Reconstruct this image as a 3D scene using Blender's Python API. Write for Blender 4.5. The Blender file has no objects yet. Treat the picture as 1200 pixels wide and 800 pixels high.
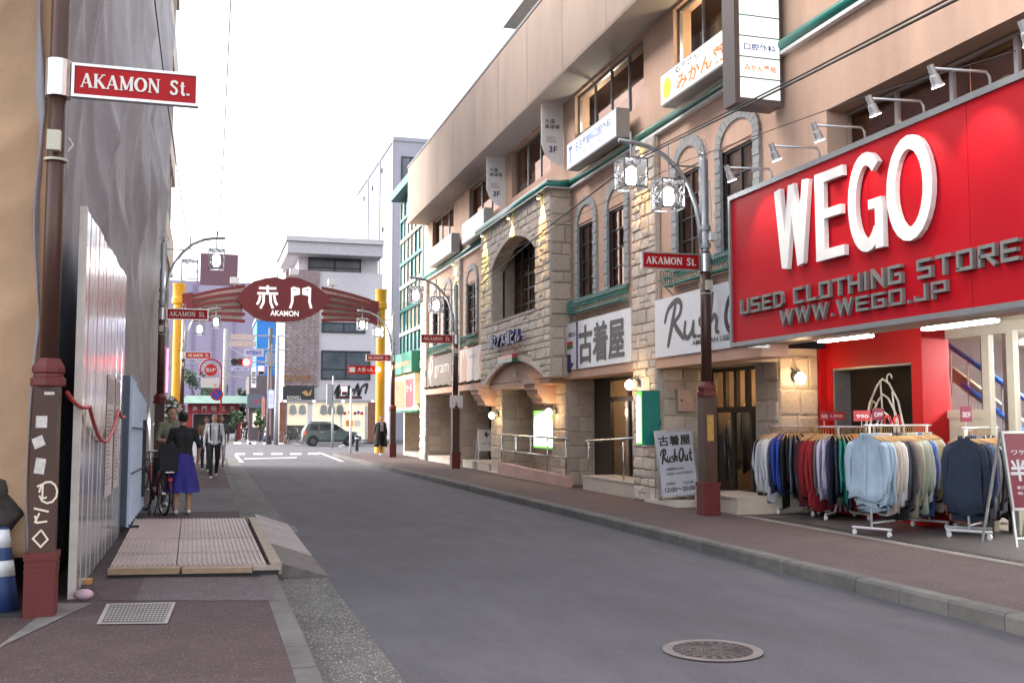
import bpy, bmesh, math, random
from mathutils import Vector, Matrix, noise
random.seed(7)
R = math.radians
SC = bpy.context.scene
COL = SC.collection
# ---------------------------------------------------------------- camera
CAM_H, FPX, VPX, VPY = 1.6, 1200.0, 243.0, 492.0
YAW, PITCH = R(16.5219), R(4.3841)
cam = bpy.data.cameras.new('camera'); camo = bpy.data.objects.new('camera', cam); COL.objects.link(camo)
cam.sensor_width = 36; cam.lens = 36; cam.sensor_fit = 'HORIZONTAL'; cam.clip_start = .05; cam.clip_end = 5000
camo.location = (0, 0, CAM_H); camo.rotation_euler = (math.pi/2+PITCH, 0, -YAW)
SC.camera = camo
# ---------------------------------------------------------------- world, sun, exposure
W = bpy.data.worlds.new('World'); SC.world = W; W.use_nodes = True
wn = W.node_tree; wn.nodes.clear()
sky = wn.nodes.new('ShaderNodeTexSky'); sky.sky_type = 'NISHITA'; sky.sun_disc = False
SUN_EL, SUN_AZ = R(35), R(-62)          # azimuth from +Y towards +X
sky.sun_elevation = SUN_EL; sky.sun_rotation = SUN_AZ
sky.air_density = 1.0; sky.dust_density = 2.0; sky.ozone_density = 1.0
bg = wn.nodes.new('ShaderNodeBackground'); bg.inputs[1].default_value = .15
wo = wn.nodes.new('ShaderNodeOutputWorld')
hs = wn.nodes.new('ShaderNodeHueSaturation'); hs.inputs['Saturation'].default_value = .30      # thin overcast: a pale, even sky
wn.links.new(sky.outputs[0], hs.inputs['Color']); wn.links.new(hs.outputs[0], bg.inputs[0]); wn.links.new(bg.outputs[0], wo.inputs[0])
sl = bpy.data.lights.new('sun', 'SUN'); sl.energy = 1.4; sl.angle = R(40); sl.color = (1, .9, .84)
so = bpy.data.objects.new('sun', sl); COL.objects.link(so)
sd = Vector((math.sin(SUN_AZ)*math.cos(SUN_EL), math.cos(SUN_AZ)*math.cos(SUN_EL), math.sin(SUN_EL)))
so.rotation_euler = sd.to_track_quat('Z', 'Y').to_euler(); so.location = (0, 0, 40)
vs = SC.view_settings; vs.view_transform = 'Standard'; vs.look = 'None'; vs.gamma = 1; vs.exposure = 2.1; vs.use_curve_mapping = False
SC.render.engine = 'CYCLES'; SC.cycles.use_denoising = True
SC.cycles.max_bounces = 8; SC.cycles.diffuse_bounces = 3; SC.cycles.glossy_bounces = 4; SC.cycles.transmission_bounces = 6
SC.cycles.sample_clamp_indirect = 6; SC.cycles.caustics_reflective = False; SC.cycles.caustics_refractive = False
# ---------------------------------------------------------------- pixels of the photograph to places
FW = Vector((math.sin(YAW)*math.cos(PITCH), math.cos(YAW)*math.cos(PITCH), math.sin(PITCH)))
RT = Vector((math.cos(YAW), -math.sin(YAW), 0)); UP = RT.cross(FW)
C0 = Vector((0, 0, CAM_H))
def ray(x, y): return FW + RT*((x-600)/FPX) - UP*((y-400)/FPX)
def G(x, y, z=0.0): d = ray(x, y); return C0 + d*((z-CAM_H)/d.z)
def onX(x, y, X): d = ray(x, y); return C0 + d*(X/d.x)
def onY(x, y, Y): d = ray(x, y); return C0 + d*(Y/d.y)
def topx(p): d = Vector(p)-C0; k = d.dot(FW); return 600+FPX*d.dot(RT)/k, 400-FPX*d.dot(UP)/k
# ---------------------------------------------------------------- materials
MATS = {}
def mat(name, col, rough=.6, metal=0, var=.12, scale=6, bump=0, bscale=60, emit=0, ecol=None, spec=.5, coat=0, rnd=0, stretch=None, dirt=0, alpha=1, trans=0, sheen=0, speck=None):
    if name in MATS: return MATS[name]
    m = bpy.data.materials.new(name); m.use_nodes = True; nt = m.node_tree; b = nt.nodes['Principled BSDF']; L = nt.links.new
    col = tuple(col)+(1,) if len(col) == 3 else col
    b.inputs['Roughness'].default_value = rough; b.inputs['Metallic'].default_value = metal
    b.inputs['Specular IOR Level'].default_value = spec; b.inputs['Coat Weight'].default_value = coat
    b.inputs['Base Color'].default_value = col
    if trans: b.inputs['Transmission Weight'].default_value = trans
    if alpha < 1: b.inputs['Alpha'].default_value = alpha
    if sheen: b.inputs['Sheen Weight'].default_value = sheen
    tc = nt.nodes.new('ShaderNodeTexCoord'); vec = tc.outputs['Object']
    if stretch:
        mp = nt.nodes.new('ShaderNodeMapping'); mp.inputs['Scale'].default_value = stretch; L(vec, mp.inputs[0]); vec = mp.outputs[0]
    cur = None
    if var:
        n = nt.nodes.new('ShaderNodeTexNoise'); n.inputs['Scale'].default_value = scale; n.inputs['Detail'].default_value = 6; n.inputs['Roughness'].default_value = .65; L(vec, n.inputs[0])
        mr = nt.nodes.new('ShaderNodeMapRange'); mr.inputs[1].default_value = .3; mr.inputs[2].default_value = .7; mr.inputs[3].default_value = 1-var; mr.inputs[4].default_value = 1+var; L(n.outputs[0], mr.inputs[0])
        cur = mr.outputs[0]
    if dirt:
        n2 = nt.nodes.new('ShaderNodeTexNoise'); n2.inputs['Scale'].default_value = scale*.23; n2.inputs['Detail'].default_value = 8; L(vec, n2.inputs[0])
        m2 = nt.nodes.new('ShaderNodeMapRange'); m2.inputs[1].default_value = .42; m2.inputs[2].default_value = .72; m2.inputs[3].default_value = 1; m2.inputs[4].default_value = 1-dirt; L(n2.outputs[0], m2.inputs[0])
        if cur is None: cur = m2.outputs[0]
        else:
            mu = nt.nodes.new('ShaderNodeMath'); mu.operation = 'MULTIPLY'; L(cur, mu.inputs[0]); L(m2.outputs[0], mu.inputs[1]); cur = mu.outputs[0]
    if rnd:
        oi = nt.nodes.new('ShaderNodeObjectInfo'); m3 = nt.nodes.new('ShaderNodeMapRange'); m3.inputs[3].default_value = 1-rnd; m3.inputs[4].default_value = 1+rnd; L(oi.outputs['Random'], m3.inputs[0])
        if cur is None: cur = m3.outputs[0]
        else:
            mu = nt.nodes.new('ShaderNodeMath'); mu.operation = 'MULTIPLY'; L(cur, mu.inputs[0]); L(m3.outputs[0], mu.inputs[1]); cur = mu.outputs[0]
    csock = None
    if cur is not None:
        vm = nt.nodes.new('ShaderNodeVectorMath'); vm.operation = 'SCALE'; vm.inputs[0].default_value = col[:3]; L(cur, vm.inputs['Scale']); csock = vm.outputs[0]
    if speck:                                    # (colour, scale, amount): light chips of aggregate
        vo = nt.nodes.new('ShaderNodeTexVoronoi'); vo.inputs['Scale'].default_value = speck[1]; L(tc.outputs['Object'], vo.inputs[0])
        sp = nt.nodes.new('ShaderNodeSeparateColor'); L(vo.outputs['Color'], sp.inputs[0])
        gt = nt.nodes.new('ShaderNodeMath'); gt.operation = 'LESS_THAN'; gt.inputs[1].default_value = speck[2]; L(sp.outputs[0], gt.inputs[0])
        lt = nt.nodes.new('ShaderNodeMath'); lt.operation = 'LESS_THAN'; lt.inputs[1].default_value = .42; L(vo.outputs['Distance'], lt.inputs[0])
        mm = nt.nodes.new('ShaderNodeMath'); mm.operation = 'MULTIPLY'; L(gt.outputs[0], mm.inputs[0]); L(lt.outputs[0], mm.inputs[1])
        mx = nt.nodes.new('ShaderNodeMix'); mx.data_type = 'RGBA'; L(mm.outputs[0], mx.inputs[0])
        if csock is not None: L(csock, mx.inputs[6])
        else: mx.inputs[6].default_value = col
        mx.inputs[7].default_value = tuple(speck[0])+(1,); csock = mx.outputs[2]
    if csock is not None: L(csock, b.inputs['Base Color'])
    if bump:
        nb = nt.nodes.new('ShaderNodeTexNoise'); nb.inputs['Scale'].default_value = bscale; nb.inputs['Detail'].default_value = 5; L(vec, nb.inputs[0])
        bp = nt.nodes.new('ShaderNodeBump'); bp.inputs['Strength'].default_value = bump; bp.inputs['Distance'].default_value = .02; L(nb.outputs[0], bp.inputs['Height']); L(bp.outputs[0], b.inputs['Normal'])
        if rough < .9:
            mr2 = nt.nodes.new('ShaderNodeMapRange'); mr2.inputs[3].default_value = max(0, rough-.12); mr2.inputs[4].default_value = min(1, rough+.12); L(nb.outputs[0], mr2.inputs[0]); L(mr2.outputs[0], b.inputs['Roughness'])
    if emit:
        b.inputs['Emission Color'].default_value = tuple(ecol or col[:3])+(1,); b.inputs['Emission Strength'].default_value = emit
    MATS[name] = m
    return m
def glass(name, tint=(.9, .93, .95), rough=.02, alpha=.25, refl=(1, 1, 1), ior=1.5):
    """thin window glass: mostly see-through with a mirror-like skin"""
    if name in MATS: return MATS[name]
    m = bpy.data.materials.new(name); m.use_nodes = True; nt = m.node_tree; nt.nodes.clear(); L = nt.links.new
    o = nt.nodes.new('ShaderNodeOutputMaterial'); tr = nt.nodes.new('ShaderNodeBsdfTransparent'); tr.inputs[0].default_value = tint+(1,)
    gl = nt.nodes.new('ShaderNodeBsdfGlossy'); gl.inputs['Roughness'].default_value = rough; gl.inputs[0].default_value = refl+(1,)
    fr = nt.nodes.new('ShaderNodeFresnel'); fr.inputs[0].default_value = ior
    ad = nt.nodes.new('ShaderNodeMath'); ad.operation = 'ADD'; ad.inputs[1].default_value = alpha; ad.use_clamp = True; L(fr.outputs[0], ad.inputs[0])
    mx = nt.nodes.new('ShaderNodeMixShader'); L(ad.outputs[0], mx.inputs[0]); L(tr.outputs[0], mx.inputs[1]); L(gl.outputs[0], mx.inputs[2]); L(mx.outputs[0], o.inputs[0])
    MATS[name] = m
    return m
def emis(name, col, s): return mat(name, tuple(c*.25 for c in col), .5, var=0, emit=s, ecol=col)
# ---------------------------------------------------------------- meshes
class MB:
    def __init__(s): s.v = []; s.f = []; s.mi = []; s.cur = 0
    def add(s, vs, fs):
        o = len(s.v); s.v += [tuple(p) for p in vs]; s.f += [tuple(i+o for i in f) for f in fs]; s.mi += [s.cur]*len(fs); return s
    def box(s, x0, x1, y0, y1, z0, z1):
        if x0 > x1: x0, x1 = x1, x0
        if y0 > y1: y0, y1 = y1, y0
        if z0 > z1: z0, z1 = z1, z0
        return s.add([(x0,y0,z0),(x1,y0,z0),(x1,y1,z0),(x0,y1,z0),(x0,y0,z1),(x1,y0,z1),(x1,y1,z1),(x0,y1,z1)],
                     [(0,3,2,1),(4,5,6,7),(0,1,5,4),(1,2,6,5),(2,3,7,6),(3,0,4,7)])
    def quad(s, a, b, c, d): return s.add([a, b, c, d], [(0,1,2,3)])
    def poly(s, pts): return s.add(pts, [tuple(range(len(pts)))])
    def prism(s, pts, o, u, v, depth):
        """outline pts (a,b) in the frame o,u,v extruded by depth along u x v"""
        o, u, v = Vector(o), Vector(u), Vector(v); w = u.cross(v).normalized()
        n = len(pts); area = sum(pts[i][0]*pts[(i+1)%n][1]-pts[(i+1)%n][0]*pts[i][1] for i in range(n))
        if area < 0: pts = pts[::-1]
        A = [o+u*a+v*b for a, b in pts]; B = [p+w*depth for p in A]
        fs = [tuple(range(n))[::-1], tuple(range(n, 2*n))]+[(i, (i+1)%n, (i+1)%n+n, i+n) for i in range(n)]
        if depth < 0: fs = [f[::-1] for f in fs]
        return s.add(A+B, fs)
    def tube(s, path, r, n=8, caps=True, closed=False):
        path = [Vector(p) for p in path]; m = len(path); rs = r if isinstance(r, (list, tuple)) else [r]*m
        t0 = (path[1]-path[0]).normalized(); a = Vector((0,0,1)) if abs(t0.z) < .9 else Vector((1,0,0))
        x = t0.cross(a).normalized(); vs = []; 
        for i, p in enumerate(path):
            if closed: t = (path[(i+1)%m]-path[i-1]).normalized()
            else: t = (path[min(i+1, m-1)]-path[max(i-1, 0)]).normalized()
            x = (x-t*x.dot(t)).normalized(); y = t.cross(x)
            vs += [p+(x*math.cos(2*math.pi*k/n)+y*math.sin(2*math.pi*k/n))*rs[i] for k in range(n)]
        fs = []
        for i in range(m if closed else m-1):
            j = (i+1) % m
            for k in range(n): fs.append((i*n+k, i*n+(k+1)%n, j*n+(k+1)%n, j*n+k))
        if caps and not closed: fs += [tuple(range(n))[::-1], tuple((m-1)*n+k for k in range(n))]
        return s.add(vs, fs)
    def lathe(s, prof, c=(0,0,0), n=16, ax='z'):
        vs = []; m = len(prof); c = Vector(c)
        for r, h in prof:
            for k in range(n):
                a = 2*math.pi*k/n; p = (r*math.cos(a), r*math.sin(a), h)
                if ax == 'x': p = (p[2], p[0], p[1])
                if ax == 'y': p = (p[1], p[2], p[0])
                vs.append(c+Vector(p))
        fs = [(i*n+k, i*n+(k+1)%n, (i+1)*n+(k+1)%n, (i+1)*n+k) for i in range(m-1) for k in range(n)]
        fs += [tuple(range(n))[::-1], tuple((m-1)*n+k for k in range(n))]
        return s.add(vs, fs)
    def ball(s, c, r, nu=12, nv=8):
        r = r if isinstance(r, (tuple, list)) else (r, r, r); c = Vector(c); vs = [c+Vector((0,0,-r[2]))]
        for j in range(1, nv):
            t = -math.pi/2+math.pi*j/nv
            for k in range(nu): a = 2*math.pi*k/nu; vs.append(c+Vector((r[0]*math.cos(t)*math.cos(a), r[1]*math.cos(t)*math.sin(a), r[2]*math.sin(t))))
        vs.append(c+Vector((0,0,r[2]))); e = len(vs)-1; fs = [(0, 1+(k+1)%nu, 1+k) for k in range(nu)]
        for j in range(nv-2):
            for k in range(nu): fs.append((1+j*nu+k, 1+j*nu+(k+1)%nu, 1+(j+1)*nu+(k+1)%nu, 1+(j+1)*nu+k))
        fs += [(1+(nv-2)*nu+k, 1+(nv-2)*nu+(k+1)%nu, e) for k in range(nu)]
        return s.add(vs, fs)
    def stroke(s, pts, w, o, u, v, depth, closed=False):
        """flat band of width w along pts (a,b), mitred, extruded by depth"""
        P = [Vector((a, b)) for a, b in pts]; n = len(P); Lf = []; Rt = []
        for i in range(n):
            d1 = (P[i]-P[i-1]) if (i > 0 or closed) else (P[1]-P[0]); d2 = (P[(i+1)%n]-P[i]) if (i < n-1 or closed) else d1
            if i == 0 and not closed: d1 = d2
            d1.normalize(); d2.normalize(); n1 = Vector((-d1.y, d1.x)); n2 = Vector((-d2.y, d2.x)); q = n1+n2
            q = n1 if q.length < 1e-4 else q.normalized()
            k = min(1/max(q.dot(n1), .35), 2.2); ww = (w[i] if isinstance(w, (list, tuple)) else w)/2
            Lf.append(P[i]+q*ww*k); Rt.append(P[i]-q*ww*k)
        o, u, v = Vector(o), Vector(u), Vector(v); nn = u.cross(v).normalized()
        T = lambda p, d: o+u*p.x+v*p.y+nn*d
        vs = []; 
        for i in range(n): vs += [T(Rt[i], 0), T(Lf[i], 0), T(Rt[i], depth), T(Lf[i], depth)]
        fs = []
        for i in range(n if closed else n-1):
            a = 4*i; b = 4*((i+1) % n)
            fs += [(a+2, b+2, b+3, a+3), (a, a+1, b+1, b), (a, b, b+2, a+2), (a+1, a+3, b+3, b+1)]
        if not closed: fs += [(0, 2, 3, 1), (4*n-4, 4*n-3, 4*n-1, 4*n-2)]
        return s.add(vs, fs)
    def mesh(s, name, mats, smooth=False):
        me = bpy.data.meshes.new(name); me.from_pydata(s.v, [], s.f)
        for m in (mats if isinstance(mats, (list, tuple)) else [mats]): me.materials.append(m)
        if any(s.mi): me.polygons.foreach_set('material_index', s.mi)
        if smooth: me.polygons.foreach_set('use_smooth', [True]*len(me.polygons))
        me.update(); return me
    def build(s, name, mats, parent=None, smooth=False, label=None, cat=None, group=None, kind=None, local=False):
        return link(name, s.mesh(name, mats, smooth), parent, label, cat, group, kind, local)
def smooth_by_angle(o, deg=35):
    me = o.data; me.polygons.foreach_set('use_smooth', [True]*len(me.polygons)); me.set_sharp_from_angle(angle=R(deg)); return o
def tag(o, label=None, cat=None, group=None, kind=None):
    if label: o['label'] = label
    if cat: o['category'] = cat
    if group: o['group'] = group
    if kind: o['kind'] = kind
    return o
def link(name, data, parent=None, label=None, cat=None, group=None, kind=None, local=False):
    o = bpy.data.objects.new(name, data); COL.objects.link(o)
    if parent is not None:
        o.parent = parent
        if not local:
            if parent.parent is None: o.matrix_parent_inverse = Matrix.Translation(-parent.location)
    return tag(o, label, cat, group, kind)
def thing(name, label, cat, loc, group=None, rz=0):
    o = bpy.data.objects.new(name, None); COL.objects.link(o); o.location = loc; o.rotation_euler[2] = rz; o.empty_display_size = .2
    return tag(o, label, cat, group)
def part_group(name, parent, label=None):
    o = bpy.data.objects.new(name, None); COL.objects.link(o); o.parent = parent; o.matrix_parent_inverse = Matrix.Translation(-parent.location); o.empty_display_size = .2
    return tag(o, label)
def copy_tree(o, parent=None):
    c = o.copy(); COL.objects.link(c); c.parent = parent
    if parent is not None: c.matrix_parent_inverse = o.matrix_parent_inverse.copy()
    for ch in list(o.children): copy_tree(ch, c)
    return c
def copy_thing(o, loc, rz=None, label=None, group=None):
    c = copy_tree(o); c.location = loc
    if rz is not None: c.rotation_euler[2] = rz
    return tag(c, label, None, group)
def point(name, loc, e, col, r=.05, parent=None):
    l = bpy.data.lights.new(name, 'POINT'); l.energy = e; l.color = col; l.shadow_soft_size = r
    o = bpy.data.objects.new(name, l); COL.objects.link(o); o.location = loc
    if parent is not None:
        o.parent = parent; o.matrix_parent_inverse = Matrix.Translation(-parent.location)
    return o
def spot(name, loc, tgt, e, col, size=70, blend=.8, r=.03, parent=None):
    l = bpy.data.lights.new(name, 'SPOT'); l.energy = e; l.color = col; l.spot_size = R(size); l.spot_blend = blend; l.shadow_soft_size = r
    o = bpy.data.objects.new(name, l); COL.objects.link(o); o.location = loc
    o.rotation_euler = (Vector(loc)-Vector(tgt)).to_track_quat('Z', 'Y').to_euler()
    if parent is not None:
        o.parent = parent; o.matrix_parent_inverse = Matrix.Translation(-parent.location)
    return o
# flat print and raised letters
U_ST, U_CAM, U_L = Vector((0,-1,0)), Vector((1,0,0)), Vector((0,1,0)); VZ = Vector((0,0,1))
def text_mesh(s, bold=0.0, shear=0.0, space=1.0):
    c = bpy.data.curves.new('lettering', 'FONT'); c.body = s; c.size = 1; c.offset = bold; c.shear = shear; c.space_character = space; c.resolution_u = 3
    o = bpy.data.objects.new('lettering', c); COL.objects.link(o)
    dg = bpy.context.evaluated_depsgraph_get(); me = bpy.data.meshes.new_from_object(o.evaluated_get(dg))
    bpy.data.objects.remove(o); bpy.data.curves.remove(c); return me
def lettering(s, m, parent, o, u, w, h, v=VZ, depth=0.003, bold=.012, shear=0.0, space=1.0, name='lettering', fat=0.0):
    """text fitted into the w x h box whose lower left corner is o, on the plane u,v"""
    if '\n' in s:
        ls = s.split('\n'); n_ = len(ls); r_ = None
        for i, l in enumerate(ls): r_ = lettering(l, m, parent, Vector(o)+Vector(v)*(h*(n_-1-i)/n_), u, w*min(1, len(l)/max(len(q) for q in ls)), h*.86/n_, v, depth, bold, shear, space, name, fat)
        return r_
    me = text_mesh(s, bold, shear, space); me.name = name
    if not len(me.vertices): return None
    xs = [p.co.x for p in me.vertices]; ys = [p.co.y for p in me.vertices]; x0, x1, y0, y1 = min(xs), max(xs), min(ys), max(ys)
    kx, ky = w/(x1-x0), h/(y1-y0)
    u, v, o = Vector(u), Vector(v), Vector(o); nn = u.cross(v).normalized()
    bm = bmesh.new(); bm.from_mesh(me)
    if depth > .004:
        r = bmesh.ops.extrude_face_region(bm, geom=bm.faces[:]); 
        for g in r['geom']:
            if isinstance(g, bmesh.types.BMVert): g.co.z += 1
    for p in bm.verts: p.co = o+u*((p.co.x-x0)*kx)+v*((p.co.y-y0)*ky)+nn*(p.co.z*depth if depth > .004 else depth)
    bmesh.ops.recalc_face_normals(bm, faces=bm.faces[:]) if depth > .004 else None
    if fat:
        g0 = bm.verts[:]+bm.edges[:]+bm.faces[:]
        for i in range(8):
            d_ = bmesh.ops.duplicate(bm, geom=g0); sh = u*(fat*math.cos(i*math.pi/4))+v*(fat*math.sin(i*math.pi/4))+nn*(.0002*(i+1))
            for g in d_['geom']:
                if isinstance(g, bmesh.types.BMVert): g.co += sh
    bm.to_mesh(me); bm.free(); me.materials.clear(); me.materials.append(m)
    for p in me.polygons: p.material_index = 0
    return link(name, me, parent)
# ================================================================ common materials
M_pink = mat('pink_render', (.62, .41, .305), .85, var=.08, scale=3, bump=.25, bscale=90, dirt=.22, stretch=(1,1,.22))
M_peach = mat('peach_band', (.60, .37, .27), .8, var=.06, scale=4, dirt=.12)
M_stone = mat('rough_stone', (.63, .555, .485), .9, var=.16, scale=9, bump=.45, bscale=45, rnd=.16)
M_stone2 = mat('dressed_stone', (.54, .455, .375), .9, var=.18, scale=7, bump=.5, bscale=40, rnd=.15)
M_mortar = mat('mortar', (.47, .415, .36), .95, var=.15)
M_greybrick = mat('grey_quoin', (.36, .36, .36), .85, var=.18, scale=14, bump=.3)
M_teal = mat('teal_paint', (.015, .19, .15), .35, var=.1, scale=5, coat=.2)
M_balc = mat('verdigris_iron', (.05, .24, .21), .5, var=.2, scale=20)
M_dkframe = mat('dark_window_frame', (.06, .052, .05), .5, var=.15)
M_bronze = mat('bronze_frame', (.075, .06, .05), .35, metal=.5, var=.1)
M_alu = mat('aluminium', (.62, .62, .63), .32, metal=.9, var=.06)
M_greyal = mat('grey_aluminium', (.33, .34, .35), .4, metal=.6, var=.08)
M_panel = mat('ribbed_parapet', (.80, .70, .625), .7, metal=0, var=.06, scale=2, dirt=.12, stretch=(1, 1, .3))
M_soffit = mat('soffit_paint', (.52, .47, .44), .8, var=.06)
M_white = mat('white_plastic', (.78, .78, .77), .4, var=.04)
M_black = mat('black_rubber', (.02, .02, .022), .6, var=.2)
M_ink = mat('dark_ink', (.035, .03, .03), .55, var=0)
M_blind = mat('pale_blind', (.62, .55, .51), .7, var=.06)
M_glassd = glass('window_glass', (.92, .92, .92), .015, .16, (.62, .40, .32))  # peach gloss tint puts the sunset sky reflection into the glass colour
M_glass = glass('shop_glass', (.86, .88, .88), .01, .03)
M_dark = mat('dark_interior', (.05, .042, .036), .8, var=.2)
M_concrete = mat('concrete', (.42, .40, .375), .85, var=.14, scale=4, bump=.25, dirt=.2)
M_tile = mat('pale_step_tile', (.50, .43, .36), .6, var=.1, scale=5, dirt=.15)
M_pinkstep = mat('pink_ramp', (.52, .31, .25), .75, var=.08, scale=5, dirt=.15)
M_tip = mat('pale_slope', (.62, .56, .49), .6, var=.08)
M_warm = emis('warm_bulb', (1, .66, .30), 7)
M_lit = emis('white_lightbox', (1, .98, .94), .30)
M_steel = mat('brushed_steel', (.55, .54, .53), .25, metal=1, var=.08)
X1, X0, SWZ = 7.8, 7.3, .13
# ================================================================ ground, road, pavements
MB().quad((-1500,-300,-.03),(1500,-300,-.03),(1500,2500,-.03),(-1500,2500,-.03)).build('ground', mat('far_ground', (.07,.068,.07), .9), kind='structure')
M_asph = mat('asphalt', (.096, .090, .105), .83, var=.18, scale=2.4, bump=.8, bscale=150, dirt=.22, stretch=(1,.35,1), speck=((.15,.145,.152), 110, .2))
def kerbx(y):
    pts = [(-10,5.9),(6.3,5.85),(15,5.8),(24.6,5.67),(41.4,5.36),(46,5.3),(60,5.3)]
    for (a, b), (c, d) in zip(pts, pts[1:]):
        if a <= y <= c: return b+(d-b)*(y-a)/(c-a)
    return 5.3
road = MB(); ys = [-8+i*2 for i in range(28)]
for a, b in zip(ys, ys[1:]): road.quad((1.195,a,0),(kerbx(a)+.1,a,0),(kerbx(b)+.1,b,0),(1.195,b,0))
road.quad((-90,46,0),(110,46,0),(110,68,0),(-90,68,0)); road.quad((2.2,68,0),(7.0,68,0),(7.0,140,0),(2.2,140,0))
road.build('road', M_asph, kind='structure')
M_gut = mat('gutter_aggregate', (.13,.124,.117), .9, var=.2, scale=3, bump=.7, bscale=120, dirt=.35, speck=((.42,.40,.37), 60, .3))
MB().quad((.6,-8,.004),(1.195,-8,.004),(1.195,46,.004),(.6,46,.004)).build('gutter', M_gut, kind='structure')
M_red = mat('red_pavement', (.085,.053,.053), .88, var=.2, scale=2.5, bump=.8, bscale=120, dirt=.25, speck=((.19,.15,.145), 75, .16))
M_redr = mat('red_pavement_fine', (.095,.060,.060), .88, var=.16, scale=2, bump=.5, bscale=140, dirt=.22, speck=((.2,.16,.16), 80, .12))
M_patch = mat('grey_patch', (.125,.10,.102), .88, var=.16, scale=3, bump=.6, bscale=120, speck=((.3,.27,.26), 75, .2))
LZ = .08
MB().quad((-6,-8,LZ),(.53,-8,LZ),(.53,45.5,LZ),(-6,45.5,LZ)).build('pavement', M_red, kind='structure')
MB().quad(*[G(x,y,LZ+.004) for x,y in ((158,703),(325,703),(310,676),(170,676))]).build('pavement_patch', M_patch, kind='structure')
MB().quad(*[G(x,y,LZ+.004) for x,y in ((120,733-30),(158,703),(170,676),(105,680))]).build('pavement_patch', M_redr, kind='structure')
MB().quad(*[G(x,y,LZ+.005) for x,y in ((-60,800),(5,755),(108,706),(66,706))]).build('footing_slab', mat('dirty_footing',(.2,.185,.175),.9,var=.25,scale=5,dirt=.3), kind='structure')
MB().quad((-1.05,17.9,LZ+.004),(.53,17.9,LZ+.004),(.53,24,LZ+.004),(-1.05,24,LZ+.004)).build('pavement_patch', mat('grey_asphalt_patch',(.13,.12,.125),.88,var=.2,scale=2,bump=.5,bscale=120,dirt=.3), kind='structure')
rp = MB()
for a, b in zip(ys, ys[1:]): rp.quad((kerbx(a)+.16,a,SWZ),(16,a,SWZ),(16,b,SWZ),(kerbx(b)+.16,b,SWZ))
rp.build('pavement', M_redr, kind='structure')
M_kerb = mat('kerb_concrete', (.14,.13,.122), .9, var=.2, scale=5, bump=.4, bscale=60, dirt=.3, rnd=.09)
kb = bpy.data.objects.new('kerb', None); COL.objects.link(kb); kb.location = (5.8, 20, 0); kb['kind'] = 'structure'
for i in range(80):
    a = -4+i*.62; b = a+.612; xa, xb = kerbx(a), kerbx(b)
    h = SWZ+random.uniform(-.002, .004)
    MB().add([(xa,a,-.05),(xa+.17,a,-.05),(xb+.17,b,-.05),(xb,b,-.05),(xa,a,h-.02),(xa+.17,a,h+.004),(xb+.17,b,h+.004),(xb,b,h-.02),(xa+.02,a,h+.004),(xb+.02,b,h+.004)],
             [(0,3,2,1),(8,5,6,9),(4,8,9,7),(0,1,5,8,4),(1,2,6,5),(2,3,7,9,6),(3,0,4,7)]).build('kerb_stone', M_kerb, kb)
kb = bpy.data.objects.new('kerb', None); COL.objects.link(kb); kb.location = (.6, 20, 0); kb['kind'] = 'structure'
for i in range(80):
    a = -4+i*.62; b = a+.61; h = LZ+random.uniform(0, .006)
    if a > 46: break
    MB().add([(.53,a,-.05),(.70,a,-.05),(.70,b,-.05),(.53,b,-.05),(.53,a,h),(.68,a,h),(.70,a,h-.02),(.53,b,h),(.68,b,h),(.70,b,h-.02)],
             [(0,3,2,1),(4,5,8,7),(5,6,9,8),(6,1,2,9),(0,1,6,5,4),(2,3,7,8,9),(3,0,4,7)]).build('kerb_stone', M_kerb, kb)
# drain line and dark forecourt before the clothes shop
M_floor = mat('dark_floor_tile', (.085,.075,.075), .42, var=.2, scale=3, bump=.15, dirt=.25)
fl = MB(); fl.quad((8.22,3,SWZ+.004),(12.5,3,SWZ+.004),(12.5,14.1,SWZ+.004),(8.22,14.1,SWZ+.004)); fl.build('forecourt', M_floor, kind='structure')
dr = MB(); dr.quad((7.94,3,SWZ+.005),(8.1,3,SWZ+.005),(8.02,14.2,SWZ+.005),(7.86,14.2,SWZ+.005)); dr.build('drain_kerb', mat('pale_drain_kerb',(.22,.20,.185),.85,var=.15,scale=6,dirt=.25), kind='structure')
dg_ = MB(); 
for i in range(150):
    y = 3+i*.0745; x = 8.1-(y-3)*.0071; dg_.box(x, x+.12, y, y+.05, SWZ+.001, SWZ+.012)
dg_.build('drain_grate', M_dkframe, kind='structure')
# road paint
M_paint = mat('road_paint', (.62,.62,.62), .7, var=.22, scale=4, bump=.2, dirt=.3)
pk = MB()
def pq(*p, z=.006): pk.quad(*[G(x,y,z) for x,y in p])
for x0, x1, y0, y1 in ((276,287,530.5,532.5),(297,308,530.5,532.5),(318,331,530.5,532.5),(340,353,530.5,532.5),(361,374,530.3,532.3),(274,283,518,520),(291,300,518,520),(308,317,518,520),(325,334,518,520),(342,352,518,520)): pq((x0,y1),(x1,y1),(x1,y0),(x0,y0))
pq((274.5,533),(278,533),(286,541.5),(281,541.5)); pq((372,530),(376,530),(404,540.5),(399,540.5)); pq((286,536.8),(348,535.4),(348,536.3),(286,537.8))
pq((288,515.5),(291,515.5),(296,520),(290,520)); pq((395,522),(415,519),(417,520),(398,523.4))
pk.build('road_marking', M_paint, kind='structure')
pq_ = MB(); pq_.quad(*[G(x,y,.005) for x,y in ((338,623),(350,623),(345,615),(333,615))]); pq_.build('road_marking', mat('faded_paint',(.17,.17,.185),.85,var=.5,scale=9), kind='structure')
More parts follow.
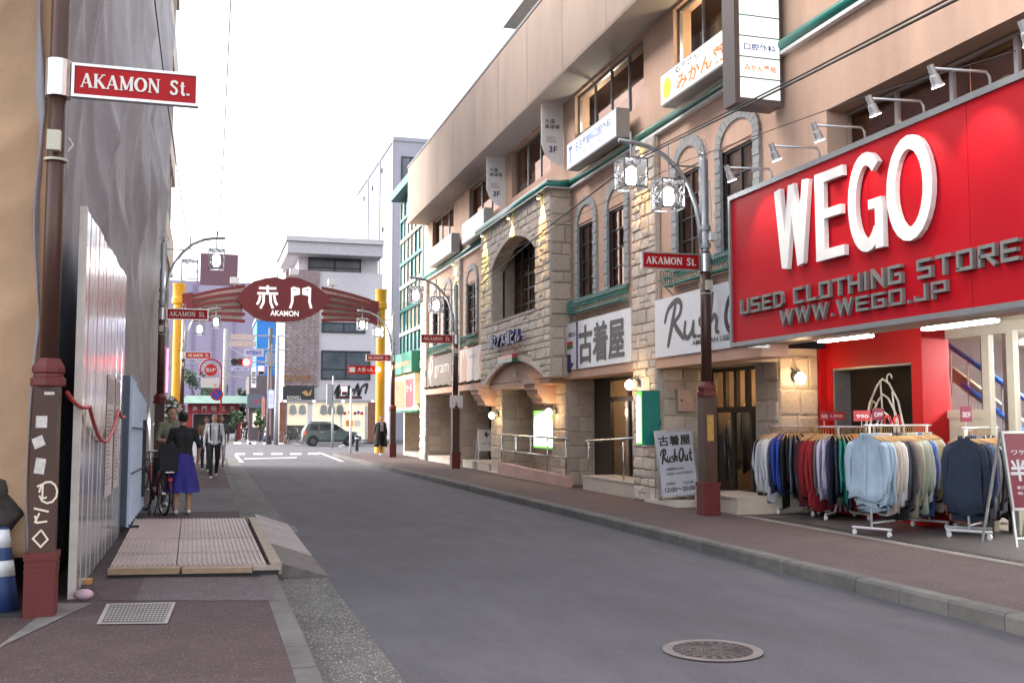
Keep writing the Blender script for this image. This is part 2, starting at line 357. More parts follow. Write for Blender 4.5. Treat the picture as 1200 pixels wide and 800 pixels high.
# ================================================================ arcade building on the right
BLD = thing('arcade_building', 'long pink rendered building with rough stone tower bay, arched windows and ribbed parapet', 'building', (8, 24, 0))
w = MB()
def cells(m, X, y0, y1, z0, z1, holes, th):
    ysn = sorted({y0, y1, *[h[0] for h in holes], *[h[1] for h in holes]}); zs = sorted({z0, z1, *[h[2] for h in holes], *[h[3] for h in holes]})
    for a, b in zip(ysn, ysn[1:]):
        for c, d in zip(zs, zs[1:]):
            if a < y0 or b > y1 or c < z0 or d > z1: continue
            ym, zm = (a+b)/2, (c+d)/2
            if any(h[0] < ym < h[1] and h[2] < zm < h[3] for h in holes): continue
            m.box(X, X+th, a, b, c, d)
WIN = [(20.12,21.06),(18.42,19.30),(15.2,16.09),(13.45,14.47),(30.05,31.2),(33.5,34.45),(35.35,36.2)]
WZ0, WZ1 = 4.25, 5.85
W3 = [(13.5,16.2),(17.5,21.3),(23.0,26.3),(27.6,31.05),(33.2,36.6)]
holes = [(a,b,WZ0,WZ1) for a, b in WIN]+[(a,b,7.6,8.88) for a, b in W3]+[(6.6,11.6,4.6,5.70),(22.6,26.5,4.2,6.3)]
cells(w, X1, 2, 37.1, 2.7, 8.93, holes, .35)
cells(w, X1, 37.1, 38.1, 2.7, 8.93, [], .34)
w.box(X1+.02, X1+6, 37.9, 38.15, 0, 11)          # far gable
w.build('wall', M_pink, BLD)
bm_ = MB(); bm_.box(8.9, 14, 2, 12.4, 3.0, 6); bm_.box(9.8, 14, 12.4, 38, 3.0, 11); bm_.box(8.15, 9.8, 12.45, 38, 6.5, 7.3); bm_.box(8.6,14,2,12.4,7.3,11); bm_.build('core', M_dark, BLD)
# inside of the upper windows
# peach lintel bands over the shop openings
for a, b in ((13.2,16.85),(17.9,21.85),(28.3,31.9),(32.85,37.1)):
    MB().box(X1-.10, X1+.34, a, b, 2.52, 2.70).build('lintel', M_peach, BLD); MB().box(X1+.345, X1+1.0, max(a,14.5), b, 2.53, 2.72).build('recess_ceiling', M_soffit, BLD)
# recess ceilings / backs at street level
rc = MB(); rc.box(8.5, 8.9, 17.9, 21.9, .1, .25); rc.build('threshold', M_tile, BLD)
# pilasters' cores
for x0, x1, a, b, h in ((X1-.08,X1+.9,16.85,17.9,6.82),(X1-.08,X1+.9,31.9,32.85,6.82),(X1-.08,X1+.9,37.1,38.1,6.82),(8.75,9.46,14.5,15.2,2.75),(X1,8.7,21.9,22.85,2.55),(X1,8.7,27.15,28.3,2.55)):
    MB().box(x0, x1, a, b, .1, h).build('pier', M_mortar, BLD)
# tower bay
tw = MB()
def arc(y0, y1, z0, rise, n=14): return [(y0+(y1-y0)*i/n, z0+rise*math.sin(math.pi*i/n)**.8) for i in range(n+1)]
TW0, TW1, TZ0, TZ1 = 21.55, 27.55, 2.55, 6.78
OW0, OW1, OZ0, OSP, OR = 22.62, 26.48, 4.2, 5.62, .58      # arched window opening
EN0, EN1, ER = 21.95, 27.1, .52                            # entrance arch
# front made from pieces, in the frame (y,z)
def fr(pts): tw.prism([(y, z) for y, z in pts], (X0+.35, 0, 0), (0,-1,0), VZ, .35) if False else tw.prism([(-y, z) for y, z in pts], (X0+.35, 0, 0), (0,-1,0), VZ, .35)
fr([(TW0,TZ0),(EN0,TZ0)]+arc(EN0,EN1,TZ0,ER)[1:-1]+[(EN1,TZ0),(TW1,TZ0),(TW1,OZ0),(TW0,OZ0)])
fr([(TW0,OZ0),(OW0,OZ0),(OW0,OSP),(TW0,OSP)]); fr([(OW1,OZ0),(TW1,OZ0),(TW1,OSP),(OW1,OSP)])
fr([(TW0,OSP),(OW0,OSP)]+arc(OW0,OW1,OSP,OR)[1:-1]+[(OW1,OSP),(TW1,OSP),(TW1,TZ1),(TW0,TZ1)])
tw.box(X0+.35, X1+.3, TW0, TW0+.3, TZ0, TZ1); tw.box(X0+.35, X1+.3, TW1-.3, TW1, TZ0, TZ1); tw.box(X0+.35, X1+.3, TW0+.3, TW1-.3, 3.3, 3.5)
tw.box(X0+.36, X1, TW0+.3, TW1-.3, TZ1-.2, TZ1-.05)
tw.build('tower_bay', M_mortar, BLD)
# entrance tympanum, emblem, corbels
ty = MB(); ty.prism([(-y, z) for y, z in [(EN0,TZ0+.02)]+arc(EN0,EN1,TZ0+.02,ER-.04)[1:-1]+[(EN1,TZ0+.02)]], (X0+.2,0,0), (0,-1,0), VZ, .08)
ty.box(X0+.1, X0+.9, EN0+.02, EN1-.02, TZ0-.12, TZ0+.0)
ty.build('tympanum', M_peach, BLD)
em = MB(); em.prism([(0,0),(.36,0),(.30,.06),(.26,.06),(.22,.2),(.14,.2),(.10,.06),(.06,.06)], (X0+.118, 24.85, 2.68), U_ST, VZ, .03); em.build('emblem', mat('pale_emblem',(.66,.58,.53),.7), BLD)
for yc in (22.2, 27.35):
    cb = MB(); cb.prism([(0,0),(.62,0),(.62,-.10),(.56,-.10),(.56,-.22),(.50,-.24),(.48,-.34),(.38,-.44),(.36,-.52),(.2,-.56),(0,-.56)], (X1+.02, yc+.42, TZ0-.005), (-1,0,0), VZ, .84)
    cb.build('corbel', mat('peach_corbel',(.56,.37,.29),.8,var=.1,bump=.3), BLD)
# tower window, set back
def sash(parent, X, y0, y1, z0, z1, ncol, nrow, fr=.05, bar=.03, mf=M_dkframe, mg=M_glassd, name='window', thick=.06, gx=None):
    f = MB(); f.box(X, X+thick, y0, y0+fr, z0, z1); f.box(X, X+thick, y1-fr, y1, z0, z1); f.box(X, X+thick, y0+fr, y1-fr, z0, z0+fr); f.box(X, X+thick, y0+fr, y1-fr, z1-fr, z1)
    wy = (y1-y0-2*fr)/ncol; wz = (z1-z0-2*fr)/nrow
    for i in range(1, ncol): f.box(X+.005, X+thick-.005, y0+fr+wy*i-bar, y0+fr+wy*i+bar, z0+fr, z1-fr)
    for j in range(1, nrow):
        for i in range(ncol): f.box(X+.008, X+thick-.01, y0+fr+wy*i+bar, y0+fr+wy*(i+1)-bar, z0+fr+wz*j-bar*.6, z0+fr+wz*j+bar*.6)
    o = f.build(name, mf, parent)
    for i in range(ncol):
        for j in range(nrow):
            t = random.uniform(-.006, .006); a, b = y0+fr+wy*i, y0+fr+wy*(i+1); c, d = z0+fr+wz*j, z0+fr+wz*(j+1); xx = X+thick*.5
            MB().add([(xx-t,a,c),(xx+t,b,c),(xx+t,b,d),(xx-t,a,d)], [(0,3,2,1)]).build('pane', mg, o)
    return o
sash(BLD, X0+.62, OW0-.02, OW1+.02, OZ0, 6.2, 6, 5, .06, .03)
jm = MB(); jm.box(X0+.3, X0+.8, OW1, OW1+.05, OZ0, 6.1); jm.box(X0+.3, X0+.8, OW0-.05, OW0, OZ0, 6.1); jm.box(X0-.05, X0+.7, OW0-.05, OW1+.05, OZ0-.08, OZ0-.005); jm.build('window_reveal', mat('reveal_stone',(.36,.31,.27),.85,var=.15,bump=.3), BLD)
MB().box(X0+.78, X0+.8, 22.5, 26.6, 4, 6.3).build('window_backing', mat('dim_curtain',(.30,.25,.21),.9,var=.4,scale=1), BLD)
# arched windows with grey quoins
M_redsky = mat('red_sky_backing', (.66,.30,.22), .8, var=.45, scale=2.2); M_greysky = mat('grey_sky_backing', (.50,.39,.34), .8, var=.4, scale=2)  # added panels behind the panes, coloured as the pinkish sky reflection
for k, (a, b) in enumerate(WIN):
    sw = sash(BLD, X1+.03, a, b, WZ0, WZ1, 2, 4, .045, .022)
    MB().box(X1+.11, X1+.13, a, b, WZ0, WZ1).build('window_backing', M_redsky if k in (0,1,2) else M_greysky, sw)
    q = MB(); z = WZ0-.02; i = 0
    q.box(X1-.035, X1+.15, a-.182, a-.004, WZ0, WZ1+.02); q.box(X1-.035, X1+.15, b+.004, b+.182, WZ0, WZ1+.02)
    while z < WZ1-.01:
        e = .19
        q.box(X1-.05-.01*(i%2), X1+.155, a-e, a+.0, z, z+.110); q.box(X1-.05-.01*(i%2), X1+.155, b, b+e, z, z+.110); z += .119; i += 1
    yc = (a+b)/2; ra = (b-a)/2; n = 13; rise = .36
    for i in range(n):
        t0, t1 = math.pi*(i+.04)/n, math.pi*(i+.96)/n
        P = lambda t, e: (-(yc+(ra+e)*math.cos(t)), z+(rise+e)*math.sin(t))
        q.prism([P(t0,0),P(t0,.19),P(t1,.19),P(t1,0)], (X1+.155,0,0), U_ST, VZ, .205)
    q.build('surround', M_greybrick, sw)
    tp = MB(); tp.prism([(-(yc+(ra)*math.cos(math.pi*i/12)), z+.005+rise*math.sin(math.pi*i/12)) for i in range(13)], (X1+.012,0,0), U_ST, VZ, .03); tp.build('tympanum', M_pink, sw)
# third-floor windows
for a, b in W3:
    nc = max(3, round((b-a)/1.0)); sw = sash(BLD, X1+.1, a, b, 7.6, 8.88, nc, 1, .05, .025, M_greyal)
    bl = MB(); 
    for i in range(nc):
        h = random.choice((.3,.42,.5)); wy = (b-a)/nc
        if random.random() < .85: bl.box(X1+.2, X1+.215, a+wy*i+.04, a+wy*(i+1)-.04, 7.6, 7.6+h)
    bl.build('blind', M_blind, sw)
    MB().box(X1+.9, X1+.92, a-.3, b+.3, 7.4, 8.9).build('window_backing', mat('third_floor_dark',(.10,.09,.075),.9,var=.3,scale=1.2), sw)
pnt = point('ceiling_lamp', (8.35, 20.6, 8.3), 12, (1,.92,.72), .1, BLD); pnt2 = point('ceiling_lamp', (8.35, 15.5, 8.3), 14, (1,.8,.5), .1, BLD)
# band window above the red sign
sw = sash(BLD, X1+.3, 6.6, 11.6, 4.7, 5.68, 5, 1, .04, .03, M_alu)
bw = MB()
for i in range(5):
    a = 6.65+i*.99; c = a+.5
    bw.prism([(-a,4.7),(-a,5.7),(-(a+.97),5.7),(-(a+.97),4.7),(-(c+.34),4.7)]+[(-(c+.34*math.cos(t*math.pi/10)), 5.0+.42*math.sin(t*math.pi/10)) for t in range(11)]+[(-(c-.34),4.7)], (X1+.62,0,0), U_ST, VZ, .03)
bw.build('arcade_screen', mat('maroon_screen',(.14,.03,.032),.7), sw)
MB().box(X1+1.2, X1+1.25, 6.4, 11.8, 4.5, 5.9).build('window_backing', mat('tan_inner_wall',(.26,.21,.155),.8,var=.3,scale=1.5), sw)
point('ceiling_lamp', (8.7, 9.4, 5.5), 5, (1,.72,.36), .06, BLD)
# parapet: each ribbed panel a piece
pp = MB()
pp.box(7.05, 8.2, 2, 37.55, 8.93, 8.97); pp.build('soffit', M_soffit, BLD)
pp = MB(); pp.box(7.10, 7.3, 2, 37.5, 8.98, 11.05); pp.box(7.3, 14, 2, 37.5, 10.6, 10.7); pp.box(7.02,7.4,2,37.56,11.05,11.12); pp.box(7.05,8.2,37.38,37.55,8.98,11.04); pp.build('parapet', mat('parapet_cap',(.2,.18,.18),.6), BLD)
y = 37.5; i = 0
while y > 3:
    b = y; a = y-2.5; pn = MB(); n = 42
    for k in range(n):                         # real ribs
        z = 8.94+k*(2.1/n); h = 2.1/n
        pn.add([(7.052,a+.008,z),(7.052,b-.008,z),(7.028,b-.008,z+h*.5),(7.028,a+.008,z+h*.5),(7.052,b-.008,z+h),(7.052,a+.008,z+h)], [(0,3,2,1),(3,5,4,2)])
    pn.add([(7.052,a+.008,8.94),(7.10,a+.008,8.94),(7.10,a+.008,11.04),(7.052,a+.008,11.04),(7.052,b-.008,8.94),(7.10,b-.008,8.94),(7.10,b-.008,11.04),(7.052,b-.008,11.04)], [(0,1,2,3),(4,7,6,5),(0,4,5,1)])
    pn.build('parapet_panel', M_panel, BLD); y -= 2.5
# green tube moulding following tower
tb = MB(); tb.tube([(X1-.06,2,6.92),(X1-.06,21.42,6.92)], .085, 10); tb.tube([(X1-.06,21.42,6.92),(X0-.1,21.42,6.86),(X0-.1,27.68,6.86),(X1-.06,27.68,6.92)], .085, 10); tb.tube([(X1-.06,27.68,6.92),(X1-.06,38,6.92)], .085, 10)
tb.build('moulding', M_teal, BLD, smooth=True)
tb = MB(); tb.box(X1-.10, X1, 2, 21.5, 6.78, 6.83); tb.box(X1-.10, X1, 27.6, 38, 6.78, 6.83); tb.box(X0-.16, X1, 21.36, 27.72, 6.785, 6.80); tb.box(X0-.14,X1,21.38,27.7,6.94,6.97); tb.build('moulding_ledge', M_white, BLD)
# green iron window boxes
for a, b in ((18.3,21.3),(13.3,16.3),(29.9,31.3),(33.3,36.4)):
    n = MB(); x0, x1 = X1-.19, X1-.02; z0, z1 = 3.93, 4.2
    for z in (z0, z0+.14, z1): n.tube([(x1,a,z),(x0,a,z),(x0,b,z),(x1,b,z)], .014, 5)
    k = int((b-a)/.085)
    for i in range(k+1):
        y = a+(b-a)*i/k; n.tube([(x0,y,z0),(x0-.03,y,z0+.1),(x0,y,z1)], .007, 4)
    for i in range(5):
        x = x0+(x1-x0)*i/5; n.tube([(x,a,z0),(x,a-.02,z0+.1),(x,a,z1)], .008, 4); n.tube([(x,b,z0),(x,b,z1)], .008, 4)
    for y in (a, b, (a+b)/2): n.tube([(x1+.02,y,z0-.16),(x1-.05,y,z0-.1),(x0+.04,y,z0-.02),(x0,y,z0)], .012, 5)
    n.box(x0+.03, x1, a+.03, b-.03, z0+.01, z0+.03)
    n.build('window_box', M_balc, BLD)
    MB().box(X1-.08, X1+.1, a, b, 4.17, 4.245).build('sill', M_greybrick, BLD)
# ---------------------------------------------------------------- stones
def unit_stone(seed, rough):
    rs = random.Random(seed); n = 4; m = MB(); vs = []; fs = []
    for j in range(n+1):
        for i in range(n+1):
            u, v = i/n-.5, j/n-.5; e = (i in (0, n)) + (j in (0, n))
            d = 0 if e else -.5-rs.uniform(0, rough)
            if e: d = -.18-rs.uniform(0, .1)
            k = .93 if e else 1
            vs.append((u*(1 if e else 1)+rs.uniform(-.02,.02)*(0 if not e else .6), d, v+rs.uniform(-.02,.02)))
    # pull the inner ring outwards so the face is broad
    for j in range(n+1):
        for i in range(n+1):
            if 0 < i < n and 0 < j < n:
                x, d, z = vs[j*(n+1)+i]; vs[j*(n+1)+i] = ((i/n-.5)*1.66+rs.uniform(-.04,.04) if i != 2 else x, d, (j/n-.5)*1.6+rs.uniform(-.05,.05) if j != 2 else z)
    q = lambda i, j: j*(n+1)+i
    for j in range(n):
        for i in range(n): fs.append((q(i,j), q(i+1,j), q(i+1,j+1), q(i,j+1)))
    b = len(vs); vs += [(-.5,.5,-.5),(.5,.5,-.5),(.5,.5,.5),(-.5,.5,.5)]
    fs += [tuple([b+1,b]+[q(i,0) for i in range(n+1)][0:0]+[q(0,0),q(1,0),q(2,0),q(3,0),q(4,0)]), tuple([b+2,b+1]+[q(4,j) for j in range(n+1)]), tuple([b+3,b+2]+[q(4-i,4) for i in range(n+1)]), tuple([b,b+3]+[q(0,4-j) for j in range(n+1)])]
    return m.add(vs, fs)
ST_R = [unit_stone(i, .22) for i in range(7)]; ST_S = [unit_stone(20+i, .12) for i in range(5)]
ME_R = [s.mesh('stone', M_stone) for s in ST_R]; ME_S = [s.mesh('stone', M_stone2) for s in ST_S]
STONES = []
def stones(face, plane, u0, u1, z0, z1, rh, rw, dep, rough=True, skip=None, clip=None, jit=.012):
    """face 'x': wall facing the street at X=plane, u is y;  face 'y': wall facing the camera at Y=plane, u is x"""
    z = z0
    while z < z1-.03:
        h = min(random.uniform(*rh), z1-z)
        if z1-(z+h) < rh[0]*.6: h = z1-z
        u = u0
        while u < u1-.02:
            w_ = min(random.uniform(*rw), u1-u)
            if u1-(u+w_) < rw[0]*.6: w_ = u1-u
            hh = h; parts = [(u, u+w_, z, z+hh)]
            if rough and w_ < .3 and h > .2 and random.random() < .5: parts = [(u, u+w_, z, z+h*.5), (u, u+w_, z+h*.5, z+h)]
            for a, b, c, d in parts:
                if clip: a, b, c, d = clip(a, b, c, d)
                if b-a < .05 or d-c < .05 or (skip and skip((a+b)/2, (c+d)/2, a, b, c, d)): continue
                g = .006; sx, sz = b-a-g*2, d-c-g*2; D = dep*random.uniform(.75, 1.3)
                ctr = (plane-D*.1, (a+b)/2, (c+d)/2) if face == 'x' else ((a+b)/2, plane-D*.1, (c+d)/2)
                STONES.append((ctr, (sx, D, sz), -math.pi/2 if face == 'x' else 0, random.randrange(7) if rough else random.randrange(5), rough, random.uniform(-jit, jit)))
            u += w_
        z += h
def tower_skip(y, z, a, b, c, d):
    for yy in (a, b, y):
        for zz in (c, z, d):
            if OW0 < yy < OW1 and OZ0-.05 < zz < OSP+OR*max(0, math.sin(math.pi*(yy-OW0)/(OW1-OW0)))**.8-.03: return True
            if EN0 < yy < EN1 and zz < TZ0+ER*max(0, math.sin(math.pi*(yy-EN0)/(EN1-EN0)))**.8-.02: return True
    return False
def tower_clip(a, b, c, d):
    if c < OSP and d > OZ0:
        if a < OW0 < b: b = OW0 if (OW0-a) > .05 else b
        if a < OW1 < b: a = OW1 if (b-OW1) > .05 else a
    return a, b, c, d
stones('x', X0, TW0, TW1, TZ0, TZ1, (.13,.25), (.18,.5), .05, True, tower_skip, tower_clip)
for (c0, c1, cz, rr, w_, n) in ((OW0, OW1, OSP, OR, .2, 15), (EN0, EN1, TZ0, ER, .17, 19)):       # arch rings
    RING = MB()
    for i in range(n):
        t = (i+.5)/n; yy = c0+(c1-c0)*t; zz = cz+rr*math.sin(math.pi*t)**.8
        t0, t1 = (i+.02)/n, (i+.98)/n; zf = lambda q: cz+rr*max(0, math.sin(math.pi*q))**.8
        y0_, y1_ = c0+(c1-c0)*t0, c0+(c1-c0)*t1
        RING.prism([(-y0_,zf(t0)),(-y1_,zf(t1)),(-(y1_+.03*(t-.5)),zf(t1)+w_*.8),(-(y0_+.03*(t-.5)),zf(t0)+w_*.8)], (X0,0,0), U_ST, VZ, .03+random.uniform(0,.012))
    RING.build('arch_ring', M_stone, BLD)
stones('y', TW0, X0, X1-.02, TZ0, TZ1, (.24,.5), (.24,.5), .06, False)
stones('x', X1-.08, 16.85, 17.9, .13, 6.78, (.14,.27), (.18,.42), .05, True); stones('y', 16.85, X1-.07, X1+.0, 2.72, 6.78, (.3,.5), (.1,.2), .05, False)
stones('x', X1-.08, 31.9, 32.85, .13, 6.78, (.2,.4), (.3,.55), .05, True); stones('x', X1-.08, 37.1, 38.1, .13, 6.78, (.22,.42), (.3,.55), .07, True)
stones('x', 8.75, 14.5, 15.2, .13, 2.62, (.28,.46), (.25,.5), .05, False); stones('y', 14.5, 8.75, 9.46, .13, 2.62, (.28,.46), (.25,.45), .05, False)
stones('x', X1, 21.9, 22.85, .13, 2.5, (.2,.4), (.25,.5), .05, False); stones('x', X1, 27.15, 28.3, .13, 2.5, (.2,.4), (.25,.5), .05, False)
RECESS = 8.46
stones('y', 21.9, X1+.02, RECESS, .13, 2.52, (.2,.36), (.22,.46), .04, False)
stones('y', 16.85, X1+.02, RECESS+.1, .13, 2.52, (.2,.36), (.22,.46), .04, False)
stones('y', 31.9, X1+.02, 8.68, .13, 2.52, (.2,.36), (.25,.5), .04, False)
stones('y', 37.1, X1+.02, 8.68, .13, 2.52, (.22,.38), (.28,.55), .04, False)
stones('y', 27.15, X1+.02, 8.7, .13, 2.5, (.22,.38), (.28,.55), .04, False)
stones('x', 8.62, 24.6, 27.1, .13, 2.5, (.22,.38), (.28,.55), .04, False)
def px_area(s):
    c, (a, b, h), rz, k, r, t = s; d = Vector(c)-C0; n = Vector((-1,0,0)) if rz else Vector((0,-1,0)); L_ = d.length
    X_, Y_ = topx(c); vis = -d.normalized().dot(n)
    return (a*h*vis/L_**2) if (0 < X_ < 1200 and -20 < Y_ < 700 and vis > 0) else 0
STONES.sort(key=px_area, reverse=True)
rest = MB()
for i, (c, sc, rz, k, rough, t) in enumerate(STONES):
    mx = Matrix.Translation(c) @ Matrix.Rotation(rz, 4, 'Z') @ Matrix.Rotation(t, 4, 'Y') @ Matrix.Diagonal((*sc, 1))
    if i < 300:
        o = link('stone', (ME_R if rough else ME_S)[k], BLD); o.matrix_basis = mx
    else:
        s = (ST_R if rough else ST_S)[k]; rest.cur = 0 if rough else 1
        rest.add([mx @ Vector(p) for p in s.v], s.f)
rest.build('stone', [M_stone, M_stone2], BLD, kind='stuff')
# ================================================================ stroke letters
SERIF = {  # (width, [polyline, weight]) weights: 1 thick, .45 thin; serif feet added as short bars
 'A': (.82, [([(.08,0),(.40,1)], .45), ([(.40,1),(.72,0)], 1), ([(.2,.32),(.62,.32)], .4), ([(-.03,.02),(.2,.02)], .35), ([(.56,.02),(.86,.02)], .35)]),
 'K': (.82, [([(.15,0),(.15,1)], 1), ([(.2,.42),(.66,.98)], .45), ([(.32,.58),(.74,.02)], 1), ([(0,.02),(.3,.02)], .35), ([(0,.98),(.3,.98)], .35), ([(.55,.98),(.82,.98)], .35), ([(.58,.02),(.88,.02)], .35)]),
 'M': (1.0, [([(.14,0),(.14,1)], .5), ([(.14,1),(.5,.05)], 1), ([(.5,.05),(.84,1)], .45), ([(.86,0),(.86,1)], 1), ([(0,.02),(.28,.02)], .35), ([(.7,.02),(1.02,.02)], .35), ([(0,.98),(.2,.98)], .35), ([(.8,.98),(1.02,.98)], .35)]),
 'O': (.86, [([(.43+.36*math.cos(t*math.pi/10), .5+.47*math.sin(t*math.pi/10)) for t in range(20)], 'O')]),
 'N': (.86, [([(.14,0),(.14,1)], .5), ([(.14,1),(.74,.02)], 1), ([(.74,0),(.74,1)], .5), ([(0,.02),(.28,.02)], .35), ([(.6,.98),(.88,.98)], .35), ([(0,.98),(.2,.98)], .35)]),
 'S': (.62, [([(.52,.78),(.48,.93),(.3,.98),(.13,.9),(.11,.72),(.26,.58),(.44,.44),(.52,.26),(.45,.08),(.28,.02),(.12,.07),(.07,.24)], .8)]),
 't': (.4, [([(.2,.95),(.2,.14),(.27,.03),(.4,.06)], .9), ([(.02,.66),(.4,.66)], .35)]), '.': (.26, [([(.12,0),(.12,.13)], 1.1)]), ' ': (.55, [])}
def serif_text(s, m, parent, o, u, w, h, depth=.004, v=VZ, name='lettering'):
    tot = sum(SERIF[c][0]+.1 for c in s)-.1; kx = w/tot; mb = MB(); x = 0; nn = Vector(u).cross(v).normalized(); k = 0
    for c in s:
        for pts, wt in SERIF[c][1]:
            P = [((x+a)*kx, b*h) for a, b in pts]; d = depth+.0002*k; k += 1
            if wt == 'O': mb.stroke(P, [.09*h+.12*h*abs(math.cos(i*math.pi/10)) for i in range(20)], o, u, v, d, closed=True)
            else: mb.stroke(P, .19*h*wt, o, u, v, d)
        x += SERIF[c][0]+.1
    return mb.build(name, m, parent)
TECH = {'U':(1,[[(.1,1),(.1,.1),(.9,.1),(.9,1)]]),'S':(1,[[(.95,.9),(.1,.9),(.1,.5),(.9,.5),(.9,.1),(.05,.1)]]),'E':(.95,[[(.95,.9),(.1,.9),(.1,.1),(.95,.1)],[(.1,.5),(.85,.5)]]),
 'D':(1,[[(.1,.1),(.1,.9),(.7,.9),(.9,.72),(.9,.28),(.7,.1),(.0,.1)]]),'C':(1,[[(.95,.9),(.1,.9),(.1,.1),(.95,.1)]]),'L':(.9,[[(.1,1),(.1,.1),(.9,.1)]]),'O':(1,[[(.1,.1),(.1,.9),(.9,.9),(.9,.1),(.0,.1)]]),
 'T':(1,[[(0,.9),(1,.9)],[(.5,.9),(.5,0)]]),'H':(1,[[(.1,1),(.1,0)],[(.9,1),(.9,0)],[(.1,.5),(.9,.5)]]),'I':(.3,[[(.15,1),(.15,0)]]),'N':(1,[[(.1,0),(.1,.9),(.9,.1),(.9,1)]]),
 'G':(1,[[(.95,.9),(.1,.9),(.1,.1),(.9,.1),(.9,.5),(.5,.5)]]),'R':(1,[[(.1,0),(.1,.9),(.9,.9),(.9,.48),(.1,.48)],[(.5,.48),(.95,0)]]),'W':(1.3,[[(.05,1),(.35,.06),(.65,.9),(.95,.06),(1.25,1)]]),
 '.':(.25,[[(.12,0),(.12,.2)]]),'J':(.8,[[(.7,1),(.7,.1),(.05,.1),(.05,.35)]]),'P':(1,[[(.1,0),(.1,.9),(.9,.9),(.9,.42),(.1,.42)]]),' ':(.5,[])}
def tech_text(s, m, parent, o, u, w, h, depth, wt=.17, v=VZ):
    gap = .26; tot = sum(TECH[c][0]+gap for c in s)-gap; kx = w/tot; x = 0; k = 0
    for c in s:
        if TECH[c][1]:
            mb = MB()
            for pts in TECH[c][1]:
                mb.stroke([((x+a)*kx, b*h) for a, b in pts], wt*h, o, u, v, depth+.0004*k); k += 1
            mb.build('letter', m, parent)
        x += TECH[c][0]+gap
# ================================================================ big red shop sign
XW = 7.2; WY0, WY1, WZA, WZB = 5.2, 13.12, 2.70, 4.76
M_wred = mat('red_sign_face', (.42, .004, .012), .5, var=.06, scale=1.5, spec=.18, stretch=(1,1,.2))
M_wlet = mat('white_sign_letter', (.80,.80,.78), .4, var=.04); M_wgrey = mat('grey_sign_letter', (.19,.19,.18), .45, var=.08)
WEGO = thing('shop_sign', 'huge red fascia sign with raised white WEGO letters above the clothes racks', 'sign', (XW, 9, 2.6))
f = MB(); f.box(XW-.03, X1+.0, WY0, WY1, WZB, WZB+.07); f.box(XW-.03, XW+.2, WY0, WY1+.0, WZA-.06, WZA); f.box(XW-.03, X1-.02, WY1, WY1+.05, WZA-.06, WZB+.07); f.build('frame', M_greyal, WEGO)
y = WY1
while y > WY0+.1:
    MB().box(XW, XW+.05, max(y-1.6, WY0)+.003, y-.003, WZA+.002, WZB-.002).build('panel', M_wred, WEGO); y -= 1.6
def onS(px, py): p = onX(px, py, XW); return p.y, p.z
Ls = U_ST
def big(pts_list, y_left, y_right, z0, z1, wt, closed_flags):
    for nm, (pts, closed) in enumerate(zip(pts_list, closed_flags)): pass
def letter(strokes, ya, yb, z0, z1):
    mb = MB(); k = 0
    for pts, wt, cl in strokes:
        mb.stroke([(a*(ya-yb), b*(z1-z0)) for a, b in pts], [q*(z1-z0) for q in wt] if isinstance(wt, list) else wt*(z1-z0), (XW-.015, ya, z0), U_ST, VZ, .062+.0006*k, cl); k += 1
    mb.build('letter', M_wlet, WEGO)
def el(cx, cy, rx, ry, t0, t1, n): return [(cx+rx*math.cos(R(t0+(t1-t0)*i/n)), cy+ry*math.sin(R(t0+(t1-t0)*i/n))) for i in range(n+1)]
WZl, WZh = 3.53, 4.61
def yy(px, z=3.9): return onX(px, 250, XW).y
letter([([(.10,1),(.28,.06)], .135, 0), ([(.28,.02),(.5,1)], .12, 0), ([(.5,1),(.72,.02)], .12, 0), ([(.72,.06),(.9,1)], .135, 0)], yy(913), yy(955), WZl, WZh)
letter([([(.2,0),(.2,1)], .17, 0), ([(.1,.94),(1,.94)], .115, 0), ([(.1,.52),(.92,.52)], .105, 0), ([(.1,.06),(1,.06)], .115, 0)], yy(960), yy(995), WZl+.0, WZh)
letter([(el(.52,.5,.40,.445,48,318,22), .13, 0), ([(.86,.0),(.86,.46)], .125, 0), ([(.58,.46),(.93,.46)], .10, 0)], yy(1000), yy(1043), WZl-.02, WZh+.02)
letter([(el(.5,.5,.40,.445,0,345,23), .13, 1)], yy(1046), yy(1101), WZl-.02, WZh+.02)
tech_text('USED CLOTHING STORE', M_wgrey, WEGO, (XW-.01, yy(869), 3.07), U_ST, yy(869)-yy(1198), .215, .045)
tech_text('WWW.WEGO.JP', M_wgrey, WEGO, (XW-.01, yy(915), 2.84), U_ST, yy(915)-yy(1112), .18, .045)
# arm spotlights over the sign
M_lampg = mat('grey_lamp_metal', (.42,.41,.41), .4, metal=.4, var=.08); M_spotlit = emis('spot_glass', (1,.93,.82), 7)
def sign_spot(Y, lab):
    t = thing('sign_spotlight', lab, 'spotlight', (X1-.1, Y, WZB+.07), 'spotlights over the red sign')
    b = Vector((XW+.05, Y, WZB+.07)); tip = Vector((XW-.62, Y+.02, WZB+.20))
    MB().tube([b, b+Vector((-.01,0,.10)), b+Vector((-.05,0,.15)), tip], .014, 6).build('arm', M_alu, t, smooth=True)
    d = Vector((.42, 0, -1)).normalized(); q = tip+Vector((-.01,0,.03))
    h = MB(); pts = [q, q+d*.10, q+d*.115, q+d*.19, q+d*.22]; h.tube(pts, [.034,.036,.046,.052,.07], 12); h.build('head', M_lampg, t, smooth=False)
    MB().tube([q+d*.219, q+d*.224], .06, 12).build('lens', M_spotlit, t)
    spot('bulb', q+d*.24, q+d*.24+Vector((.62,0,-.75)), 9, (1,.88,.74), 80, .7, .03, t)
sy = [onX(px, py, XW-.62).y for px, py in ((853,212),(905,177),(955,155),(1020,123),(1093,88))]
